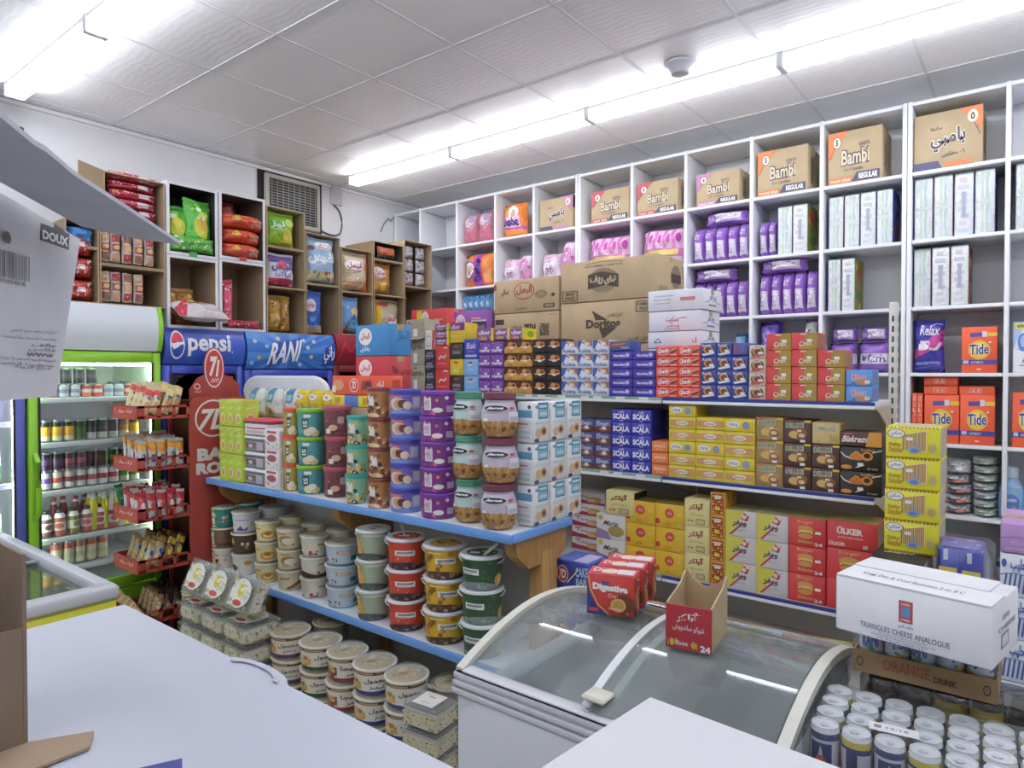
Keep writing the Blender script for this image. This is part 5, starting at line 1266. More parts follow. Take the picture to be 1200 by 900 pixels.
def redgold(w, d, h): return carton(WB_, BC, w, d, h, '#cc2a28', {'front': [('p', [(.55, 1), (1, 1), (1, 0), (.25, 0), (.45, .3)], '#a8842c'), ('t', 'Crax', .3, .22, .8, .5, '#ecd8c8', {'b': .03, 'ang': .06}), ('r', .36, .88, .58, .95, '#f0e4e0'), ('n', .3, .1, .85, .3, 7, ['#d8b878', '#f0e4d0'], .05, 3), ('r', .62, .5, .8, .62, '#f4f2ee')], 'right': [('r', 0, 0, 1, .9, '#a06a50'), ('n', .1, .1, .9, .8, 7, ['#8c4a38', '#b88a70'], .1, 3)]}, parts=(('price', .72, .52),))
gridX(redgold, GF, [897.5, 927, 957], ZT, 390, 4, 'red and gold cracker box', None, .16)
gridX(redgold, GF, [957.5, 990], ZT, 410, 3, 'red and gold cracker box in the shorter stack', None, .16)
def ricco(w, d, h): return carton(WB_, BC, w, d, h, '#4f8fd8', {'front': [('p', [(0, 0), (1, 0), (1, .3), (.3, .2)], '#3a6cb8'), ('e', .65, .2, .3, .16, '#b8844a'), ('e', .82, .24, .12, .12, '#e8d8b8'), ('t', 'Ricco', .22, .34, .78, .78, '#f6f4f0', {'b': .07, 'ang': .05}), ('t', 'Ricco', .24, .36, .76, .76, '#b8283a', {'b': .02, 'ang': .05})], 'right': [('r', .1, .1, .9, .9, '#5a78a8')]})
gridX(ricco, GF, [991, 1022], ZT, 433, 2, 'sky blue biscuit box with red lettering', None, .16)
# big cartons behind
def chipcart(arts, side=None): return lambda w, d, h: carton('shipping_carton', 'carton', w, d, h, '#b39a74', {'front': arts, 'right': side or []}, 'card', ('tape',), .004)
XC = 3.66
def carton_at(b, pl, pr, pt, pb, label, dep=.36, X=XC, zb=None):
    ya, yb = onX(pl, 400, X)[0], onX(pr, 400, X)[0]; pm = (pl + pr) / 2
    zt = onX(pm, pt, X)[1]; z0 = onX(pm, pb, X)[1] if zb is None else zb
    P = b(ya - yb - .004, dep, zt - z0 - .002); P.put((X + dep / 2, (ya + yb) / 2, z0), label, WEST)
    return zt
INK = '#4a3c30'
zc0 = onX(713, 403, XC)[1]
carton_at(chipcart([]), 657, 771, 403, 0, 'plain brown carton hidden under the chip cartons', zb=ZT + .001)
zc1 = carton_at(chipcart([('p', [(.34, .80), (.62, .40), (.46, .12)], INK), ('r', .28, .38, .62, .56, '#b39a74'), ('t', 'Doritos', .28, .37, .64, .58, INK, {'b': .06}), ('t', 'دوريتوس', .50, .60, .66, .72, INK), ('r', .79, .70, .96, .95, INK), ('r', .80, .72, .95, .93, '#b39a74'), ('t', 'FAMILY', .81, .84, .94, .91, INK, {'b': .03}), ('t', 'PACK', .83, .74, .92, .81, INK, {'b': .03}), ('t', 'رقائق الذرة', .72, .04, .96, .14, INK)]), 657, 771, 352, 0, 'brown chip carton printed with a black triangle logo, under the round logo carton', zb=zc0 + .001)
zc2 = carton_at(chipcart([('e', .46, .5, .16, .30, '#8c7a60'), ('p', [(.30, .3), (.30, .66), (.44, .72), (.62, .62), (.62, .30), (.48, .38)], INK), ('t', 'ريف', .32, .40, .46, .64, '#c8b088', {'b': .05}), ('t', 'شاي', .47, .36, .61, .60, '#c8b088', {'b': .05}), ('t', 'MOHAMMED HAMOUD', .27, .84, .66, .88, INK), ('l', [(.28, .92), (.45, .96), (.66, .92)], .012, INK), ('r', .02, .04, .19, .30, INK), ('r', .03, .06, .18, .28, '#a8906a'), ('t', 'BIG', .06, .18, .15, .26, INK, {'b': .04}), ('t', 'PACK', .05, .08, .16, .16, INK, {'b': .04})],
                         [('e', .7, .55, .2, .28, '#8c7a60'), ('p', [(.5, .4), (.5, .62), (.9, .62), (.9, .4)], INK), ('r', .05, .08, .4, .28, '#a08a66')]), 657, 771, 303, 0, 'brown chip carton with a round shaded logo, topmost of its stack', zb=zc1 + .001)
za0 = onX(617, 402, XC)[1]
carton_at(chipcart([]), 579, 655, 402, 0, 'plain brown carton hidden under the red script carton', zb=ZT + .001)
za1 = carton_at(chipcart([('r', .02, .64, .16, .82, INK), ('t', 'chips', .28, .40, .44, .62, INK, {'rot': 180}), ('t', 'RIZ', .48, .25, .66, .62, INK, {'b': .04, 'rot': 180}), ('r', .72, .22, .86, .62, '#6a5a44'), ('n', .72, .22, .86, .62, 14, ['#b39a74'], .03, 3), ('t', '*** ***', .86, .88, .97, .92, INK)]), 579, 655, 366, 0, 'brown carton printed upside down under the red script carton', zb=za0 + .001)
carton_at(chipcart([('t', BATAL, .36, .52, .60, .80, '#b03a34', {'b': .04}), ('o', .48, .64, .16, .26, .08, '#b03a34'), ('l', [(.38, .44), (.48, .40), (.58, .44)], .02, '#b03a34'), ('t', 'تسالي', .12, .50, .24, .74, INK, {'b': .03}), ('e', .74, .5, .10, .12, '#a08866'), ('l', [(.66, .52), (.74, .62), (.82, .52), (.74, .40), (.66, .52)], .012, INK), ('e', .92, .46, .03, .05, INK), ('r', .78, .1, .94, .22, INK), ('r', .80, .12, .92, .20, '#a08866'), ('t', 'بطاطس', .36, .08, .54, .16, INK), ('r', .0, .72, .04, .9, '#8c4a3c'), ('e', .12, .1, .03, .06, '#b8893c')]), 579, 655, 326, 0, 'brown carton with a red script oval, beside the round logo carton', zb=za1 + .001)
# white wafer cartons
def whitec(front, side): return lambda w, d, h: carton('shipping_carton', 'carton', w, d, h, '#dfe2ea', {'front': front, 'right': side}, 'card', ('tape',), .003)
XWc = 3.50
wz = onX(790, 419, XWc)[1]
fr1 = [('t', 'شركة الصناعات الغذائية', .12, .68, .48, .78, '#5a5c6c'), ('t', 'المحدودة', .12, .50, .42, .60, '#5a5c6c'), ('r', .60, .45, .86, .62, '#d87a80'), ('l', [(.14, .36), (.42, .38)], .03, '#d88a88')]
fr2 = [('t', 'بسكويت', .34, .40, .58, .78, '#b8404c', {'b': .02}), ('l', [(.58, .62), (.74, .66)], .03, '#b8404c'), ('t', 'ويفر', .34, .18, .60, .32, '#b8404c'), ('r', .3, .08, .62, .12, '#c87880')]
fr3 = [('l', [(.12, .35), (.2, .6), (.26, .35), (.12, .35)], .05, '#4a4a58'), ('t', 'ف', .84, .3, .92, .7, '#6a6a78')]
sd1 = [('t', 'ويفر', .3, .4, .7, .8, '#4a4c64'), ('l', [(.1, .35), (.3, .4)], .03, '#4a4c64'), ('l', [(.7, .4), (.9, .35)], .03, '#4a4c64'), ('r', .3, .2, .7, .28, '#7a7c90')]
zc = onX(760, 393, XWc)[1]
ya, yb = onX(759, 400, XWc)[0], onX(821, 400, XWc)[0]
hts = [onX(759, q, XWc)[1] for q in (390, 366, 342)]
carton_at(whitec(fr3, sd1), 759, 822, 408, 0, 'white carton hidden low behind the red biscuit boxes', .27, XWc, ZT + .001)
zb_ = onX(790, 408, XWc)[1]
for k, (f, pt, l) in enumerate(((fr3, 388, 'white carton with a small triangle mark, lowest of three visible'), (fr2, 364, 'white carton with red Arabic script, middle of three'), (fr1, 339, 'white carton with a pink stamp, topmost of three'))):
    zb_ = carton_at(whitec(f, sd1), 759 + (k == 1), 822 + (k == 2) * 2, pt, 0, l, .27, XWc, zb_ + .001)
# crates leaning at the far end of the top shelf
def chipbox(base, art, side=None): return lambda w, d, h: carton('snack_carton', 'carton', w, d, h, base, {'front': art, 'right': side or []}, 'print', ('tape',), .003)
XR = 3.52
zlow = ZT + .001
carton_at(chipbox('#b23a34', []), 482, 523, 385, 0, 'red carton hidden behind the far biscuit stacks', .2, XR, zlow)
zr = onX(513, 385, XR)[1]
carton_at(chipbox('#c62a2c', [('r', .16, .05, .30, .95, '#e6dc28'), ('e', .40, .55, .10, .36, '#f2eee8'), ('t', 'حلو', .34, .4, .46, .7, '#b8283a'), ('r', .65, .4, .9, .5, '#e88a80'), ('r', .5, .15, .8, .22, '#e88a80')]), 482, 524, 362, 0, 'red snack carton with a yellow stripe, above the far biscuit stacks', .2, XR, zr + .001)
XR2 = 3.60
carton_at(chipbox('#7c3c98', []), 527, 570, 388, 0, 'violet carton hidden behind the small violet boxes', .2, XR2, zlow)
zr = onX(550, 388, XR2)[1]
carton_at(chipbox('#8a48a4', [('e', .30, .45, .14, .40, '#efe6ee'), ('t', BATAL, .22, .3, .38, .6, '#7c3a90', {'b': .03}), ('r', .60, .0, 1, .52, '#e6e2ea'), ('r', .62, .02, 1, .44, '#32305c'), ('t', 'biscuit', .72, .1, .96, .32, '#d8b8a0'), ('r', .60, .56, .85, .66, '#e8a8a0')]), 527, 570, 364, 0, 'violet snack carton with a white oval, above the small violet boxes', .2, XR2, zr + .001)

# middle shelf
def brownblue(w, d, h): return carton(WB_, BC, w, d, h, '#34407c', {'front': [('p', [(0, 0), (1, 0), (1, .45), (0, .3)], '#6c3a30'), ('t', 'Elvan', .15, .5, .85, .88, '#ccc8d8', {'b': .02}), ('e', .55, .25, .25, .16, '#a8785a'), ('r', .5, .3, .66, .46, '#ece8e4')]}, parts=(('price', .6, .3),))
gridX(brownblue, GF, [676, 696, 716], ZM, 491, 4, 'navy and brown biscuit box', None, .15)
def scala(w, d, h): return carton(WB_, BC, w, d, h, '#2626a4', {'front': [('t', 'SCALA', .08, .22, .92, .68, '#f2f2f8', {'b': .05}), ('t', 'milk', .38, .72, .66, .92, '#d8d8f0'), ('r', .42, .06, .6, .14, '#c0c0e8')], 'right': [('r', .1, .1, .9, .9, '#1c1c70')]})
gridX(scala, GF, [716.5, 739.5, 763], ZM, 480, 5, 'cobalt blue wafer box with white block letters', None, .17)
gridX(simple(WB_, BC, '#e2702a', [('t', 'ARMADA', .14, .45, .86, .72, '#f4dcc0', {'b': .03}), ('t', 'gold', .3, .22, .7, .38, '#f4dcc0'), ('r', .06, .06, .94, .12, '#d05c1c')]), GF, [763.5, 783], ZM, 517, 3, 'orange biscuit box beside the yellow stacks', None, .16)
gridX(simple(WB_, BC, '#26264c', [('n', .1, .1, .9, .9, 8, ['#3a3a78', '#1c1c38'], .1, 2)]), GF + .20, [766, 787], ZM, 481, 4, 'dark navy box standing behind the orange boxes', None, .12)
def yel(kind):
    if kind: a = [('e', .3, .55, .22, .28, '#f2f0e8'), ('t', 'rina', .16, .42, .44, .68, '#5a6a9c'), ('e', .72, .5, .12, .3, '#8c98b8'), ('n', .1, .1, .9, .3, 8, ['#c89a2c', '#e8dc70'], .06, 3)]
    else: a = [('r', .06, .28, .94, .72, '#b4683a'), ('r', .08, .31, .92, .69, '#d89a6a'), ('e', .5, .5, .22, .2, '#efe6d8'), ('t', 'lamar', .34, .42, .66, .58, '#a83a2c'), ('r', .36, .08, .64, .2, '#e8d890')]
    return lambda w, d, h: carton(WB_, BC, w, d, h, '#dcc024', {'front': a, 'right': [('r', .1, .2, .9, .8, '#c8a820')]})
def yel2(w, d, h): return [yel(0)(w, d, h), yel(0)(w, d, h), yel(1)(w, d, h)]
gridX(yel2, GF, [783.5, 815], ZM, 474, 6, 'yellow cream biscuit box in the tallest stack', None, .17)
gridX(yel2, GF, [815.5, 849, 885], ZM, 490, 5, 'yellow cream biscuit box', None, .17)
def delux(dark):
    base = '#4a2c28' if dark else '#9c7a44'
    return lambda w, d, h: carton(WB_, BC, w, d, h, base, {'front': [('e', .55, .42, .32, .26, '#8c5a30' if dark else '#b8904c'), ('e', .38, .36, .2, .16, '#d8b060'), ('e', .66, .32, .18, .15, '#7c4420'), ('e', .66, .34, .12, .09, '#e0c890'), ('t', 'DELUXE', .08, .66, .74, .88, '#f0ead8', {'b': .07, 'ang': .05}), ('t', 'DELUXE', .1, .68, .72, .86, '#3c6a3c', {'b': .02, 'ang': .05}), ('r', .08, .92, .3, .96, '#c83a2c'), ('r', .76, .9, 1, 1, '#d8b82c'), ('r', .5, .5, .66, .58, '#ece6dc')], 'right': [('r', .1, .1, .9, .9, '#7c6038')]}, parts=(('price', .7, .1),))
gridX(delux(False), GF, [886, 918], ZM, 489, 3, 'tan cookie box beside the yellow stacks', None, .18)
gridX(delux(True), GF, [918.5, 951], ZM, 492, 3, 'chocolate brown cookie box', None, .18)
gridX(delux(True), GF, [951.5, 984.5], ZM, 521, 2, 'chocolate brown cookie box beneath the pale one', None, .18)
z2 = onX(968, 521, GF)[1]
gridX(simple(WB_, BC, '#c8ac6c', [('t', 'DELUXE', .2, .6, .9, .82, '#f4f0e0', {'b': .07}), ('t', 'DELUXE', .22, .62, .88, .80, '#3c6a3c', {'b': .02}), ('r', .7, .15, .92, .3, '#b8945a'), ('n', .1, .1, .9, .5, 7, ['#d8c088', '#b8985c'], .06, 2)], [('r', .1, .1, .9, .9, '#b0905c')]), GF, [951.5, 984.5], z2 + .002, 495, 1, 'pale gold cookie box topmost of the brown cookie stacks', None, .18)
def blk(w, d, h): return carton(WB_, BC, w, d, h, '#1e1a1a', {'front': [('l', [(.0, .78), (.12, .6), (.3, .5)], .05, '#ecebe6'), ('l', [(.78, .8), (1, .9)], .04, '#ecebe6'), ('e', .42, .6, .2, .14, '#c86c20'), ('e', .66, .64, .14, .18, '#d8842c'), ('e', .66, .66, .08, .1, '#241c1a'), ('l', [(.25, .62), (.4, .82), (.55, .62)], .08, '#d8842c'), ('t', '24 adet', .66, .1, .92, .18, '#d8b8a0'), ('e', .16, .16, .14, .09, '#d8842c'), ('p', [(.36, .12), (.52, .34), (.6, .26)], '#ecebe6'), ('t', 'halka', .52, .84, .86, .95, '#d8842c', {'b': .03})], 'right': [('r', .1, .1, .9, .9, '#2c2624')]}, parts=(('price', .5, .3),))
gridX(blk, GF, [985, 1034], ZM, 524, 2, 'black box with orange ring biscuits', None, .18)
z2 = onX(1009, 524, GF)[1]
gridX(simple(WB_, BC, '#4a2c24', [('p', [(.62, 0), (1, 0), (1, 1), (.7, 1)], '#d88c28'), ('t', 'Biskrem', .06, .28, .66, .72, '#efe6dc', {'b': .03, 'skew': .1}), ('r', .1, .8, .3, .88, '#c83a2c'), ('e', .72, .5, .08, .2, '#c89a5c')]), GF, [985, 1034], z2 + .002, 506, 1, 'brown biscuit box with cream script on the black boxes', None, .15)

# bottom shelf
gridX(simple(WB_, BC, '#e6dfda', [('p', [(0, 0), (1, 0), (1, .18), (.2, .35), (0, .5)], '#a83044'), ('e', .68, .4, .22, .26, '#c8984c'), ('e', .6, .34, .14, .18, '#e0bc78'), ('t', 'Tea', .12, .55, .5, .78, '#8c8488'), ('r', .1, .82, .3, .9, '#b83a44')]), GF + .168, [670, 709], ZL, 577, 5, 'white and crimson tea biscuit box', None, .18)
gridX(simple(WB_, BC, '#e9e6e2', [('e', .7, .35, .28, .22, '#b8a058'), ('p', [(0, 0), (.55, 0), (.4, .3), (0, .42)], '#a088b8'), ('e', .15, .84, .09, .1, '#d8c048'), ('t', 'Marie', .28, .55, .78, .75, '#4a4438', {'skew': .15})], [('r', .1, .1, .9, .9, '#c9c2b8')]), GF - .006, [699, 732.5], ZL, 603, 2, 'white biscuit box showing round biscuits', None, .16)
z2 = onX(716, 603, GF - .006)[1]
def ulk(w, d, h): return carton(WB_, BC, w, d, h, '#e2d88c', {'front': [('t', 'أولكر', .16, .58, .82, .86, '#8c2434', {'b': .05, 'ang': .05}), ('t', 'بسكويت الشاي', .22, .36, .78, .50, '#b89a4c'), ('r', .48, .08, .82, .28, '#7c6438'), ('r', .5, .1, .8, .26, '#d8c088'), ('t', '24', .12, .16, .36, .24, '#c83a2c')], 'right': [('r', .04, .04, .96, .96, '#3a3028')]})
gridX(ulk, GF - .004, [710, 743], z2 + .003, 575.5, 1, 'pale yellow biscuit box resting on the white round biscuit boxes', None, .16)
def ywaf(w, d, h): return carton(WB_, BC, w, d, h, '#e4b41a', {'front': [('e', .5, .62, .16, .20, '#c8302c'), ('e', .5, .62, .13, .16, '#d8483c'), ('t', 'ويفر', .42, .55, .58, .69, '#f2e2d8'), ('e', .08, .25, .08, .12, '#c8302c'), ('t', '24', .76, .56, .9, .68, '#f2dc8c'), ('t', 'x12', .36, .1, .54, .24, '#a87c18'), ('n', .6, .08, .95, .2, 5, ['#f0d070'], .05, 2)], 'top': [('r', .02, .02, .98, .98, '#8c7c34')]})
gridX(ywaf, GF, [733.5, 768], ZL, 587, 3, 'bright yellow box with a red disc, left stack', None, .18)
gridX(ywaf, GF, [768.5, 802], ZL, 591, 3, 'bright yellow box with a red disc, right stack', None, .18)
gridX(ulk, GF, [802.5, 832], ZL, 585, 3, 'pale yellow biscuit box with crimson Arabic script', None, .17)
def patt(w, d, h):
    a = [('r', .08, .05, .92, .95, '#c86c20'), ('r', .12, .08, .88, .92, '#8c3420')]
    for r_ in range(7):
        for c_ in range(4):
            a.append(('r', .14 + .19 * c_, .10 + .117 * r_, .27 + .19 * c_, .17 + .117 * r_, ('#e8c84c', '#d88c2c', '#c23a2c')[(r_ + c_) % 3]))
    a += [('r', .3, .72, .74, .88, '#e6d8c0'), ('e', .5, .3, .2, .08, '#e8d030')]
    return carton(WB_, BC, w, d, h, '#d89a2c', {'front': a, 'right': [('n', .1, .1, .9, .9, 10, ['#8c3420', '#c86c20'], .08, 2)]})
gridX(patt, GF, [832.5, 850], ZL, 577, 4, 'narrow orange box with a woven pattern', None, .17)
def wafw(w, d, h): return carton(WB_, BC, w, d, h, '#d9d6d8', {'front': [('p', [(0, 1), (.62, 1), (.18, 0), (0, 0)], '#dcd24c'), ('p', [(.12, .05), (.2, .05), (.6, .52), (.54, .56)], '#c8383a'), ('p', [(.5, .7), (.62, .95), (.75, .8), (.82, .95), (.72, .62)], '#c8303a'), ('t', 'ويفر', .22, .38, .70, .64, '#3c3c40', {'b': .03}), ('t', 'ساندي', .4, .22, .68, .30, '#7c7c80'), ('e', .62, .78, .08, .08, '#e8d8b0')], 'top': [('r', .02, .02, .98, .98, '#b8b27c')]})
gridX(wafw, GF, [850.5, 887, 924.5], ZL, 601, 3, 'white and yellow wafer box', None, .18)
def burger(w, d, h): return carton(WB_, BC, w, d, h, '#cc2a2c', {'front': [('e', .46, .62, .22, .13, '#d89848'), ('e', .46, .50, .21, .09, '#e8c868'), ('p', [(.27, .42), (.65, .42), (.6, .5), (.32, .5)], '#7c3c20'), ('e', .46, .38, .2, .1, '#d89040'), ('t', 'Burger', .24, .80, .68, .94, '#d8b060', {'b': .02}), ('t', 'Biskuvi', .26, .12, .66, .24, '#d8b060', {'b': .02}), ('r', .72, .48, .88, .58, '#f2d8d4'), ('t', '24', .7, .06, .92, .18, '#f4e8e4', {'b': .03})], 'top': [('r', .02, .02, .98, .98, '#b8a05c')]}, parts=(('price', .8, .53),))
gridX(burger, GF, [925, 969], ZL, 608, 3, 'red box picturing a burger shaped biscuit', None, .19)
gridX(burger, GF, [970, 1030], ZL, 645, 2, 'wide red burger biscuit box beneath the red lettered box', None, .19)
z2 = onX(1000, 645, GF)[1]
gridX(simple(WB_, BC, '#cb2a2e', [('t', 'ÜLKER', .20, .52, .72, .80, '#f4ece8', {'b': .05}), ('t', 'ÇOKOMARİNE', .22, .36, .72, .46, '#f0d8d0'), ('t', 'ÜLKER', .04, .08, .38, .24, '#f0d8d0', {'b': .04}), ('r', .72, .06, .82, .2, '#d8a08c')], [('r', .05, .05, .95, .95, '#8c6a44')], [('r', .02, .02, .98, .98, '#a89450')]), GF, [970, 1030], z2 + .002, 612, 1, 'red biscuit box with large white lettering, topmost beside the yellow sticks', None, .19)
# ------------------------------------------------------------------ tubs
def tub(r, h, body, lid, art, name='biscuit_tub', cat='tub', taper=.90, lidh=.13, overhang=1.06, clear_lid=False, handle=None, bandc=None, topc=None, kind='plastic', band_top=None, top_art=None, price=None):
    """tapered tub with a lid; parts: lid, handle, price label"""
    m = MB(); rb, rt = r * taper / overhang, r / overhang; hb = h * (1 - lidh)
    rf = lambda v: rb + (rt - rb) * v
    B = M(body, kind)
    prof = [(rb * .94, 0, B), (rb, h * .02, M(bandc, kind) if bandc else B)]
    if bandc: prof.append((rf(.16), hb * .16, B))
    if band_top: prof.append((rf(.84), hb * .84, M(band_top, kind)))
    prof.append((rt, hb))
    m.lathe(prof, B, 26)
    m.cyl_art(rf, hb, art)
    l = MB()
    if clear_lid:
        l.lathe([(rt * 1.0, hb - h * .03), (r, hb - h * .03), (r, hb + h * .02), (rt * .97, hb + h * .022)], M(lid, 'plastic'), 26, caps=False)
        l.lathe([(rt * .97, hb + h * .021), (rt * .93, h * .985), (rt * .75, h), (0, h)], M('#f8fafa', 'clear', .12), 26, caps=False)
    else:
        l.lathe([(r, hb + .0005), (r, h * .97), (r * .96, h), (r * .88, h), (r * .86, h * .985), (0, h * .985)], M(lid, 'plastic'), 26)
    if top_art: l.art(lambda u, v, o: ((u - .5) * 1.5 * r, (v - .5) * 1.5 * r, h * (1.0 if clear_lid else .985) + o + .0004), 1, top_art)
    ps = [('lid', l)]
    if clear_lid == 'food' or top_art and clear_lid:
        f = MB(); f.lathe([(rt * .9, hb + .001), (rt * .7, hb + h * .05), (0, hb + h * .06)], M('#cbb88c', 'matte'), 16)
        f.art(lambda u, v, o: ((u - .5) * 1.3 * rt, (v - .5) * 1.3 * rt, hb + h * .055 + o), 1, [('n', .12, .12, .88, .88, 12, ['#e6cf98', '#a88048', '#d8b878', '#f0dfb4'], .17, 3)]); ps.append(('contents', f))
    if handle:
        q = MB(); pts = []
        for k in range(13):
            t = math.pi * k / 12
            pts.append((r * 1.04 * math.cos(t), -r * .75 * math.sin(t) * handle - r * .1, hb - h * .02 - h * .42 * math.sin(t) * (handle if handle < 1 else .5)))
        q.tube(pts, .0028, M('#e3e6ea', 'plastic'), 6); ps.append(('handle', q))
    if price:
        q = MB(); u, v, wd = price; rr = rf(v)
        q.cyl_art(rf, hb, [('r', u - wd, v - .10, u + wd, v + .10, '#f2f2ee'), ('r', u - wd * .8, v - .02, u + wd * .8, v + .06, '#8c9098'), ('r', u - wd * .8, v - .08, u + wd * .3, v - .05, '#b0b4bc')])
        q.v = [(a * 1.003, b * 1.003, c) for a, b, c in q.v]; ps.append(('price_label', q))
    return mk(name, cat, (None, m), *ps)
Tz = TZ + .001
TF = TX + .02
# --- on the table top, from the far end
def juicepack(w, d, h):
    a = [('r', 0, 0, 1, .04, '#8ca41c'), ('e', .5, .32, .30, .20, '#e8dcae'), ('e', .5, .30, .17, .13, '#d89a58'), ('t', 'حليب', .18, .62, .82, .84, '#f0f4d0', {'b': .02}), ('p', [(0, .82), (1, .94), (1, 1), (0, 1)], '#d0dc5c')]
    return carton('biscuit_carton', 'biscuit carton', w, d, h, '#b4cc1e', {'front': a, 'right': a, 'left': [('r', .1, .1, .9, .9, '#a4bc1c')]})
ya, yb = onX(257, 500, TF)[0], onX(284, 500, TF)[0]
hz = (onX(270, 468, TF)[1] - Tz) / 3
PJ = juicepack((ya - yb) / 3 - .001, .10, hz - .0015)
for i in range(3):
    for j in range(3): PJ.put((TF + .05, ya - (j + .5) * (ya - yb) / 3, Tz + i * hz), lab('lime green slim carton at the far table end', i, 3, j, 3), WEST, 'lime green slim cartons')
def boxtub(lidc, body, art):
    def b(w, d, h):
        m = MB(); m.box(-w / 2 * .93, -d / 2 * .93, 0, w / 2 * .93, d / 2 * .93, h * .78, M(body, 'plastic'), .012)
        m.faces_art(-w / 2 * .93, -d / 2 * .93, 0, w / 2 * .93, d / 2 * .93, h * .78, {'front': art, 'right': art})
        l = MB(); l.box(-w / 2, -d / 2, h * .785, w / 2, d / 2, h, M(lidc, 'plastic'), .008)
        return mk('sweets_container', 'food container', (None, m), ('lid', l))
    return b
arts_ = [('r', .06, .3, .94, .75, '#7a6470'), ('r', .1, .35, .5, .7, '#5c3c44'), ('e', .3, .5, .12, .15, '#d8c0b0'), ('r', .6, .2, .92, .85, '#b8b4c4')]
gridX(boxtub('#eceef2', '#8d8894', arts_), TF, [284, 309], Tz, 511, 3, 'clear rectangular container with white lid', None, .14)
z2 = onX(296, 511, TF)[1]
gridX(boxtub('#c8384a', '#d2c4cc', [('r', .04, .1, .96, .9, '#e6dfe4'), ('l', [(.1, .6), (.4, .55), (.9, .62)], .1, '#a8384a'), ('r', .1, .2, .8, .4, '#c8b4bc')]), TF, [284, 314], z2 + .002, 491, 1, 'container with a red lid on the white lidded ones', None, .13)
def wred(w, d, h): return carton(WB_, BC, w, d, h, '#e6e4e4', {'front': [('e', .5, .55, .35, .18, '#a84a50'), ('r', .15, .8, .85, .92, '#b8404a'), ('n', .1, .1, .9, .4, 6, ['#8c6c60', '#c8a898'], .08, 3)], 'right': [('r', .1, .1, .9, .9, '#d8d2d2')]})
gridX(wred, TF - .012, [309.5, 325.5], Tz, 503, 3, 'white carton with red oval print beside the gold tubs', None, .1)
nut = lambda bg, s: [('n', .32, .04, .68, .4, 16, bg, .14, s)]
L16 = [('r', .44, .35, .52, .75, '#3c4c50'), ('t', 'IS', .455, .42, .51, .68, '#e8ecec', {'rot': 90, 'b': .03}), ('e', .52, .2, .06, .16, '#e6dcb8'), ('e', .60, .16, .055, .14, '#d8c890'), ('e', .56, .3, .05, .12, '#efe8d0'), ('r', .47, .8, .55, .93, '#eceee8')]
stackX(lambda r, h: tub(r, h, '#b8a03c', '#d8432c', [('r', .3, .0, .7, .35, '#a8803c')] + L16), TF + .0, 331, 352, Tz, 478, 3, 'gold biscuit tub with a red lid', None)
stackX(lambda r, h: tub(r, h, '#4f9ca0', '#7cb81e', [('r', .3, 0, .7, .18, '#3c8488')] + L16), TF, 347, 382, Tz, 479, 3, 'teal biscuit tub with a lime green lid', None)
choc = [('n', .3, .05, .7, .95, 30, ['#6c3038', '#a85c54', '#7c444c', '#4c2028'], .06, 5), ('e', .5, .3, .09, .2, '#5c2c24'), ('e', .52, .34, .06, .12, '#d8a888'), ('r', .42, .12, .49, .3, '#e8e2dc'), ('r', .58, .5, .66, .75, '#b4a4ac')]
stackX(lambda r, h: tub(r, h, '#7c3c44', '#b04458', choc, taper=.93), TF + .03, 379, 412, Tz, 476, 3, 'maroon chocolate tub with a crimson lid', None)
def gift(body, cols, acc): return [('r', .38, .45, .5, .85, '#ece8e0'), ('r', .40, .48, .48, .82, '#c8ccc4'), ('n', .28, .05, .72, .95, 22, cols, .12, 7), ('r', .40, .5, .49, .82, '#eceae4'), ('n', .34, .02, .66, .35, 8, acc, .14, 2)]
stackX(lambda r, h: tub(r, h, '#7cc09a', '#28a8a0', gift(0, ['#3c5c50', '#e6e2d0', '#5a9c7c', '#c8b070', '#2c3c40'], ['#c8943c', '#e6c88c', '#5c3c24']), taper=.94), TF - .008, 405, 431, Tz, 487, 3, 'mint green nut tub with a teal lid', None)
stackX(lambda r, h: tub(r, h, '#b8783c', '#7c3434', gift(0, ['#3c3c54', '#e6d8c0', '#d89c4c', '#8c4a2c', '#283040'], ['#d8a858', '#7c4420', '#f0dcb0']), taper=.95), TF - .012, 430, 458, Tz, 454, 4, 'amber checked nut tub with a maroon lid', None)
bisc = [('r', .26, .0, .74, .22, '#6c86d0'), ('e', .44, .5, .10, .30, '#e0d0c0'), ('e', .46, .48, .06, .24, '#c89870'), ('e', .50, .5, .05, .20, '#5c2c20'), ('e', .55, .42, .045, .2, '#e0ccb4'), ('r', .60, .25, .70, .85, '#a8aed0'), ('r', .615, .35, .685, .8, '#c8ccde'), ('r', .34, .8, .5, .9, '#d86a70')]
stackX(lambda r, h: tub(r, h, '#6c5cb4', '#3438a4', bisc, taper=.95, lidh=.17), TF - .012, 456, 496, Tz, 456, 5, 'violet biscuit tub with a navy blue lid', None)
purp = [('n', .24, .04, .76, .96, 26, ['#d84c9c', '#e8a0c8', '#7c3ca4', '#f0e0ec', '#c83060', '#d88c3c'], .09, 4), ('r', .38, .3, .46, .85, '#f0ecee'), ('r', .39, .35, .45, .8, '#c8c0cc'), ('r', .6, .2, .68, .5, '#c0b0cc'), ('e', .52, .3, .05, .12, '#f0e8dc')]
stackX(lambda r, h: tub(r, h, '#7c2c84', '#6c2ca0', purp, taper=.95, lidh=.15), TF - .014, 491, 536, Tz, 458, 5, 'magenta sweets tub with a purple lid', None)
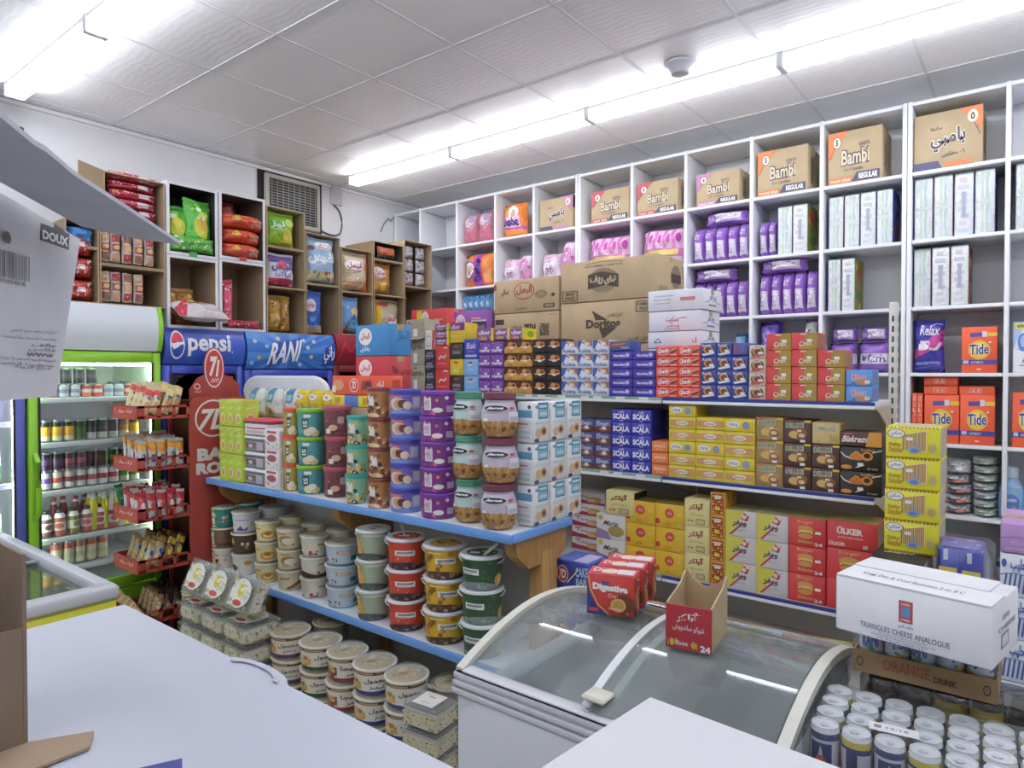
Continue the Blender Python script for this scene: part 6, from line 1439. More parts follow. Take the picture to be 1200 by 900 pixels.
# glass-like jars of bread sticks
def jar(lid, tint, ins):
    def b(r, h):
        m = MB(); G = M(tint, 'gloss')
        N_ = M(ins, 'gloss')
        m.lathe([(r * .62, 0, N_), (r * .78, h * .05, N_), (r * .97, h * .24, N_), (r, h * .38, G), (r * .98, h * .55, G), (r * .86, h * .72, G), (r * .80, h * .78, G), (r * .80, h * .84)], G, 26)
        def rf(v):
            P = [(0, .62), (.05, .78), (.24, .97), (.38, 1), (.55, .98), (.72, .86), (.78, .80), (1, .8)]
            for (a, b), (c, d) in zip(P, P[1:]):
                if v <= c: return r * (b + (d - b) * (v - a) / (c - a))
            return r * .8
        rr = random.Random(3); sticks = []
        for k in range(26):
            u = .2 + .6 * k / 26; v = .16 + rr.uniform(-.03, .05); s = rr.uniform(-.05, .05)
            sticks.append(('p', [(u, v), (u + .014, v), (u + .014 + s, v + .2), (u + s, v + .2)], ('#c8923c', '#a8702c', '#d8ac5c')[k % 3]))
        sticks += [('n', .22, .04, .78, .26, 40, ['#b8823c', '#8c5c2c', '#d8ac64', '#7c4a24'], .05, 4)]
        m.cyl_art(rf, h, sticks + [('e', .44, .66, .13, .075, '#f0f2f2'), ('e', .44, .66, .12, .068, '#24282c'), ('t', 'Jana', .36, .63, .52, .695, '#eef0f0', {'b': .04, 'skew': .2}), ('e', .60, .66, .03, .03, '#c83a44'), ('r', .56, .36, .68, .58, '#dfe0e6'), ('r', .57, .38, .67, .48, '#b8bac8'), ('r', .34, .38, .38, .44, '#eef0ea')])
        l = MB(); l.lathe([(r * .86, h * .842), (r * .88, h * .86), (r * .88, h * .985), (r * .84, h), (0, h)], M(lid, 'plastic'), 26)
        l.lathe([(r * .885, h * .865), (r * .9, h * .88), (r * .885, h * .895)], M(lid, 'plastic'), 26, caps=False)
        return mk('snack_jar', 'jar', (None, m), ('lid', l))
    return b
stackX(jar('#3c8a6c', '#b8d4d0', '#b88c4c'), TF + .005, 531, 568, Tz, 459, 3, 'round jar of bread sticks with a green lid', None, turn=-.15)
stackX(jar('#6c2c40', '#c4b8cc', '#b8885c'), TF - .016, 563, 607, Tz, 460, 3, 'round jar of bread sticks with a maroon lid', None, turn=.25)
# cookie packs at the near end: fronts face the counter (-Y)
cy0 = ty0 + .012
x0c = onY(624, 600, cy0)[0]; x1c = onY(682, 600, cy0)[0]; wc = (x1c - x0c) / 3
zt_ = onY(640, 470, cy0)[1]; hc = (zt_ - Tz) / 3; dc = onX(605, 540, x0c)[0] - onX(624, 540, x0c)[0]
dc = max(.08, min(.11, dc))
fa = [('r', .30, .58, .88, .98, '#3f8cae'), ('r', .34, .62, .84, .82, '#7cb8d0'), ('t', 'cookies', .38, .66, .8, .78, '#eef4f6', {'b': .02}), ('r', .36, .86, .8, .92, '#cfe4ec'), ('e', .32, .24, .18, .12, '#d8b088'), ('e', .62, .28, .18, .12, '#c89868'), ('e', .62, .28, .10, .07, '#5c4030'), ('e', .2, .07, .14, .05, '#4c4a6c'), ('e', .2, .88, .1, .04, '#8c98a4'), ('r', .1, .46, .9, .52, '#cfd8dc')]
sd = [('r', .05, .62, .95, .80, '#5c9cb8'), ('r', .1, .35, .9, .55, '#d8dde2'), ('r', .1, .45, .7, .48, '#c85c60'), ('r', .15, .22, .85, .3, '#b8d0dc'), ('r', .15, .1, .85, .18, '#c4ccd2'), ('e', .8, .88, .1, .05, '#4c5468')]
m = MB(); mw, mh = wc - .004, hc - .002
m.box(-mw / 2, -dc / 2, 0, mw / 2, dc / 2, mh, M('#e3e8ea', 'gloss'), .006)
m.faces_art(-mw / 2, -dc / 2, 0, mw / 2, dc / 2, mh, {'front': fa, 'left': sd, 'right': sd})
s_ = MB(); s_.box(-mw / 2 + .004, -.003, mh + .0002, mw / 2 - .004, .003, mh + .0012, M('#dfe6e8', 'film'))
PC = mk('cookie_pack', 'cookie pack', (None, m), ('seal', s_))
for i in range(3):
    for j in range(3): PC.put((x0c + (j + .5) * wc, cy0 + dc / 2, Tz + i * hc), lab('white and blue cookie pack at the near table end', i, 3, j, 3), 0, 'white and blue cookie packs')
# a hidden second row carries the things seen above the tubs
def plainbox(w, d, h, c='#a8906c'): return carton('storage_carton', 'carton', w, d, h, c, {}, 'card', ('tape',))
XS = TX + .20
# white pouches and yellow packs behind the containers
zs = onX(300, 490, XS)[1]
ya, yb = onX(282, 470, XS)[0], onX(345, 470, XS)[0]
P = plainbox(ya - yb, .11, zs - Tz - .002); P.put((XS + .07, (ya + yb) / 2, Tz), 'brown carton hidden behind the red lidded container', WEST)
def pouch(w, d, h): return mk('cookie_pouch', 'cookie pouch', (None, bag_mb(w, h, d, '#e6e8e4', [('r', .38, .55, .68, 1, '#4a8aa0'), ('r', .42, .62, .64, .8, '#8cbccc'), ('e', .35, .25, .2, .13, '#d8b890'), ('e', .58, .24, .16, .11, '#b08450'), ('e', .58, .24, .08, .06, '#5c3c2c'), ('n', .1, .4, .9, .6, 4, ['#d0d4d0'], .06, 3)], 3, 'film', nu=10, nv=10)))
wz_ = (ya - yb) / 3; PPo = pouch(wz_ - .003, .08, onX(310, 455, XS)[1] - zs)
for k in range(3): PPo.put((XS + .06, ya - (k + .5) * wz_, zs), 'white and blue cookie pouch standing above the red lidded container, %s' % ('next to the lime cartons', 'in the middle', 'next to the yellow packs')[k], WEST + random.uniform(-.1, .1), None)
ya, yb = onX(339, 470, XS)[0], onX(388, 470, XS)[0]; zs2 = onX(365, 484, XS)[1]
P = plainbox(ya - yb - .03, .11, zs2 - Tz - .002); P.put((XS + .07, (ya + yb) / 2 - .015, Tz), 'brown carton hidden behind the teal tubs', WEST)
wz_ = (ya - yb) / 3
PY = mk('biscuit_pouch', 'biscuit pouch', (None, bag_mb(wz_ - .003, onX(365, 457, XS)[1] - zs2, .07, '#e2c81c', [('e', .5, .68, .34, .14, '#eaf0e4'), ('t', 'BP', .36, .62, .64, .74, '#c83a2c', {'b': .03}), ('p', [(0, 0), (1, 0), (1, .2), (0, .42)], '#7c98c8'), ('e', .5, .25, .2, .1, '#d8b46c')], 5, 'film', nu=10, nv=10)))
for k in range(3): PY.put((XS + .055, ya - (k + .5) * wz_, zs2), 'yellow pouch above the teal tubs, %s' % ('next to the white pouches', 'in the middle', 'next to the red tray box')[k], WEST + random.uniform(-.1, .1))
# rounded white board behind them
XB = TX + .34
ya, yb = onX(288, 470, XB)[0], onX(385, 470, XB)[0]; zt_ = onX(340, 443, XB)[1]
e_h = zt_ - Tz; hw_ = (ya - yb) / 2; pts = [(-hw_, 0), (hw_, 0)]
for k in range(9): t = k / 8 * math.pi / 2; pts.append((hw_ - .14 + .14 * math.cos(t), e_h - .09 + .09 * math.sin(t)))
for k in range(9): t = math.pi / 2 + k / 8 * math.pi / 2; pts.append((-hw_ + .14 + .14 * math.cos(t), e_h - .09 + .09 * math.sin(t)))
m = MB(); m.prism(pts, 'y', -.012, .012, M('#dde3ec', 'plastic')); f = MB()
f.tube([(a, 0, b) for a, b in pts[2:]], .014, M('#e9eef4', 'plastic'), 8)
f2 = MB(); f2.box(-.12, -.012, -.0, -.02, .0, .0, M('#dde3ec', 'plastic'))
mk('display_board', 'display board', (None, m), ('rim', f)).put((XB, (ya + yb) / 2, Tz), 'white board with rounded corners standing behind the pouches', WEST)
# tray box, yellow blue packs and the big red and blue cartons
XT = TX + .20
ya, yb = onX(389, 470, XT)[0], onX(456, 470, XT)[0]; z_a = onX(420, 477, XT)[1]; z_b = onX(420, 463, XT)[1]; z_c = onX(420, 440, XT)[1]
P = plainbox(ya - yb, .085, z_a - Tz - .002); P.put((XT + .045, (ya + yb) / 2, Tz), 'brown carton hidden behind the mint tubs', WEST)
wz_ = (ya - yb) / 2
PYB = carton('biscuit_carton', 'biscuit carton', wz_ - .002, .085, z_b - z_a - .003, '#dcc828', {'front': [('r', .45, 0, .95, 1, '#4a78c8'), ('t', 'BP', .1, .2, .3, .8, '#c83a2c')]})
for k in range(2): PYB.put((XT + .045, ya - (k + .5) * wz_, z_a), 'yellow and blue pack under the red tray box, %s of two' % nth[k], WEST, 'yellow and blue packs')
tr = [('e', .40, .5, .08, .36, '#f2e2dc'), ('e', .40, .5, .07, .31, '#c8342a'), ('t', '7D', .365, .3, .435, .72, '#f4ece8', {'b': .03, 'skew': .15}), ('p', [(.52, .25), (.72, .35), (.7, .8), (.54, .7)], '#7c3c24'), ('t', 'كيك', .80, .4, .92, .75, '#f2dcd4', {'b': .03}), ('e', .12, .5, .10, .3, '#d8985c'), ('e', .04, .3, .04, .2, '#f0d8cc'), ('e', .64, .5, .05, .2, '#5c2c1c')]
carton('cake_tray_box', 'cake box', ya - yb, .085, z_c - z_b - .002, '#dc4428', {'front': tr, 'right': [('r', .2, .2, .8, .8, '#c83a24')]}).put((XT + .045, (ya + yb) / 2, z_b), 'orange red tray box with cake pictures lying above the maroon and mint tubs', WEST)
XB2 = TX + .30
ya, yb = onX(417, 440, XB2)[0], onX(456, 440, XB2)[0]
zq = [Tz, onX(436, 455, XB2)[1], onX(436, 417, XB2)[1], onX(436, 380, XB2)[1]]
dq = .15
P = plainbox(ya - yb, dq, zq[1] - Tz - .002, '#a86a50'); P.put((XB2 + dq / 2, (ya + yb) / 2, Tz), 'carton hidden under the red snack carton', WEST)
sidez = [('n', .1, .1, .9, .9, 5, ['#8c2430'], .12, 3)]
carton('snack_carton', 'carton', ya - yb, dq, zq[2] - zq[1] - .002, '#b4262e', {'front': [('e', .30, .62, .20, .28, '#f0e8e4'), ('t', BATAL, .16, .5, .44, .75, '#b4262e', {'b': .03}), ('r', .1, .05, .4, .12, '#d86a60')], 'right': sidez + [('t', 'حلو', .5, .4, .9, .6, '#8c2028')]}, 'print', ('tape',)).put((XB2 + dq / 2, (ya + yb) / 2, zq[1]), 'red snack carton with a white oval under the blue one', WEST)
carton('snack_carton', 'carton', ya - yb, dq, zq[3] - zq[2] - .002, '#2a78b4', {'front': [('e', .30, .62, .20, .28, '#f0ece8'), ('t', BATAL, .16, .5, .44, .75, '#b4262e', {'b': .03}), ('t', 'رقائق', .15, .12, .45, .3, '#e8f0f8', {'b': .02})], 'right': [('t', BATAL, .3, .45, .9, .8, '#1c5c90')]}, 'print', ('tape',)).put((XB2 + dq / 2, (ya + yb) / 2, zq[2]), 'blue snack carton with a white oval on top of the red one', WEST)

# --- lower shelf tubs
Lz = LZ + .001; LF = TX + .012
def ice(body, art, lid='#e9ecec', **k): return lambda r, h: tub(r, h, body, lid, art, 'sweets_tub', 'tub', taper=.88, lidh=.10, overhang=1.05, clear_lid='food', **k)
gl = lambda c: [('e', .5, .42, .10, .2, c), ('r', .36, .75, .44, .82, '#b87c3c'), ('n', .42, .22, .60, .5, 7, ['#d8b070', '#8c5a30', c], .08, 3)]
def lower(pl, pr, ptop, specs, descs, Xo=0.0, back=0, turn=-.0):
    mid = (pl + pr) / 2; Xf = LF + Xo
    y = onX(mid, 450, Xf)[0]; d = depth(Xf, y); r = (pr - pl) / 2 * d / FPX * .985
    for _ in range(3):
        y = onX(mid, 450, Xf + r)[0]; d = depth(Xf + r, y); r = (pr - pl) / 2 * d / FPX * .985
    y = min(y, ty1 - .004 - r)
    n = len(specs); h = (onX(mid, ptop, Xf + r * .4)[1] - Lz) / n; Ps = {}
    for i, s in enumerate(specs):
        if id(s) not in Ps: Ps[id(s)] = s(r, h - .001)
        rr = random.Random(i + int(pl))
        Ps[id(s)].put((Xf + r + rr.uniform(-.004, .004), y + rr.uniform(-.003, .003), Lz + i * h), lab(descs[i], i, n), WEST + .55 + turn + rr.uniform(-.15, .15))
    for k in range(back):
        X2 = Xf + r + (2 * r + .016) * (k + 1)
        if X2 + r > TX + .356: break
        for i in range(n):
            s = specs[i]
            Ps[id(s)].put((X2, y + rr.uniform(-.003, .003), Lz + i * h), lab(descs[i].split(',')[0].replace(' with', ' behind with', 1) if ' with' in descs[i] else descs[i].split(',')[0] + ' behind', i, n), WEST + rr.uniform(-.5, .5))
    return r, h
wg = ice('#e6e8e0', [('p', [(.3, .8), (.7, .8), (.7, 1), (.3, 1)], '#7cb840'), ('n', .36, .1, .62, .4, 8, ['#c8643c', '#d8a05c', '#7cb840'], .07, 2), ('r', .4, .5, .6, .62, '#b8a88c')], '#8cc45a')
lower(233, 250, 591, [wg] * 3, ['white tub with a green lid'] * 3, .0, 1)
tl = ice('#2c8884', [('e', .40, .62, .04, .12, '#d8c84c'), ('n', .46, .25, .62, .6, 9, ['#d8b8a0', '#8c5a3c', '#b88c74'], .10, 5)]); br = ice('#7c5c40', [('r', .46, .1, .66, .24, '#5c4028'), ('r', .36, .2, .42, .7, '#6c4c34')]); crm = ice('#e6dccc', [('n', .40, .15, .62, .5, 8, ['#c88444', '#6c3a24', '#e0b070'], .10, 4), ('r', .4, .68, .5, .74, '#b8643c'), ('r', .56, .68, .66, .72, '#c8a888')])
lower(249, 276, 594, [crm, br, tl], ['cream coloured tub with biscuits', 'plain brown tub', 'teal tub with a dessert'], -.0, 1)
sv = ice('#dfe1ea', [('p', [(.44, .12), (.5, .35), (.54, .15), (.6, .3), (.58, .08), (.46, .08)], '#6c3ca0'), ('r', .62, .25, .70, .55, '#d8d29c'), ('r', .42, .62, .60, .68, '#b0b0c4')]); br2 = ice('#5c4434', [('e', .38, .62, .04, .14, '#d8b84c'), ('n', .5, .25, .62, .6, 6, ['#e6d8c8', '#a08470'], .12, 6)]); cr2 = ice('#e6e0d6', [('e', .42, .35, .06, .16, '#7c3c34'), ('e', .62, .62, .05, .12, '#c8944c'), ('n', .38, .2, .5, .4, 4, ['#b84a3c', '#5c2c24'], .07, 2)])
lower(270, 303, 600, [cr2, br2, sv], ['cream tub with a red picture', 'dark brown tub with a swirl picture', 'silver white tub with a violet flower'], -.0, 1)
ylw = ice('#e8dda4', [('e', .60, .36, .11, .22, '#d89a2c'), ('e', .61, .36, .075, .14, '#efd48c'), ('e', .60, .44, .05, .1, '#b86c20'), ('r', .40, .66, .5, .74, '#d8942c')])
lower(298, 327, 611, [ylw] * 3, ['pale yellow tub with a waffle picture'] * 3, 0, 1)
bg = ice('#dccfa8', [('e', .52, .5, .10, .24, '#a87c50'), ('e', .56, .44, .09, .18, '#e8dcc4'), ('n', .44, .1, .64, .3, 6, ['#c89c6c', '#8c5c38'], .08, 4), ('r', .42, .8, .54, .86, '#c85c3c')])
bg2 = ice('#dccfa8', [('p', [(.52, .1), (.72, .5), (.76, .42), (.57, .06)], '#8c4c28'), ('p', [(.57, .08), (.74, .40), (.77, .34), (.61, .05)], '#b0744c'), ('r', .44, .6, .58, .7, '#c87c3c')])
lower(323, 354, 620, [bg2, bg, bg], ['beige tub with a cinnamon stick', 'beige tub with a dessert picture', 'beige tub with a dessert picture'], 0, 1)
cr = ice('#ddd6c4', [('n', .38, .08, .62, .3, 10, ['#8c2c44', '#b85c70', '#5c1c2c'], .09, 5), ('o', .44, .55, .06, .16, .1, '#b8b098'), ('r', .62, .55, .74, .66, '#b8903c')])
cr3 = ice('#ded8cc', [('p', [(.2, 0), (.8, 0), (.8, .22), (.6, .12), (.45, .3), (.2, .4)], '#4c2c24'), ('n', .5, .1, .7, .3, 5, ['#8c2c44', '#b85c70'], .08, 5), ('r', .62, .62, .74, .72, '#b8903c')])
lower(350, 384, 628, [cr, cr3, cr], ['cream tub with dark red berries', 'cream tub with a chocolate wave', 'cream tub with dark red berries'], 0, 1)
lb = ice('#bfd2e4', [('r', .52, .55, .66, .72, '#c8643c'), ('r', .53, .57, .65, .70, '#d8c8b0'), ('n', .36, .1, .52, .36, 8, ['#8c5c34', '#c89c64', '#5c3c24'], .09, 3), ('r', .66, .2, .74, .44, '#2c8c7c'), ('r', .3, .0, .8, .06, '#5c8cc8')], '#d8e2ec', bandc=None)
lower(380, 421, 637, [lb] * 3, ['pale blue tub with a cinnamon roll picture'] * 3, 0, 1)
def bucket(body, art, **k): return lambda r, h: tub(r, h, body, '#dfe5ec', art, 'date_bucket', 'bucket', taper=.87, lidh=.09, overhang=1.08, handle=k.pop('handle', .55) if False else .55, **k)
wave = lambda c: ('p', [(.26, .04), (.26, .08), (.36, .20), (.46, .27), (.56, .27), (.66, .18), (.72, .06), (.72, .02), (.5, 0)], c)
orr = [('e', .36, .30 + .17 * k, .05, .13, '#d88c34') for k in range(4)] + [('e', .36, .30 + .17 * k, .03, .08, '#f0c878') for k in range(4)] + [('e', .41, .22 + .17 * k, .04, .10, '#e0a048') for k in range(3)] + [wave('#55605c'), ('n', .30, .02, .7, .16, 10, ['#6c7878', '#3c4444'], .08, 2), ('e', .57, .92, .12, .05, '#d8e0d0')]
topg = [('e', .5, .5, .46, .42, '#e6ece4'), ('p', [(.1, .5), (.5, .8), (.9, .5), (.5, .62)], '#4c9c5c'), ('e', .55, .35, .15, .1, '#c84a3c')]
mg = bucket('#a8bea2', orr, top_art=topg, price=None)
lower(416, 458, 622, [mg] * 3, ['sage green bucket with orange slices'] * 3, -.01)
rd = bucket('#cc3a26', [('n', .26, .3, .74, .95, 30, ['#e85c3c', '#b82c1c', '#f0c8a8'], .03, 3), wave('#3c2c34'), ('n', .3, .03, .7, .2, 12, ['#6c4c5c', '#4c3040', '#8c6c78'], .09, 2), ('r', .27, .25, .31, .6, '#d86c3c')], price=(.52, .60, .09), top_art=[('e', .5, .5, .46, .42, '#d8452c'), ('r', .25, .4, .6, .6, '#f0e0d4'), ('n', .2, .2, .8, .8, 8, ['#f0a080', '#b02c20'], .08, 3)])
r_, h_ = lower(452, 501, 632, [rd] * 3, ['red date bucket'] * 3, -.01)
yw = bucket('#dca81e', [('n', .27, .28, .73, .95, 18, ['#8c5418', '#b87c1c'], .10, 4), wave('#4c3424'), ('n', .3, .03, .7, .2, 12, ['#8c6444', '#6c4c34', '#a88c6c'], .09, 2), ('r', .40, .86, .52, .92, '#f0d880')], price=(.55, .62, .08), top_art=[('e', .5, .5, .46, .42, '#d8a43c'), ('n', .15, .2, .85, .8, 10, ['#8c5424', '#f0d8a0', '#e8c060'], .1, 3)])
lower(494, 549, 641, [yw] * 3, ['yellow date bucket'] * 3, -.012)
gn = bucket('#2f5436', [('n', .26, .3, .74, .95, 40, ['#c8b85c', '#4c7c50', '#24402c'], .018, 3), wave('#7c8c88'), ('n', .3, .03, .6, .2, 8, ['#6c7c78', '#9cac9c'], .08, 2), ('e', .70, .3, .045, .2, '#d8a43c'), ('e', .72, .3, .03, .15, '#e8c070')], price=(.44, .60, .08), top_art=[('e', .5, .5, .46, .42, '#3c5c3c'), ('r', .15, .3, .45, .5, '#eceee8'), ('n', .45, .3, .9, .75, 7, ['#d8a43c', '#c8843c', '#f0d8a0'], .1, 3)])
lower(538, 592, 652, [gn] * 3, ['dark green date bucket'] * 3, -.016)
# plastic spoons lying on two bucket lids
def spoonat(px, py, px2, py2, X, label):
    y1, z1 = onX(px, py, X); y2, z2_ = onX(px2, py2, X)
    m = MB(); m.tube([(0, 0, 0), (0, (y2 - y1) * .5, (z2_ - z1) * .5), (0, y2 - y1, z2_ - z1)], .006, M('#dfe4ea', 'clear', .6), 8)
    b = MB(); b.lathe([(.0, 0), (.014, .004), (.018, .012)], M('#dfe4ea', 'clear', .6), 12, caps=False); b.v = [(a, c_, d_ - .012) for a, c_, d_ in b.v]
    mk('plastic_spoon', 'spoon', (None, m), ('bowl', b)).put((X, y1, z1), label)
spoonat(476, 634, 470, 613, TX + .10, 'clear plastic spoon standing on the top red bucket')
spoonat(562, 655, 583, 637, TX + .06, 'clear plastic spoon leaning on the top green bucket')

# --- floor tier
Fz = .036
def mam(col, ar1, ar2, fr_):
    a = [('r', .26, .80, .74, .90, '#7c5430'), ('r', .40, .81, .60, .92, '#5c3c24'), ('r', .42, .83, .58, .89, '#c8a878'), ('n', .33, .18, .48, .60, 14, fr_, .16, 3), ('t', ar1, .51, .46, .68, .68, '#3c2c34', {'b': .015}), ('t', ar2, .55, .22, .66, .38, '#3c2c34', {'b': .01})]
    return lambda r, h: tub(r, h, '#ece6da', '#f0ece2', a, 'cookie_tub', 'tub', taper=.93, lidh=.14, overhang=1.06, clear_lid='food', bandc=col)
def floorcol(pl, pr, ptop, rows, spec, desc, group=None, Xf=None, desc2=None, spec2=None):
    mid = (pl + pr) / 2; Xf = Xf or 1.755
    y = onX(mid, 450, Xf)[0]; d = depth(Xf, y); r = (pr - pl) / 2 * d / FPX * .905
    for _ in range(3):
        y = onX(mid, 450, Xf + r)[0]; d = depth(Xf + r, y); r = (pr - pl) / 2 * d / FPX * .905
    h = (onX(mid, ptop, Xf + r)[1] - Fz) / rows
    P = spec(r, h - .001)
    P2 = spec2(r, h - .001) if spec2 else P
    for i in range(rows):
        rr = random.Random(i + int(pl)); q = P2 if spec2 and i == rows - 2 else P
        q.put((Xf + r + rr.uniform(-.004, .004), y + rr.uniform(-.004, .004), Fz + i * h), lab(desc, i, rows), WEST + .45 + rr.uniform(-.2, .2), group)
    return Xf + r, y, r, h
ck = ['#d8a84c', '#e8c878', '#b8803c', '#f0dca8']; dt = ['#8c3c34', '#b86c3c', '#d8a84c', '#5c2c28']
floorcol(314, 366, 733, 3, mam('#5c3c7c', 'معمول', 'بر هندي', ck), 'cookie tub with a violet foot beside the clear boxes')
floorcol(347, 402, 745, 3, mam('#2c5440', 'معمول', 'تمر', ck), 'cookie tub with a dark green foot')
floorcol(378, 432, 757, 3, mam('#8c3048', 'كليجا', '', dt) if False else mam('#8c3048', 'كليجا', 'تمر', dt), 'cookie tub with a crimson foot')
floorcol(410, 468, 770, 3, mam('#2c3c8c', 'معمول', 'بــر', ck), 'navy footed cookie tub next to the crimson footed ones')
floorcol(446, 505, 784, 3, mam('#2c3c8c', 'معمول', 'بــر', ck), 'navy footed cookie tub nearest the glass topped freezer')
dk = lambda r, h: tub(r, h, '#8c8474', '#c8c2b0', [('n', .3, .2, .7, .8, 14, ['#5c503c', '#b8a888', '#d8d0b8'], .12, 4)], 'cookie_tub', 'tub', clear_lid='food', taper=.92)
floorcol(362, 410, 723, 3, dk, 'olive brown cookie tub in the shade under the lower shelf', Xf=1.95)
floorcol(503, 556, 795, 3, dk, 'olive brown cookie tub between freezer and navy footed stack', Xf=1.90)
wt = lambda r, h: tub(r, h, '#e6e8e0', '#8cc45a', [('n', .36, .1, .62, .5, 8, ['#c8643c', '#d8a05c', '#7cb840'], .07, 2), ('r', .4, .6, .6, .7, '#b8643c')], 'sweets_tub', 'tub', clear_lid='food', taper=.88)
floorcol(211, 237, 688, 5, wt, 'white green lidded tub below the red stand', Xf=1.72)
# clear clamshell boxes of biscuits
def clam(w, d, h, food=('#fbf8ec', '#d8c894', '#ffffff', '#d0b040', '#e6ddc0', '#98a060'), lidc='#fafcfb'):
    m = MB(); a_, b_ = w / 2 * .91, d / 2 * .91
    m.box(-a_, -b_, .004, a_, b_, h * .80, M('#f4efdc', 'matte'), .015)
    ff = [('n', .04, .06, .96, .94, 46, list(food), .11, 5)]
    m.faces_art(-a_, -b_, .004, a_, b_, h * .8, {'front': ff, 'left': ff, 'right': ff, 'top': ff})
    t = MB(); t.prism([(-w / 2 * .93, 0), (w / 2 * .93, 0), (w / 2 * .985, h * .82), (-w / 2 * .985, h * .82)], 'y', -d / 2 * .97, d / 2 * .97, M('#fdfdfd', 'clear', .05))
    l = MB(); l.box(-w / 2, -d / 2, h * .825, w / 2, d / 2, h * .86, M('#fafcfb', 'clear', .22), .004); l.box(-w / 2 * .93, -d / 2 * .93, h * .865, w / 2 * .93, d / 2 * .93, h, M(lidc, 'clear', .08), .012)
    s = MB(); s.art(lambda u, v, o: (-w * .40 + u * w * .80, -d * .40 + v * d * .80, h + .001 + o), w / d, [('e', .5, .5, .5, .5, '#f2f4ee'), ('n', .04, .04, .96, .96, 26, ['#fafaf4', '#e9e4c4', '#d8dcc4', '#c8b070'], .09, 3), ('e', .60, .5, .22, .16, '#e0cc2c'), ('n', .42, .3, .8, .7, 8, ['#f0e060', '#fbfbf4', '#8c9c4c'], .08, 5), ('e', .17, .5, .10, .22, '#cc4436')])
    return mk('clear_food_box', 'clear food box', (None, m), ('tray', t), ('lid', l), ('label', s))
XK = 1.62
def pos(px, X): return onX(px, 450, X)[0]
cols = ((228, 268), (250, 292), (272, 335))
yk = [pos(237, XK + .1), pos(262, XK + .1), pos(290, XK + .1)]
dk_ = min(abs(yk[0] - yk[1]), abs(yk[1] - yk[2])) - .006
PK = clam(.20, dk_, .095)
zs_top = onX(280, 735, XK)[1]
nlay = 4; hh = (zs_top - Fz) / nlay
for j in range(3):
    for i in range(nlay):
        PK.put((XK + .11, yk[j], Fz + i * hh), lab('clear biscuit box in the %s stack by the counter' % ('far', 'middle', 'near')[j], i, nlay), 0, None, None, (1, 1, (hh - .003) / .095))
    PK.put((XK + .135, yk[j], Fz + nlay * hh + .086), 'clear biscuit box with white daisy label tilted on top of the %s stack' % ('far', 'middle', 'near')[j], 0, None, (0, math.radians(-64), 0), (.84, 1, .9))
pk2 = clam(.20, .15, .10, ('#c8b088', '#8c7450', '#e6dcc0', '#6c5438')); 
for i in range(3): pk2.put((XK + .34, pos(272, XK + .34), Fz + .106 * i), lab('dim clear biscuit box behind the daisy label boxes', i, 3))
# clear boxes with a white label near the freezer
def dates(w, d, h):
    m = MB(); m.box(-w / 2 * .93, -d / 2 * .93, .003, w / 2 * .93, d / 2 * .93, h * .72, M('#e0d6b8', 'matte'), .008)
    rows = []
    for r_ in range(3):
        rows.append(('r', 0, .08 + .3 * r_, 1, .30 + .3 * r_, '#d8cfb0')); rows.append(('n', .02, .10 + .3 * r_, .98, .28 + .3 * r_, 14, ['#6c5438', '#e6dcc0', '#8c7450'], .07, r_))
    m.faces_art(-w / 2 * .93, -d / 2 * .93, .003, w / 2 * .93, d / 2 * .93, h * .72, {'front': rows, 'left': rows, 'right': rows, 'top': [('n', .02, .02, .98, .98, 30, ['#6c5438', '#e6dcc0', '#b8a884'], .07, 4)]})
    l = MB(); l.box(-w / 2, -d / 2, h * .76, w / 2, d / 2, h * .82, M('#fafcfa', 'clear', .35), .006); l.box(-w / 2 * .95, -d / 2 * .95, h * .825, w / 2 * .95, d / 2 * .95, h, M('#eef0ec', 'clear', .15), .01)
    s = MB(); s.box(-w * .28, -d * .36, h + .0005, w * .28, d * .36, h + .002, '#f2f0ea'); s.art(lambda u, v, o: (-w * .28 + u * w * .56, -d * .36 + v * d * .72, h + .002 + o), .8, [('r', .35, .65, .65, .72, '#c87c3c'), ('r', .3, .2, .7, .24, '#b8b4ac'), ('r', .05, .86, .95, .9, '#d8c8a8')])
    return mk('clear_food_box', 'clear food box', (None, m), ('lid', l), ('label', s))
PD = dates(.17, .13, .085)
zt_ = onX(500, 838, 1.66)[1]
for i in range(4):
    PD.put((1.75, pos(503, 1.75), zt_ - .088 * (4 - i)), lab('clear dates box with white label by the freezer corner', i, 4), WEST + .1)
m = MB(); m.box(-.10, -.08, 0, .10, .08, zt_ - .088 * 4 - Fz - .002, M('#a8906c', 'card'), .003); t = MB(); t.box(-.101, -.02, zt_ - .088 * 4 - Fz - .02, .101, .02, zt_ - .088 * 4 - Fz - .001, M('#b89a68', 'gloss'))
if zt_ - .088 * 4 - Fz > .02: mk('storage_carton', 'carton', (None, m), ('tape', t)).put((1.75, pos(503, 1.75), Fz), 'brown carton under the clear date boxes', WEST)
# ------------------------------------------------------------------ red snack stand beside the coolers
RED = '#a8382e'; RD = M(RED, 'plastic')
SYf, SYb = 3.80, 4.11                     # side panel planes
sx0 = onY(160, 500, SYf)[0]; sxp = onY(222.5, 500, SYf)[0]; sx1 = sxp + .34
e = empty('snack_stand', ((sx0 + sx1) / 2, (SYf + SYb) / 2, 0)); tag(e, 'red snack display stand with five sloping trays and a round header sign', 'display stand')
ox, oy = e.location.x, e.location.y
lx = lambda a: a - ox
ly = lambda b: b - oy
ztop = onY(224, 466, SYf)[1]
m = MB(); pr = [(lx(sxp), .02), (lx(sx1), .02), (lx(sx1), ztop)] + [(lx(sxp) + .055 - .055 * math.sin(k / 8 * math.pi / 2), ztop - .055 + .055 * math.cos(k / 8 * math.pi / 2)) for k in range(9)]
m.prism(pr, 'y', ly(SYf), ly(SYf) + .014, RD)
PW, PH = sx1 - sxp, ztop
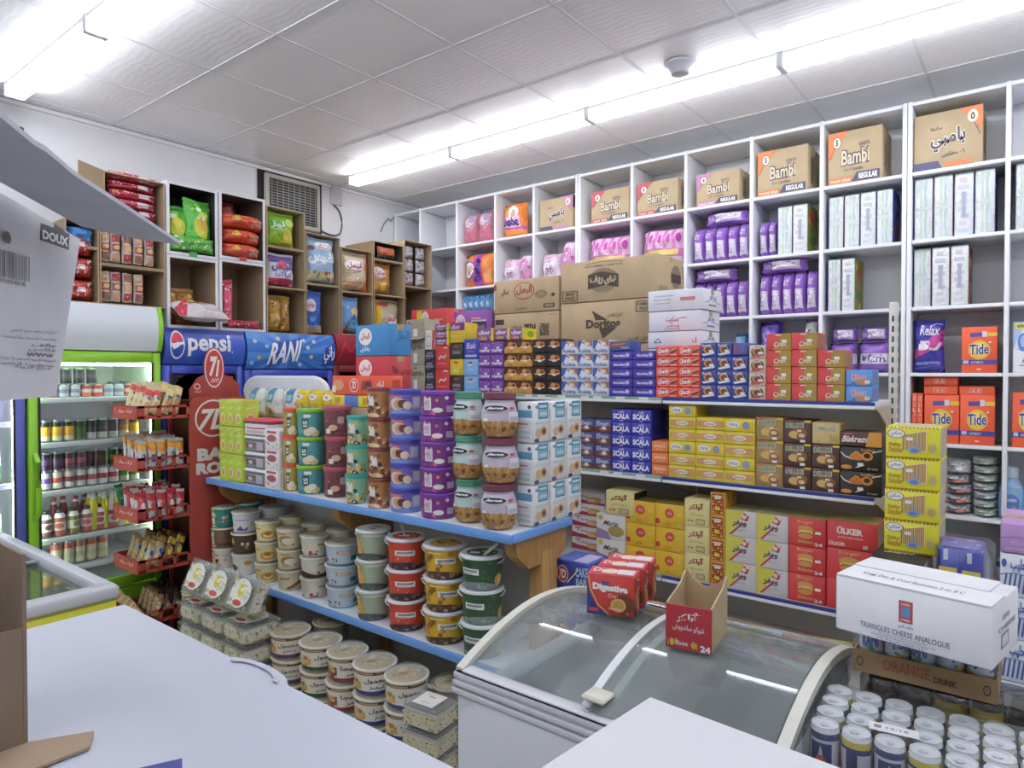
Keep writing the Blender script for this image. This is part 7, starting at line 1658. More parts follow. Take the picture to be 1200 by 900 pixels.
pm = lambda u, v, o: (lx(sxp) + u * PW, ly(SYf) - o, v * PH)
cxu = onY(250, 490, SYf)[0]; cu = (cxu - sxp) / PW; cz = onY(250, 490, SYf)[1] / PH; rz_ = (onY(250, 468, SYf)[1] - onY(250, 490, SYf)[1]) / PH
m.art(pm, PW / PH, [('o', cu, cz, rz_ * PH / PW, rz_, .09, '#eae4e0'), ('t', '7D', cu - .24, cz - rz_ * .62, cu + .30, cz + rz_ * .5, '#f2eeea', {'b': .03, 'skew': .2}),
                    ('t', 'BAKE', .12, onY(230, 541, SYf)[1] / PH, .98, onY(230, 526, SYf)[1] / PH, '#ece8e6', {'b': .06}), ('t', 'ROLLS', .10, onY(230, 557, SYf)[1] / PH, 1.0, onY(230, 543, SYf)[1] / PH, '#ece8e6', {'b': .06})])
m.build('side_panel', e)
m = MB(); m.box(lx(sxp) + .02, ly(SYb) - .014, .02, lx(sx1), ly(SYb), ztop - .02, RD); m.build('side_panel', e)
m = MB(); m.box(lx(sxp) + .04, ly(SYf) + .0145, .02, lx(sxp) + .05, ly(SYb) - .0145, ztop - .02, M('#3c1614', 'plastic')); m.build('back_panel', e)
m = MB(); m.box(lx(sx0) + .04, ly(SYf) + .015, 0, lx(sx1), ly(SYb) - .015, .0195, RD); m.build('base_plate', e)
tray_b = [(474, 477.5), (535, 533.5), (596, 594), (655, 654), (714, 714)]
TRAYS = []
tw_, td_ = sxp - sx0 + .03, (SYb - SYf) - .032
for k, (pb, _) in enumerate(tray_b):
    z0 = onY(172, pb + 17.5 * 0, SYf)[1]
    z0 = onY(168, (492, 553, 613, 673, 735)[k], SYf)[1]; hh = .075
    m = MB(); x0, x1, y0, y1 = lx(sx0), lx(sxp) - .001, ly(SYf), ly(SYf) + td_ + .03
    m.box(x0, y0, z0, x1, y1, z0 + .006, RD); m.box(x0, y0, z0 + .006, x0 + .006, y1, z0 + hh, RD)
    wn = (x1 - x0)
    for (a, b) in ((.0, .13), (.36, .44), (.66, .72), (.94, 1)):
        m.box(x0 + .006 + a * (wn - .006), y0, z0 + .006, x0 + .006 + b * (wn - .006), y0 + .005, z0 + hh, RD)
    m.box(x0 + .006, y0, z0 + .006, x1, y0 + .005, z0 + .017, RD); m.box(x0 + .006, y0, z0 + hh - .014, x1, y0 + .005, z0 + hh, RD)
    m.box(x0 + .006, y1 - .005, z0 + .006, x1, y1, z0 + hh, RD)
    fm = lambda u, v, o, x0=x0, y1=y1, y0=y0, z0=z0: (x0 - o, y1 - u * (y1 - y0), z0 + v * hh)
    m.art(fm, (y1 - y0) / hh, [('r', .06, .34, .92, .84, '#c8503c'), ('r', .08, .38, .90, .80, '#b03024'), ('t', 'كيك رولز', .24, .42, .84, .76, '#ecd8cc', {'b': .02}), ('o', .14, .6, .04, .16, .2, '#ecd8cc'), ('r', .06, .1, .92, .28, '#c4432f')])
    m.build('tray', e)
    TRAYS.append((ox + (x0 + .012), ox + x1 - .012, oy + y0 + .012, oy + y1 - .012, z0 + .0065))
# header sign
hz0 = ztop - .02; hxc = onY(249, 430, SYb - .05)[0]; yh = ly(SYb) - .07
hzt = onY(249, 407, SYb - .05)[1]; hw_ = .105
m = MB(); pts = [(lx(hxc) - hw_ - .05, hz0 - .0), (lx(hxc) + hw_ + .06, hz0), (lx(hxc) + hw_ + .06, hz0 + .09), (lx(hxc) + hw_ - .0, hz0 + .14), (lx(hxc) + .062, hz0 + .15)]
rv = (hzt - hz0 - .06) / 2; zc_ = hzt - rv
for k in range(13):
    t = -.45 + k / 12 * (math.pi + .9); pts.append((lx(hxc) + .066 * math.cos(t), zc_ + rv * math.sin(t)))
pts += [(lx(hxc) - .064, hz0 + .15), (lx(hxc) - hw_, hz0 + .13), (lx(hxc) - hw_ - .05, hz0 + .06)]
m.prism(pts, 'y', yh, yh + .008, RD)
hm = lambda u, v, o: (lx(hxc) - .066 + u * .132, yh - o, zc_ - rv + v * 2 * rv)
m.art(hm, .132 / (2 * rv), [('e', .5, .5, .47, .47, '#eee6e2'), ('e', .5, .5, .42, .43, '#c43426'), ('t', '7', .28, .30, .62, .78, '#f4efec', {'b': .05, 'skew': .25}), ('t', 'DAYS', .36, .16, .72, .26, '#f4efec', {'skew': .2}), ('l', [(.62, .3), (.72, .7)], .05, '#f4efec')])
m.art(lambda u, v, o: (lx(hxc) - .14 + u * .07, yh - o, hz0 + .03 + v * .08), 1, [('o', .45, .6, .28, .24, .3, '#ecd8cc'), ('t', 'كيك', .2, .1, .8, .32, '#ecd8cc')])
m.build('header_sign', e)
m = MB(); a_ = onY(268, 440, SYb - .02)[0]; m.box(lx(a_), ly(SYb) - .05, hz0, lx(a_) + .012, ly(SYb) - .02, hz0 + .14, RD); m.box(lx(a_) - .03, ly(SYb) - .058, hz0 + .03, lx(a_) + .008, ly(SYb) - .051, hz0 + .12, '#c8b8b0'); m.build('sign_bracket', e)
# snack packs in the trays
def snack(col, top, art, seed, w=.075, h=.15, t=.035): return bag('snack_pack', 'snack pack', w, h, t, col, [('r', 0, .72, 1, 1, top)] + art, seed, True)
KK = [[snack('#d8cc9c', '#c8342c', [('e', .5, .5, .3, .16, '#e8dcb8'), ('e', .5, .35, .26, .12, '#b88c4c'), ('r', .3, .55, .7, .66, '#3c5aa0')], 41), snack('#cdbb84', '#d8c070', [('e', .5, .4, .34, .2, '#a87c44'), ('r', .25, .6, .75, .7, '#3c5a9c'), ('n', .1, .1, .9, .5, 6, ['#e8dcb0', '#8c6430'], .06, 2)], 42)],
      [snack('#dcd4cc', '#d88c1c', [('e', .5, .35, .3, .16, '#2c4490'), ('e', .5, .58, .3, .1, '#e0a038'), ('p', [(0, .72), (1, .72), (.5, .55)], '#d86c24')], 43), snack('#d0ccc8', '#e0a02c', [('e', .5, .4, .3, .2, '#3c54a0'), ('n', .1, .1, .9, .6, 6, ['#e6e2dc', '#b8b0a8'], .07, 4)], 44)],
      [snack('#e0dcda', '#b8202c', [('e', .5, .45, .28, .16, '#c8343c'), ('n', .2, .1, .8, .5, 5, ['#8c6c5c', '#f0ecea'], .06, 3), ('p', [(0, .72), (1, .72), (.7, .6), (.3, .64)], '#c82c38')], 45), snack('#c42c38', '#a81c28', [('e', .5, .45, .3, .2, '#ece4e2'), ('n', .1, .6, .9, .9, 4, ['#d85c60'], .08, 3)], 46)],
      [snack('#c8b478', '#c8b070', [('e', .5, .55, .34, .18, '#c4cce4'), ('e', .5, .56, .26, .12, '#3c58a8'), ('n', .1, .05, .9, .4, 8, ['#b8945c', '#e0cc98'], .07, 3)], 47), snack('#5c4438', '#d8b428', [('e', .5, .45, .3, .18, '#d8c02c'), ('n', .1, .1, .9, .9, 6, ['#4c342c', '#7c5c4c'], .08, 3)], 48)],
      [snack('#a88c5c', '#b89c68', [('e', .5, .5, .3, .2, '#d8c49c'), ('n', .1, .1, .9, .9, 8, ['#7c5c38', '#d0b888'], .07, 3)], 49), snack('#4c342c', '#3c2824', [('e', .5, .4, .3, .15, '#b89c4c'), ('n', .1, .1, .9, .9, 6, ['#6c4c40', '#2c1c18'], .09, 3)], 50)]]
dn = (('tan and red croissant pack', 'tan and blue croissant pack'), ('silver and orange cake pack', 'grey and amber cake pack'), ('white and red cake pack', 'crimson cake pack'), ('tan and pale blue pack', 'dark brown and yellow pack'), ('light brown wafer pack', 'dark brown wafer pack'))
trn = ('top', 'second', 'third', 'fourth', 'lowest')
for k, (x0, x1, y0, y1, z0) in enumerate(TRAYS):
    nc, nr = (4, 5, 5, 4, 4)[k], (4, 5, 5, 4, 4)[k]; wp = (x1 - x0 - (.045 if k in (0, 3, 4) else .012)) / nc; dy_ = (y1 - y0 - .05) / nr
    for rw in range(nr):
        for q in range(nc):
            rr = random.Random(k * 50 + rw * 20 + q)
            if k in (1, 2): i = 0 if (q + rw) % 3 else 1
            else: i = 0 if q < nc / 2 else 1
            roll = (.42, .10, .06, .55, .5)[k] * (-1 if k == 4 and q == 0 else 1)
            s_ = (wp - .003) / .075
            KK[k][i].put((x0 + .007 + wp * (q + .5), y0 + .018 + dy_ * rw, z0 + .008 + .007 * rw + .012 * (k in (0, 3, 4))), '%s, %s from aisle, %s row, %s tray' % (dn[k][i], nth[q], nth[rw], trn[k]), 0, None,
                         (-math.radians((24, 15, 15, 28, 30)[k]) + rr.uniform(-.06, .06), roll + rr.uniform(-.05, .05), rr.uniform(-.08, .08)), (s_ * .98, .8, (1.08, .92, .86, .98, .82)[k] + rr.uniform(-.05, .07)))
GP = snack('#2c6c44', '#2c7c4c', [('n', .1, .1, .9, .9, 6, ['#4c9c64', '#1c4c30'], .08, 3)], 51)
x0, x1, y0, y1, z0 = TRAYS[2]
GP.put((x0 + .03, y1 - .028, z0 + .03), 'single dark green pack at the outer corner of the third tray', 0, None, (-.2, -.1, .3), (.7, .8, .9))

# ------------------------------------------------------------------ glass topped freezer
ZFr = .85
ax, ay = onZ(535, 786, ZFr)
FX0 = ax; FY1 = ay; FX1 = onY(697, 693, FY1)[0]; FY0 = .375
e = empty('ice_cream_freezer', ((FX0 + FX1) / 2, (FY0 + FY1) / 2, 0)); tag(e, 'white chest freezer with a curved glass top and worn metal trim', 'freezer')
hw, hl = (FX1 - FX0) / 2, (FY1 - FY0) / 2
WF = M('#dfe2e6', 'plastic'); t = .055; zr = ZFr
m = MB(); zb = .08
for a, b in ((-hw, -hw + t), (hw - t, hw)): m.box(a, -hl, zb, b, hl, zr - .055, WF, .006)
for a, b in ((-hl, -hl + t), (hl - t, hl)): m.box(-hw + t, a, zb, hw - t, b, zr - .055, WF, .003)
m.box(-hw + t, -hl + t, zb, hw - t, hl - t, .30, M('#dcdcd8', 'plastic')); m.build('cabinet', e)
m = MB(); L_ = M('#cfd2d2', 'plastic'); g = .0008
m.box(-hw + t + g, -hl + t + g, .301, -hw + t + .006, hl - t - g, zr - .06, L_); m.box(hw - t - .006, -hl + t + g, .301, hw - t - g, hl - t - g, zr - .06, L_)
m.box(-hw + t + .007, -hl + t + g, .301, hw - t - .007, -hl + t + .006, zr - .06, L_); m.box(-hw + t + .007, hl - t - .006, .301, hw - t - .007, hl - t - g, zr - .06, L_); m.build('liner', e)
AL = M('#c9ccd0', 'plastic')
m = MB()
for k in range(3): m.box(-hw - .012 + .004 * k, -hl - .01, zr - .054 + .018 * k, -hw + .05, hl + .01, zr - .038 + .018 * k, AL, .004)
m.box(-hw - .002, -hl - .004, zr - .0535, -hw + .045, hl + .004, zr - .002, M('#c4c8cc', 'plastic')); m.box(-hw + .004, -hl + .013, zr - .0019, -hw + .044, hl - .013, zr + .004, M('#d8dade', 'plastic'), .002); m.build('front_rail', e)
ARCH = .075; BK = onY(697, 693, FY1)[1] - zr
def arc(u): return zr + BK * u + ARCH * math.sin(math.pi * (u * .95)) ** .9 + .004 if u > 0 else zr + .004
def archpts(a, b, th): 
    n = 14; top = [(-hw + .012 + (2 * hw - .03) * (a + (b - a) * q / n), arc(a + (b - a) * q / n)) for q in range(n + 1)]
    return top + [(x, z - th) for x, z in reversed(top)]
CRM = M('#dcdccf', 'plastic')
for y in (hl, -hl):
    m = MB(); m.prism(archpts(0, 1, .02), 'y', y - .012, y + .012, CRM, True)
    q = M('#e2eaea', 'glass', .35)
    ap = archpts(0, 1, .021); n = len(ap) // 2
    cap = m.build('end_arch', e)
    g_ = MB(); g_.prism([(x, z - .0205) for x, z in ap[:n]] + [(hw - .02, zr - .0), (-hw + .015, zr - .0)], 'y', y - .003, y + .003, q); g_.build('end_glass', e)
m = MB(); xb = hw - .02; zbk = arc(1)
m.box(xb - .012, -hl, zr - .054, xb + .03, hl, zbk - .022, M('#d4d6d8', 'plastic'), .004); m.box(xb - .03, -hl - .01, zbk - .021, xb + .032, hl + .01, zbk + .004, M('#dfe2e4', 'chrome'), .005)
m.box(xb - .055, -hl + .0, zbk - .02, xb - .04, hl, zbk - .004, M('#c4c8cc', 'chrome'), .003); m.build('back_rail', e)
for k, (a, b, dz) in enumerate(((-.02, hl - .015, -.012), (-hl + .015, .02, .0))):
    m = MB(); ap = archpts(.02, .95, .004); m.prism([(x, z + dz) for x, z in ap], 'y', a, b, M('#e6eeee', 'glass', .30), True); o = m.build('sliding_glass', e)
    f = MB()
    for y in ((a,) if k == 0 else (b,)):
        ap = archpts(.02, .95, .012); f.prism([(x, z + dz + .004) for x, z in ap], 'y', y - .010, y + .010, M('#e3e6ea', 'plastic'), True)
    f.build('lid_frame', o)
m = MB(); xh = -hw + .045; m.box(xh - .028, -.03, arc(.05) + .009, xh + .028, .03, arc(.05) + .022, M('#dcdcc8', 'plastic'), .006); m.build('lid_handle', e)
# ice cream inside
icx, icy = e.location.x, e.location.y
IC = carton('ice_cream_box', 'ice cream box', .20, .10, .11, '#d8c060', {'front': [('r', .05 + .16 * k, .15, .15 + .16 * k, .6, '#7c4c3c') for k in range(5)] + [('r', .6, .65, .95, .9, '#8c3c34')], 'top': [('r', .1, .1, .9, .9, '#e0cc84'), ('r', .55, .3, .85, .7, '#8c3c34')], 'left': [('r', .1, .1, .9, .6, '#c8903c')]})
k = 0
for i in range(3):
    for j in range(5):
        x = icx - hw + .16 + .17 * i; y = icy + hl - .14 - .135 * j
        if y < icy - hl + .1 or x > icx + hw - .16: continue
        if not (i == 0 and j in (1, 2, 3)): continue
        IC.put((x, y, .302 + .0), 'cream coloured ice cream box inside the curved freezer, %s from its far end' % nth[j], WEST, 'ice cream boxes in the curved freezer')
IC.put((icx - hw + .165, icy + .05, .302 + .112), 'cream coloured ice cream box on top of the others in the curved freezer', WEST + .2)
IW = bag('ice_cream_pack', 'ice cream pack', .12, .2, .04, '#cfd4d2', [('n', .1, .1, .9, .9, 8, ['#b8bcbc', '#8c98a8', '#e3e6e6'], .1, 3)], 15)
for k in range(6):
    rr = random.Random(k + 4); IW.put((icx - .0 + .135 * (k % 2), icy + hl - .16 - .16 * (k // 2), .33), 'pale wrapped ice cream lying in the curved freezer, %s from its far end' % nth[k], 0, 'pale ice cream packs', (math.radians(-88), rr.uniform(-.1, .1), math.pi / 2 + rr.uniform(-.1, .1)))
# ice cream in the yellow chest
cx_, cy_ = (fx + fx0) / 2, (fy0 + fy1) / 2
cols_ = [('#d8c828', '#e8a030', 'yellow'), ('#d8643c', '#e8c080', 'orange'), ('#6cac5c', '#e8e0a0', 'green'), ('#8c5c44', '#e0c8a0', 'brown'), ('#d8dc48', '#4c7cc0', 'lemon')]
IP = [bag('ice_cream_pack', 'ice cream pack', .13, .24, .05, a, [('e', .5, .5, .3, .2, b), ('n', .1, .1, .9, .9, 8, [b, '#efe9dc', '#c84a3c'], .08, q)], 60 + q) for q, (a, b, c) in enumerate(cols_)]
for i in range(4):
    for j in range(4):
        q = (i * 2 + j) % 5; rr = random.Random(i * 9 + j)
        IP[q].put((fx - .19 - .145 * i, fy0 + .13 + .255 * j, .325 + .42 + rr.uniform(0, .012)), '%s ice cream pack in yellow chest, %s row from counter, %s from edge' % (cols_[q][2], nth[j], nth[i]), 0, '%s ice cream packs' % cols_[q][2], (math.radians(-84), rr.uniform(-.06, .06), rr.uniform(-.06, .06)))
bk = MB(); bk.box(-.31, -(fy1 - fy0) / 2 + .08, 0, .31, (fy1 - fy0) / 2 - .08, .40, M('#d8dcdc', 'card')); tp = MB(); tp.box(-.30, -.02, .4002, .30, .02, .4012, M('#b89a68', 'gloss'))
mk('ice_cream_carton', 'carton', (None, bk), ('tape', tp)).put((cx_, cy_, .302), 'white carton in the yellow chest under the ice cream packs')

# ------------------------------------------------------------------ boxes standing on the glass freezer
def arcz(X): 
    u = (X - icx + hw - .012) / (2 * hw - .03); return arc(u)
# digestive biscuit boxes: one tilted in front, two behind
XD = 1.70; zD = arcz(XD) + .006
def world_on(px, py, z): return onZ(px, py, z)
pA = onZ(688, 718, zD); pB = onZ(744, 725, zD)
dA = Vector((pB[0] - pA[0], pB[1] - pA[1], 0)); wD = dA.length; angD = math.atan2(dA.y, dA.x)
hD = .5 * ((onX(688, 665, pA[0])[1] - zD) + (onX(744, 684, pB[0])[1] - zD))
dD = .075
art = [('p', [(0, 0), (.45, 0), (.22, .2), (.06, .5), (0, .8)], '#28307c'), ('l', [(.03, .95), (.08, .6), (.22, .26), (.46, .02)], .03, '#d8b86c'), ('e', .38, .80, .10, .05, '#3a4a9c'), ('t', 'Digestive', .12, .56, .86, .78, '#f4eeea', {'b': .07, 'ang': -.04}), ('t', 'Creams', .44, .44, .80, .55, '#e8b078', {'b': .03, 'ang': -.04}), ('e', .78, .30, .22, .26, '#6c2c1c'), ('e', .66, .28, .16, .17, '#d8a850'), ('e', .66, .28, .12, .12, '#c08c3c'), ('t', 'Chocolate', .46, .16, .72, .22, '#f0e6da'), ('r', .04, .08, .24, .17, '#c83a34'), ('n', .6, .02, .95, .14, 5, ['#8c3c24', '#d89c5c'], .03, 2)]
side = [('p', [(0, 1), (0, .3), (.5, .1), (1, .15), (1, .75)], '#8c2820'), ('t', 'Digestive', .08, .42, .9, .64, '#e8c8a8', {'ang': .3}), ('e', .6, .25, .2, .14, '#c8944c'), ('l', [(0, 1), (.5, .85), (1, .75)], .03, '#d8b86c'), ('p', [(0, 0), (.4, 0), (.1, .25), (0, .3)], '#28307c')]
top = [('r', 0, 0, 1, 1, '#b0242c'), ('e', .45, .5, .18, .3, '#e0c098'), ('r', .6, .2, .95, .8, '#d8d0d4'), ('t', 'Digestive', .08, .2, .9, .8, '#f0e0dc')]
PDg = carton('biscuit_box', 'biscuit box', wD, dD, hD, '#b8281f', {'front': art, 'right': side, 'top': top}, 'gloss')
dirv = dA.normalized(); nrm = Vector((-dirv.y, dirv.x, 0))
if nrm.dot(Vector((1, .5, 0))) < 0: nrm = -nrm
ct = Vector((pA[0] + pB[0], pA[1] + pB[1], 0)) / 2
for k in range(3):
    p = ct + nrm * (dD / 2 + k * (dD + .003)) + dirv * .012 * k
    PDg.put((p.x, p.y, max(zD, arcz(p.x) + .006) if k else zD), 'red and navy sandwich biscuit box on the glass freezer, %s' % ('in front showing its full face', 'second behind the front one', 'third at the back')[k], angD)
# open red tray box
XU = 1.62
pA = Vector((*onZ(780, 757, arcz(1.5) + .004), 0)); pB = Vector((*onZ(834, 768, arcz(1.5) + .004), 0))
zU = arcz(pA.x) + .010
pA = Vector((*onZ(780, 757, zU), 0)); pB = Vector((*onZ(834, 768, zU), 0)); dv = pB - pA; wU = dv.length; aU = math.atan2(dv.y, dv.x); hU = onX(782, 707, pA.x)[1] - zU; dU = .17
CB = M('#b8a078', 'card'); m = MB(); th = .004
m.box(-wU / 2, 0, 0, wU / 2, th, hU, M('#a81f2a', 'gloss')); m.box(-wU / 2 + th, th, 0, wU / 2 - th, dU, th, CB)
m.faces_art(-wU / 2, 0, 0, wU / 2, th, hU, {'front': [('t', 'أولكر', .24, .62, .78, .88, '#f0e8e4', {'b': .06, 'ang': .06}), ('t', 'أولكر', .26, .64, .76, .86, '#a81f2a', {'b': .0, 'ang': .06}), ('t', 'شوكو ساندويش', .16, .42, .84, .58, '#f0e8e4', {'b': .01, 'ang': -.02}), ('e', .14, .14, .05, .09, '#c8a83c'), ('e', .24, .16, .04, .08, '#c8a83c'), ('e', .62, .14, .06, .08, '#c8a83c'), ('t', 'Dankek', .26, .1, .5, .2, '#f0e8e4'), ('r', .05, .05, .07, .2, '#c8a83c'), ('r', .68, .04, .70, .2, '#c8a83c'), ('t', '24', .76, .03, .98, .18, '#f0e8e4', {'b': .05})]})
bd = m
ps = []
for s in (-1, 1):
    q = MB(); x0 = s * wU / 2; pts = [(0 + th, 0), (dU, 0), (dU, hU * 1.36), (dU - .05, hU * 1.16), (th, hU * 1.02)]
    q.prism(pts, 'x', min(x0, x0 - s * th), max(x0, x0 - s * th), CB); ps.append(('side_wall', q))
q = MB(); q.prism([(-wU / 2 + th, 0), (wU / 2 - th, 0), (wU / 2 - th, hU * 1.34), (wU / 2 - .022, hU * 1.15), (wU / 2 - .05, hU * 1.02), (-wU / 2 + .05, hU * 1.02), (-wU / 2 + .022, hU * 1.2), (-wU / 2 + th, hU * 1.46)], 'y', dU - th, dU, CB); ps.append(('back_wall', q))
mk('display_tray', 'carton', (None, bd), *ps).put(((pA + pB) / 2 + Vector((0, 0, zU))), 'open red cardboard display box with cut corners on the glass freezer', aU)
# blue cake bar boxes beside the table end
XQ = 2.34
ya, yb = onX(650, 660, XQ)[0], onX(690, 660, XQ)[0]
zt_ = onX(655, 655, XQ)[1]; z_m = onX(652, 683, XQ)[1]
hQ = zt_ - z_m; n = int(zt_ / hQ)
PQ = carton('cake_box', 'cake box', ya - yb, .16, hQ - .002, '#2c3a9c', {'front': [('e', .24, .5, .17, .32, '#c83a2c'), ('o', .24, .5, .17, .32, .1, '#f0e8e4'), ('t', '7D', .14, .32, .34, .66, '#f4f0ec', {'b': .04, 'skew': .15}), ('p', [(.36, .2), (.6, .75), (.74, .82), (.52, .3)], '#3c2424'), ('l', [(.38, .2), (.72, .78)], .05, '#e8e4e0'), ('t', 'CAKE', .62, .5, .98, .85, '#b8d4f0', {'b': .03, 'ang': .1}), ('t', 'BAR', .64, .2, .96, .46, '#b8d4f0', {'b': .03, 'ang': .1})], 'top': [('r', .5, .1, .9, .9, '#b8b4d8'), ('p', [(.1, .2), (.5, .1), (.4, .8)], '#4c5cb8')], 'right': [('r', .1, .1, .9, .9, '#24307c')]})
for i in range(n): PQ.put((XQ + .08, (ya + yb) / 2, .0015 + (zt_ / n) * i), lab('blue cake bar box beside the wooden table leg', i, n), WEST, None, None, (1, 1, (zt_ / n - .002) / (hQ - .002)))

# ------------------------------------------------------------------ yellow stick boxes and things near them
XY = 3.02
ya, yb = onX(1037, 580, XY)[0], onX(1101, 580, XY)[0]
edges_y = (500, 537.5, 574, 611, 648)
zq = [onX(1068, p, XY)[1] for p in edges_y][::-1]
hy = (zq[-1] - zq[0]) / 4
stk = [('r', .0, .0, 1, .05, '#c8a018')] + [('p', [(.02 + .07 * k, 0), (.055 + .07 * k, 0), (.038 + .07 * k, .06)], '#8c5c18') for k in range(14)] + [('p', [(.02 + .07 * k, 1), (.055 + .07 * k, 1), (.038 + .07 * k, .94)], '#8c5c18') for k in range(14)]
stk += [('p', [(.30, .72), (.76, .92), (.76, .24), (.36, .24)], '#e8dc9c')] + [('p', [(.32 + .036 * k, .26), (.345 + .036 * k, .26), (.345 + .036 * k, .74 + .012 * k), (.32 + .036 * k, .74 + .012 * k)], ('#9c6c34', '#b8844c')[k % 2]) for k in range(12)]
stk += [('e', .20, .78, .17, .15, '#f0f0ea'), ('o', .20, .78, .17, .15, .1, '#4c4c40'), ('t', 'بسكتي', .10, .70, .30, .86, '#3c3c38', {'b': .01}), ('t', 'Salty', .06, .34, .30, .50, '#b8842c', {'b': .03}), ('t', 'Sticks', .06, .18, .32, .34, '#b8842c', {'b': .03}), ('e', .54, .26, .12, .10, '#8ca0c8'), ('e', .54, .26, .08, .06, '#5c78b4'), ('r', .50, .42, .62, .50, '#8c9cb4'), ('e', .87, .36, .07, .14, '#b8a868'), ('r', .82, .44, .92, .5, '#c8b878')]
PSk = carton('stick_biscuit_box', 'biscuit box', ya - yb, .24, hy - .002, '#ded81c', {'front': stk, 'right': [('r', .05, .05, .95, .95, '#c4b8a4'), ('n', .1, .1, .9, .9, 8, ['#b0a08c', '#d0c8b8'], .12, 3)], 'top': [('r', .1, .1, .9, .9, '#c8b890')]}, 'gloss', (('price', .45, .62),))
for i in range(4): PSk.put((XY + .12, (ya + yb) / 2 + random.uniform(-.003, .003), zq[0] + hy * i), lab('bright yellow salty stick box', i, 4), WEST)
XK_ = 2.86
ya, yb = onX(1019, 650, XK_)[0], onX(1083, 650, XK_)[0]; zt2_ = zq[0] - .001; zb2_ = onX(1050, 673, XK_)[1]; hk = zt2_ - zb2_
PBk = carton('biscuit_carton', 'biscuit carton', ya - yb, .36, hk - .002, '#c8582c', {'front': [('r', 0, .8, 1, 1, '#2c2420'), ('r', .1, .2, .9, .6, '#d8743c'), ('t', 'halka', .2, .28, .6, .55, '#2c2420')], 'top': [('r', 0, 0, 1, 1, '#2a2826'), ('p', [(.15, .35), (.5, .65), (.9, .6), (.7, .4)], '#8ca888'), ('t', 'SALTY', .2, .35, .8, .65, '#b8c8b0', {'skew': .2})], 'right': [('r', .02, .02, .98, .98, '#a8a098')]})
PBk.put((XK_ + .18, (ya + yb) / 2, zb2_), 'black topped orange carton under the yellow stick boxes', WEST)
KB = (XK_ + .18, (ya + yb) / 2, ya - yb, .36, zb2_)
# wrapped blue pack
XV = 2.95
ya, yb = onX(1098, 670, XV)[0], onX(1152, 670, XV)[0]; zt3 = onX(1125, 643, XV)[1]; zb3 = onX(1125, 690, XV)[1]
m = MB(); w_, d_, h_ = ya - yb, .2, zt3 - zb3
m.box(-w_ / 2, -d_ / 2, 0, w_ / 2, d_ / 2, h_, M('#2a36a6', 'gloss'), .012)
m.faces_art(-w_ / 2, -d_ / 2, 0, w_ / 2, d_ / 2, h_, {'front': [('r', .49, 0, .51, 1, '#2c3488'), ('r', .04, .35, .44, .5, '#e0d030'), ('r', .55, .32, .95, .47, '#e0d030'), ('e', .24, .12, .18, .14, '#e8ecf4'), ('e', .76, .1, .18, .14, '#e8ecf4'), ('r', .14, .68, .24, .95, '#d8dcec'), ('r', .66, .66, .76, .92, '#d8dcec')], 'top': [('r', .05, .05, .95, .95, '#7c78c0'), ('n', .1, .1, .9, .9, 8, ['#b0b0d8', '#4c4ca8'], .1, 3)], 'right': [('r', .1, .1, .9, .9, '#8c90c8')]})
wr = MB(); wr.box(-w_ / 2 - .006, -d_ / 2 - .006, -.0, w_ / 2 + .03, d_ / 2 + .006, h_ + .014, M('#fcfdff', 'clear', .03), .02)
mk('wrapped_pack', 'wrapped pack', (None, m), ('plastic_wrap', wr)).put((XV + .10, (ya + yb) / 2, zb3), 'blue twin pack in clear wrap with yellow stripes beside the yellow stick boxes', WEST)
def sup(X, y, w, d, z, label, c='#a08a68'):
    m = MB(); m.box(-w / 2, -d / 2, .001, w / 2, d / 2, z - .002, M(c, 'card'), .004); t = MB(); t.box(-w / 2 - .001, -.02, z - .04, w / 2 + .001, .02, z - .0008, M('#b89a68', 'gloss'))
    return mk('storage_carton', 'carton', (None, m), ('tape', t)).put((X, y, 0), label, WEST)
sup(KB[0], KB[1], KB[2], KB[3], KB[4], 'tall brown carton hidden under the black topped orange carton')
sup(XV + .10, (ya + yb) / 2, ya - yb - .006, .2, zb3, 'tall brown carton hidden under the blue twin pack')
m = MB(); m.lathe([(.05, 0), (.052, .05), (.05, .055)], M('#d8d4d0', 'plastic'), 16); l = MB(); l.lathe([(.054, .0555), (.054, .075), (.04, .08), (0, .08)], M('#4c4a4c', 'plastic'), 16)
mk('food_tub', 'tub', (None, m), ('lid', l)).put((XV + .14, yb - .085, zb3 + .02), 'small white tub with a dark lid beside the blue twin pack')
sup(XV + .14, yb - .085, .12, .14, zb3 + .02, 'brown carton hidden under the small white tub')
# purple box on striped cartons at the picture edge
XPp = 2.35
ya = onX(1172, 650, XPp)[0]; yb = onX(1235, 650, XPp)[0]
zz_ = [onX(1172, p, XPp)[1] for p in (775, 718, 681, 647)]
zt4 = onX(1174, 612, XPp)[1]
str_ = [('p', [(.06 + .09 * k, .1), (.10 + .09 * k, .1), (.15 + .09 * k, .55), (.11 + .09 * k, .55)], '#3c62b0') for k in range(9)] + [('t', 'حليب', .2, .6, .5, .92, '#3c5cac', {'b': .04}), ('e', .08, .78, .05, .1, '#3c62b0'), ('l', [(.0, .5), (.3, .58), (.6, .5)], .03, '#7c94c8')]
hst = (zz_[3] - .001) / 9
PSt = carton('milk_carton_case', 'carton', ya - yb, .26, hst - .002, '#dfe3ec', {'front': str_, 'left': str_[:4]}, 'print', ('tape',))
for i in range(9): PSt.put((XPp + .13, (ya + yb) / 2, .0015 + hst * i), lab('white case with blue diagonal stripes under the purple box', i, 9), WEST)
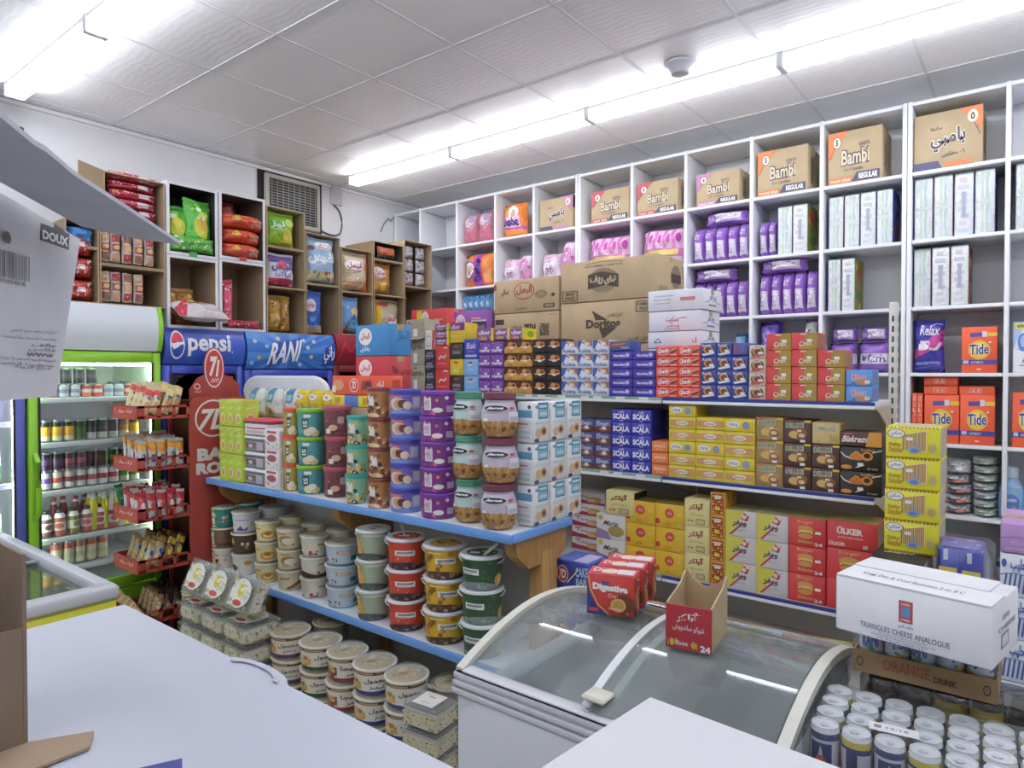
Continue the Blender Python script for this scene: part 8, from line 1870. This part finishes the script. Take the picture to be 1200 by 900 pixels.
carton('tissue_carton', 'carton', ya - yb, .26, zt4 - zz_[3] - .004, '#b48ac4', {'front': [('l', [(0, .5), (.3, .56), (.6, .5), (1, .5)], .03, '#9c70b0'), ('t', 'fam', .2, .3, .6, .42, '#c8a8d4'), ('r', .1, .12, .7, .18, '#c8a8d4')], 'top': [('r', .0, .45, 1, .55, '#a478b8')]}, 'card', ('tape',)).put((XPp + .13, (ya + yb) / 2, zz_[3] + .002), 'purple closed carton on top of the blue striped cases', WEST)

# ------------------------------------------------------------------ stack at the near end of the glass freezer
ZS = .765
e = empty('low_stand', (1.80, .10, 0)); tag(e, 'low metal stand carrying drink packs beside the glass freezer', 'stand')
m = MB(); m.box(-.47, -.50, ZS - .025, .42, .255, ZS - .001, M('#b8babe', 'metal'), .004); m.build('stand_top', e)
for a in (-.44, .39):
    for b in (-.47, .225):
        m = MB(); m.box(a - .02, b - .02, 0, a + .02, b + .02, ZS - .0255, M('#8c8e92', 'metal'), .003); m.build('leg', e)
# can pack in front
CR = .0268; CHt = .133
def ecan(kind):
    m = MB(); SIL = M('#e2e6ea', 'plastic'); NV = M('#2c3474', 'gloss'); WH = M('#d4d6de', 'gloss'); YE = M('#d8c43c', 'gloss')
    m.lathe([(CR * .8, 0, SIL), (CR, .008, NV if kind else WH), (CR, CHt * .82, YE if kind else NV), (CR, CHt * .92, SIL), (CR * .93, CHt * .98, SIL), (CR * .94, CHt, SIL), (CR * .88, CHt, SIL), (CR * .86, CHt * .972, SIL), (0, CHt * .972)], SIL, 22)
    m.cyl_art(lambda v: CR, CHt, [('r', .38, .1, .62, .78, '#d4d6e0' if kind else '#2c3474'), ('p', [(.40, .15), (.5, .75), (.6, .15)], '#2c3474' if kind else '#c8ccd8'), ('e', .5, .5, .06, .1, '#c84a34'), ('r', .1, .1, .26, .75, '#3c4484'), ('r', .74, .1, .9, .75, '#c4c8d4'), ('e', .18, .6, .05, .08, '#d8a83c')])
    t = MB(); t.box(-.004, -.012, CHt * .972 + .0004, .004, .004, CHt * .972 + .002, M('#c8ccd2', 'plastic')); t.lathe([(.007, CHt * .972 + .0021), (.007, CHt * .972 + .003), (0, CHt * .972 + .003)], M('#d0d4da', 'plastic'), 10, 0, -.004)
    return mk('drink_can', 'drink can', (None, m), ('pull_tab', t))
EC = [ecan(0), ecan(1)]
zcan = ZS + CHt
px_rows = [(936, 839, 5), (975, 829, 5)]
pA = Vector((*onZ(937, 838, zcan), 0)); pB = Vector((*onZ(1137, 893, zcan), 0)); vA = Vector((*onZ(976, 818, zcan), 0)) - pA
# rows follow -Y with the photo's slight turn
ud = (pB - pA).normalized(); vd = Vector((-ud.y, ud.x, 0))
if vd.x < 0: vd = -vd
sp = CR * 2 + .0035
org = Vector((*onZ(937, 838, zcan), 0)); org = Vector((org.x, min(org.y, FY0 - .012 - CR * 1.3), 0))
cnt = 0
for i in range(4):
    for j in range(8):
        p = org + ud * (sp * j) + vd * (sp * i)
        EC[(i + j) % 2].put((p.x, p.y, ZS), 'slim silver drink can in near pack, %s row from freezer, %s along' % (nth[i], nth[j]), random.Random(i * 9 + j).uniform(-1.5, .2) + WEST, 'slim drink cans in the near pack')
cc = org + ud * (sp * 3.5) + vd * (sp * 1.5)
m = MB(); m.box(-sp * 4 - .009, -sp * 2 - .009, .001, sp * 4 + .009, sp * 2 + .009, CHt + .004, M('#fbfcfd', 'clear', .03), .012)
o = mk('shrink_wrap', 'shrink wrap', (None, m)).put((cc.x, cc.y, ZS), 'clear shrink film around the slim drink cans', math.atan2(ud.y, ud.x))
m = MB(); m.box(-.042, -.016, 0, .042, .016, .0012, '#f2f2f2'); m.art(lambda u, v, o: (-.042 + u * .084, -.016 + v * .032, .0012 + o), 2.6, [('t', '12:15', .35, .35, .8, .62, '#5c5c64'), ('r', .1, .3, .25, .7, '#8c8c90')])
q_ = Vector((*onZ(1047, 856, zcan + .004), 0)); tag(m.build('price_tag', None, (q_.x, q_.y, zcan + .0045), math.atan2(ud.y, ud.x) + .1), 'white paper price tag lying on the wrapped drink cans', 'price tag')
# dark wrapped jars
XJ = 1.755
ya, yb = onX(1008, 760, XJ)[0], .0
jl, jr = onX(1010, 800, XJ)[0], onX(1190, 840, XJ)[0]
jr = min(jr, jl - .35)
JR = .033; nj = int((jl - jr) / (JR * 2 + .002))
def sj(body, lid):
    m = MB(); m.lathe([(JR * .9, 0), (JR, .006), (JR, .022), (JR * .94, .03), (JR, .038), (JR, .085), (JR * .8, .10)], M(body, 'gloss'), 20)
    m.cyl_art(lambda v: JR, .1, [('r', .36, .42, .64, .8, '#3c2c24' if body != '#b8a428' else '#d8c868')])
    l = MB(); l.lathe([(JR * .86, .1005), (JR * .86, .12), (JR * .8, .122), (0, .122)], M(lid, 'plastic'), 18); return mk('glass_jar', 'jar', (None, m), ('lid', l))
JY, JD = sj('#b8a428', '#3a332c'), sj('#241c1a', '#1c1816')
py_ = [onX(1108, 850, XJ)[0], onX(1143, 850, XJ)[0]]
for i in range(2):
    for j in range(nj):
        y = jl - JR - .004 - j * (JR * 2 + .002)
        yel_ = i == 0 and min(abs(y - a) for a in py_) < JR + .001
        (JY if yel_ else JD).put((XJ + JR + .006 + i * (JR * 2 + .002), y, ZS), '%s jar in the dark wrapped pack, %s of the %s row' % ('mustard yellow' if yel_ else 'dark brown', nth[j], ('outer', 'inner')[i]), WEST, 'jars in the dark wrapped pack' if not yel_ else None)
m = MB(); m.box(-.003, -(jl - jr) / 2 - .006, .0005, JR * 4 + .02, (jl - jr) / 2 + .006, .1255, M('#e0dcd8', 'clear', .03), .012); mk('shrink_wrap', 'shrink wrap', (None, m)).put((XJ, (jl + jr) / 2, ZS), 'shiny shrink film around the dark jars under the orange drink tray')
# tray of slim cans and the white carton
ZT2 = ZS + .127
XO = 1.752
oa, ob = onX(1000, 775, XO)[0], onX(1170, 810, XO)[0]
wO = oa - ob; dO = .225
m = MB(); CBm = M('#a88a60', 'card'); hO = .052
m.box(-wO / 2, -dO / 2, 0, wO / 2, dO / 2, .004, CBm); m.box(-wO / 2, -dO / 2, .004, wO / 2, -dO / 2 + .004, hO, CBm); m.box(-wO / 2, dO / 2 - .004, .004, wO / 2, dO / 2, hO, CBm); m.box(-wO / 2, -dO / 2 + .004, .004, -wO / 2 + .004, dO / 2 - .004, hO, CBm); m.box(wO / 2 - .004, -dO / 2 + .004, .004, wO / 2, dO / 2 - .004, hO, CBm)
m.faces_art(-wO / 2, -dO / 2, 0, wO / 2, dO / 2, hO, {'front': [('t', 'ORANGE', .22, .32, .56, .84, '#a85c38', {'b': .03}), ('t', 'DRINK', .58, .28, .74, .56, '#5c4030', {'b': .03}), ('o', .05, .5, .025, .22, .25, '#4c3c30'), ('o', .93, .5, .025, .22, .25, '#4c3c30')], 'right': [('r', .3, .3, .7, .6, '#8c7048')]})
rzO = math.radians(-2)
mk('can_tray', 'cardboard tray', (None, m)).put((XO + dO / 2, (oa + ob) / 2, ZT2), 'low brown cardboard tray lettered ORANGE DRINK under the white cheese carton', WEST)
RR = .0255; RH = .128
def rani():
    m = MB(); m.lathe([(RR * .84, 0, M('#c8ccd2', 'metal')), (RR, .007, M('#c9d4de', 'gloss')), (RR, RH * .93, M('#c8ccd2', 'metal')), (RR * .84, RH)], M('#c8ccd2', 'metal'), 20)
    m.cyl_art(lambda v: RR, RH, [('t', 'RANI', .40, .44, .62, .72, '#3c5cac', {'b': .05, 'ang': .1}), ('e', .44, .28, .05, .10, '#d88c4c'), ('e', .56, .24, .05, .1, '#e0a468'), ('e', .52, .42, .04, .05, '#4c9c5c'), ('t', 'راني', .06, .42, .26, .7, '#3c5cac', {'b': .04}), ('e', .14, .34, .05, .1, '#e0a040'), ('r', .76, .2, .9, .85, '#b4bccc')])
    return mk('juice_can', 'drink can', (None, m))
PR = rani(); nR = int((wO - .012) / (2 * RR + .0015)); dR = (wO - .012) / nR
for i in range(4):
    for j in range(nR):
        PR.put((XO + .007 + RR + i * (2 * RR + .001), oa - .006 - (j + .5) * dR, ZT2 + .0045), 'slim pale blue juice can in the orange drink tray, %s row, %s along' % (('front', 'second', 'third', 'rear')[i], nth[j]), WEST + (0, 2.6, -.4, 2.9, 1.4, -.3, .2)[j % 7] * (1 if i == 0 else random.random()), 'slim pale juice cans in the tray')
ZCh = ZT2 + .135
m = MB(); m.box(-wO / 2 - .004, -dO / 2 - .004, .053, wO / 2 + .004, dO / 2 + .004, .1335, M('#fbfcfd', 'clear', .03), .01)
mk('shrink_wrap', 'shrink wrap', (None, m)).put((XO + dO / 2, (oa + ob) / 2, ZT2), 'clear film around the juice cans in the orange drink tray', WEST)
pA = Vector((*onZ(979, 736, ZCh), 0)); pB = Vector((*onZ(1163, 787, ZCh), 0)); dv = pB - pA; wC = dv.length; aC = math.atan2(dv.y, dv.x)
hC = onX(979, 673, pA.x)[1] - ZCh
nrm = Vector((-dv.y, dv.x, 0)).normalized()
if nrm.x < 0: nrm = -nrm
dC = .20
ch = [('r', .44, .42, .53, .80, '#b8383c'), ('r', .455, .52, .515, .70, '#5c84b0'), ('t', 'SAMA', .452, .715, .518, .77, '#ecd8d8'), ('t', 'SAMA', .452, .445, .518, .50, '#ecd8d8'), ('t', 'مثلثات الجبن', .435, .32, .535, .39, '#3c4c84'), ('t', 'TRIANGLES CHEESE ANALOGUE', .18, .175, .76, .27, '#3c4470', {'b': .0}), ('t', 'Produced in the Kingdom of Saudi Arabia', .31, .125, .62, .155, '#5c6484'), ('t', 'Food Industries & Investment Company Ltd', .26, .085, .67, .115, '#5c6484'), ('t', 'P.O. Box 3441 Riyadh 11471', .30, .045, .62, .075, '#5c6484'), ('t', 'Tel. 966 11 265 1155', .32, .01, .60, .035, '#5c6484')]
m = MB(); m.box(-wC / 2, 0, 0, wC / 2, dC, hC, M('#eceef2', 'card'), .003)
m.faces_art(-wC / 2, 0, 0, wC / 2, dC, hC, {'front': ch, 'top': [('t', 'Keep Dry & Cool Between 2 to 8 C', .14, .30, .80, .42, '#6c7088', {'ang': 0}), ('r', 0, .49, 1, .51, '#c4c6cc')], 'right': [('r', .3, .2, .6, .45, '#7c90c0'), ('r', .34, .24, .56, .41, '#dfe2ea'), ('t', 'CHEESE', .2, .5, .85, .58, '#5c6484'), ('r', .35, .68, .6, .76, '#a8acb8')]})
fl = MB(); fl.prism([(0, hC + .0005), (dC * .48, hC + .0005), (dC * .48, hC + .0035), (0, hC + .0035)], 'x', -wC / 2 + .002, wC / 2 - .002, M('#eceef2', 'card'))
fl.art(lambda u, v, o: (-wC / 2 + u * wC, v * dC * .48, hC + .0036 + o), wC / (dC * .48), [('t', 'Keep Dry & Cool Between 2 to 8 C', .14, .35, .80, .62, '#6c7088')])
f2 = MB(); f2.prism([(dC * .5, hC + .0005), (dC, hC + .0005), (dC, hC + .0035), (dC * .5, hC + .005)], 'x', -wC / 2 + .002, wC / 2 - .03, M('#e4e6ea', 'card'))
ct = (pA + pB) / 2
mk('cheese_carton', 'carton', (None, m), ('flap', fl), ('flap', f2)).put((ct.x, ct.y, ZCh), 'white carton lettered TRIANGLES CHEESE ANALOGUE on the orange drink tray', aC)

# ------------------------------------------------------------------ foreground boxes at the photo's left edge
# grey-white carton hanging into view, its long flap open toward the shop
DX = .90
def at(px, py, d):
    r = ray(px, py); return Vector((0, 0, CAM_H)) + r * d
G = M('#c3c4ca', 'card'); GD = M('#b7b8c0', 'card')
EXT = .34                                 # the carton runs on past the picture's edge
b0, br_ = at(0, 461, .74), at(66, 464, .905)
ex = br_ - b0; ex.z = 0; Wv = ex.length; ex.normalize(); ez = Vector((0, 0, 1)); ey = ez.cross(ex)
if ey.dot(br_) < 0: ey = -ey
O = br_.copy(); W_ = Wv + EXT; D_ = .26
ZTOP = CAM_H + .2; H_ = ZTOP - O.z
def pu(px, py):
    r = ray(px, py); k = (O - Vector((0, 0, CAM_H))).dot(ey) / r.dot(ey); p = Vector((0, 0, CAM_H)) + r * k - O
    return p.dot(ex), p.z
slx = pu(94, 265)[0]
e = empty('poultry_carton', O); tag(e, 'pale grey open carton with a dark name plate and a barcode, flap hanging out', 'carton')
e.rotation_euler = (0, 0, math.atan2(ex.y, ex.x))
m = MB(); m.prism([(-W_, 0), (0, 0), (slx, H_), (-W_, H_)], 'y', 0, .005, G)
fm = lambda u, v, o: (-W_ + u * (W_ + slx), -o, v * H_)
P_ = lambda pts: [((a + W_) / (W_ + slx), b / H_) for a, b in (pu(*p) for p in pts)]
ASP = (W_ + slx) / H_
def line_text(tx, x0, y0, x1, y1, h, col, b=.01):
    """writing along the photo line (x0,y0)-(x1,y1), h pixels tall above it"""
    p = P_([(x0, y0), (x1, y1), (x0, y0 - h), (x1, y1 - h)])
    vs, fs = text_tris(tx, b)
    return [('p', [(((1 - vs[i][0]) * p[0][0] + vs[i][0] * p[1][0]) * (1 - vs[i][1]) + ((1 - vs[i][0]) * p[2][0] + vs[i][0] * p[3][0]) * vs[i][1],
                     ((1 - vs[i][0]) * p[0][1] + vs[i][0] * p[1][1]) * (1 - vs[i][1]) + ((1 - vs[i][0]) * p[2][1] + vs[i][0] * p[3][1]) * vs[i][1]) for i in f], col) for f in fs]
sh = [('p', P_([(46.5, 281), (80.5, 293), (81, 274), (47, 261)]), '#34363e'), ('p', P_([(62, 268), (63, 260), (68.5, 257.5), (74, 262), (77, 274)]), '#34363e')]
dx_ = line_text('DOUX', 48.5, 279.5, 79, 289.5, 11, '#d8dae0', .05)
rr = random.Random(8); x = -4.0
while x < 31:
    wd = rr.choice((.5, .8, 1.3)); sh.append(('p', P_([(x, 324 + x * .2), (x + wd, 324 + x * .2), (x + wd, 292 + x * .3), (x, 292 + x * .3)]), '#4a4c54')); x += wd + rr.choice((.6, .9, 1.4))
fine = line_text('291003 450142', -2, 330, 29, 336, 4.5, '#4a4c54')
for k, (xa, xb, y) in enumerate(((12, 66, 388), (0, 65, 396), (36, 66, 403), (32, 64, 409), (30, 62, 415), (0, 64, 421), (0, 62, 427), (16, 58, 431))):
    tx = ('دجاج كامل مجمد منتج فرنسي', 'يحفظ مجمدا عند درجة حرارة منخفضة', 'هاتف', 'فاكس', 'www', 'المملكة العربية السعودية جدة', 'صندوق بريد الرياض', 'انتاج الدولة')[k]
    fine += line_text(tx, xa, y + .07 * xa, xb, y + .07 * xb, 4.6, '#70727c')
sh.append(('e', *P_([(4, 278)])[0], .016, .03, '#5c5850'))
m.art(fm, ASP, sh); m.art(fm, ASP, dx_ + fine, False, 0, .0012)
m.prism([(0, .0055), (-.005, .0055), (-.005, D_), (0, D_)], 'z', .001, H_, G)
m.box(-W_, D_ - .005, 0, -.006, D_, H_, GD); m.box(-W_, .0055, 0, -.006, D_ - .0055, .005, GD); m.box(-W_, .0055, .0055, -W_ + .005, D_ - .0055, H_, GD)
m.build('box_body', e)
# the large flap is folded out level from the top edge, toward the aisle
f = MB(); f3 = lambda px, py: Vector((*onZ(px, py, ZTOP + .001), ZTOP + .001)) - O
fa = [f3(40, 170), f3(54, 178), f3(86, 205), f3(150, 246), f3(212, 287), f3(160, 280), f3(95, 265.5), O * 0 + ex * (-W_) + ez * (H_ + .001), f3(40, 170) - ex * (EXT + .1)]
vs = [(v.dot(ex), v.dot(ey), H_ + .001) for v in fa]; nv = len(vs)
vs2 = [(a, b, c + .005) for a, b, c in vs]
quads = [[0, 1, 2, 6, 7, 8], [2, 3, 5, 6], [3, 4, 5]]
f.add(vs + vs2, quads + [[nv + i for i in q_] for q_ in quads] + [[i, (i + 1) % nv, nv + (i + 1) % nv, nv + i] for i in range(nv)], GD)
f.build('flap', e)
# rack beyond the picture's edge that carries it
e2 = empty('storage_rack', O + ex * (-W_ + .12) + ey * (D_ / 2)); e2.location.z = CZ1 + .001; e2.rotation_euler = e.rotation_euler
tag(e2, 'grey metal rack on the counter carrying the open grey carton', 'rack')
zs_ = O.z - CZ1 - .001
m = MB(); m.box(-.14, -D_ / 2 - .01, zs_ - .022, .14, D_ / 2 + .01, zs_ - .0015, M('#8c8e92', 'metal'), .003); m.build('rack_shelf', e2)
for a in (-.125, .125):
    for b in (-D_ / 2 + .01, D_ / 2 - .01):
        m = MB(); m.box(a - .012, b - .012, 0, a + .012, b + .012, zs_ - .0225, M('#8c8e92', 'metal'), .002); m.build('leg', e2)
# brown open carton standing on the service counter
zc = CZ1 + .001
pc = Vector((*onZ(33, 874, zc), 0))
XBx = pc.x; YBx = pc.y
zt_b = onX(36, 652, pc.x)[1]; 
far_ = Vector((*onZ(33, 712, zt_b), 0))
hB = zt_b - zc
BW = M('#86715c', 'card'); BI = M('#77634f', 'card')
e = empty('open_carton', (XBx, YBx, zc)); tag(e, 'brown open carton standing on the white service counter at the photo edge', 'carton')
m = MB(); th = .006
lenB = .26
m.box(-th, .0, 0, 0, lenB, hB, BW); m.box(-.30, .0, 0, -th - .0005, th, hB * .62, BW); m.box(-.30, lenB - th, 0, -th - .0005, lenB, hB, BI); m.box(-.30, th + .0005, 0, -th - .0005, lenB - th - .0005, .005, BI); m.box(-.306, .0, 0, -.3005, lenB, hB, BW)
m.build('box_body', e)
m = MB(); m.prism([(0, 0), (.085, -.05), (.06, -.10), (-.30, -.10), (-.30, 0)], 'z', .002, .007, M('#a58c72', 'card')); m.build('flap', e)
g = MB(); g.grid(lambda u, v: (-.25 + .18 * u, .05 + .14 * v, .02 + .17 * math.sin(math.pi * u) * math.sin(math.pi * v) + .01 * math.sin(14 * u + 9 * v)), 12, 12, M('#a8a4a0', 'film'))
g.grid(lambda u, v: (-.25 + .18 * u, .05 + .14 * v, .008 + .006 * math.sin(math.pi * u) * math.sin(math.pi * v)), 12, 12, M('#a8a4a0', 'film'))
tag(g.build('plastic_bag', None, (XBx, YBx, zc)), 'crumpled grey plastic bag inside the brown open carton', 'bag')
# blue notebook corner at the bottom edge
p1, p2 = Vector((*onZ(155, 897, zc), 0)), Vector((*onZ(187, 891, zc + .02), 0))
m = MB(); m.box(-.06, -.20, 0, .06, 0, .022, M('#2c3488', 'print'), .003); pg = MB(); pg.box(-.057, -.197, .003, .0603, -.0004, .019, '#e8e4dc')
m = MB(); m.box(-.06, -.20, .0195, .06, 0, .022, M('#2c3488', 'print')); m.box(-.06, -.2, 0, .06, 0, .0025, M('#2c3488', 'print')); pg = MB(); pg.box(-.057, -.197, .0028, .058, -.003, .0192, '#e8e4dc')
m.box(-.0602, -.2, .0025, -.0575, 0, .0195, M('#2c3488', 'print'))
mk('notebook', 'notebook', (None, m), ('pages', pg)).put((p2.x - .03, p2.y + .0, zc), 'dark blue notebook lying on the service counter at the bottom edge', .25 + math.radians(-40))
for p in PROTOS:                          # kinds that found no room on their shelf
    if not p.used:
        for c in KID[p.root.as_pointer()]: bpy.data.objects.remove(c)
        bpy.data.objects.remove(p.root)
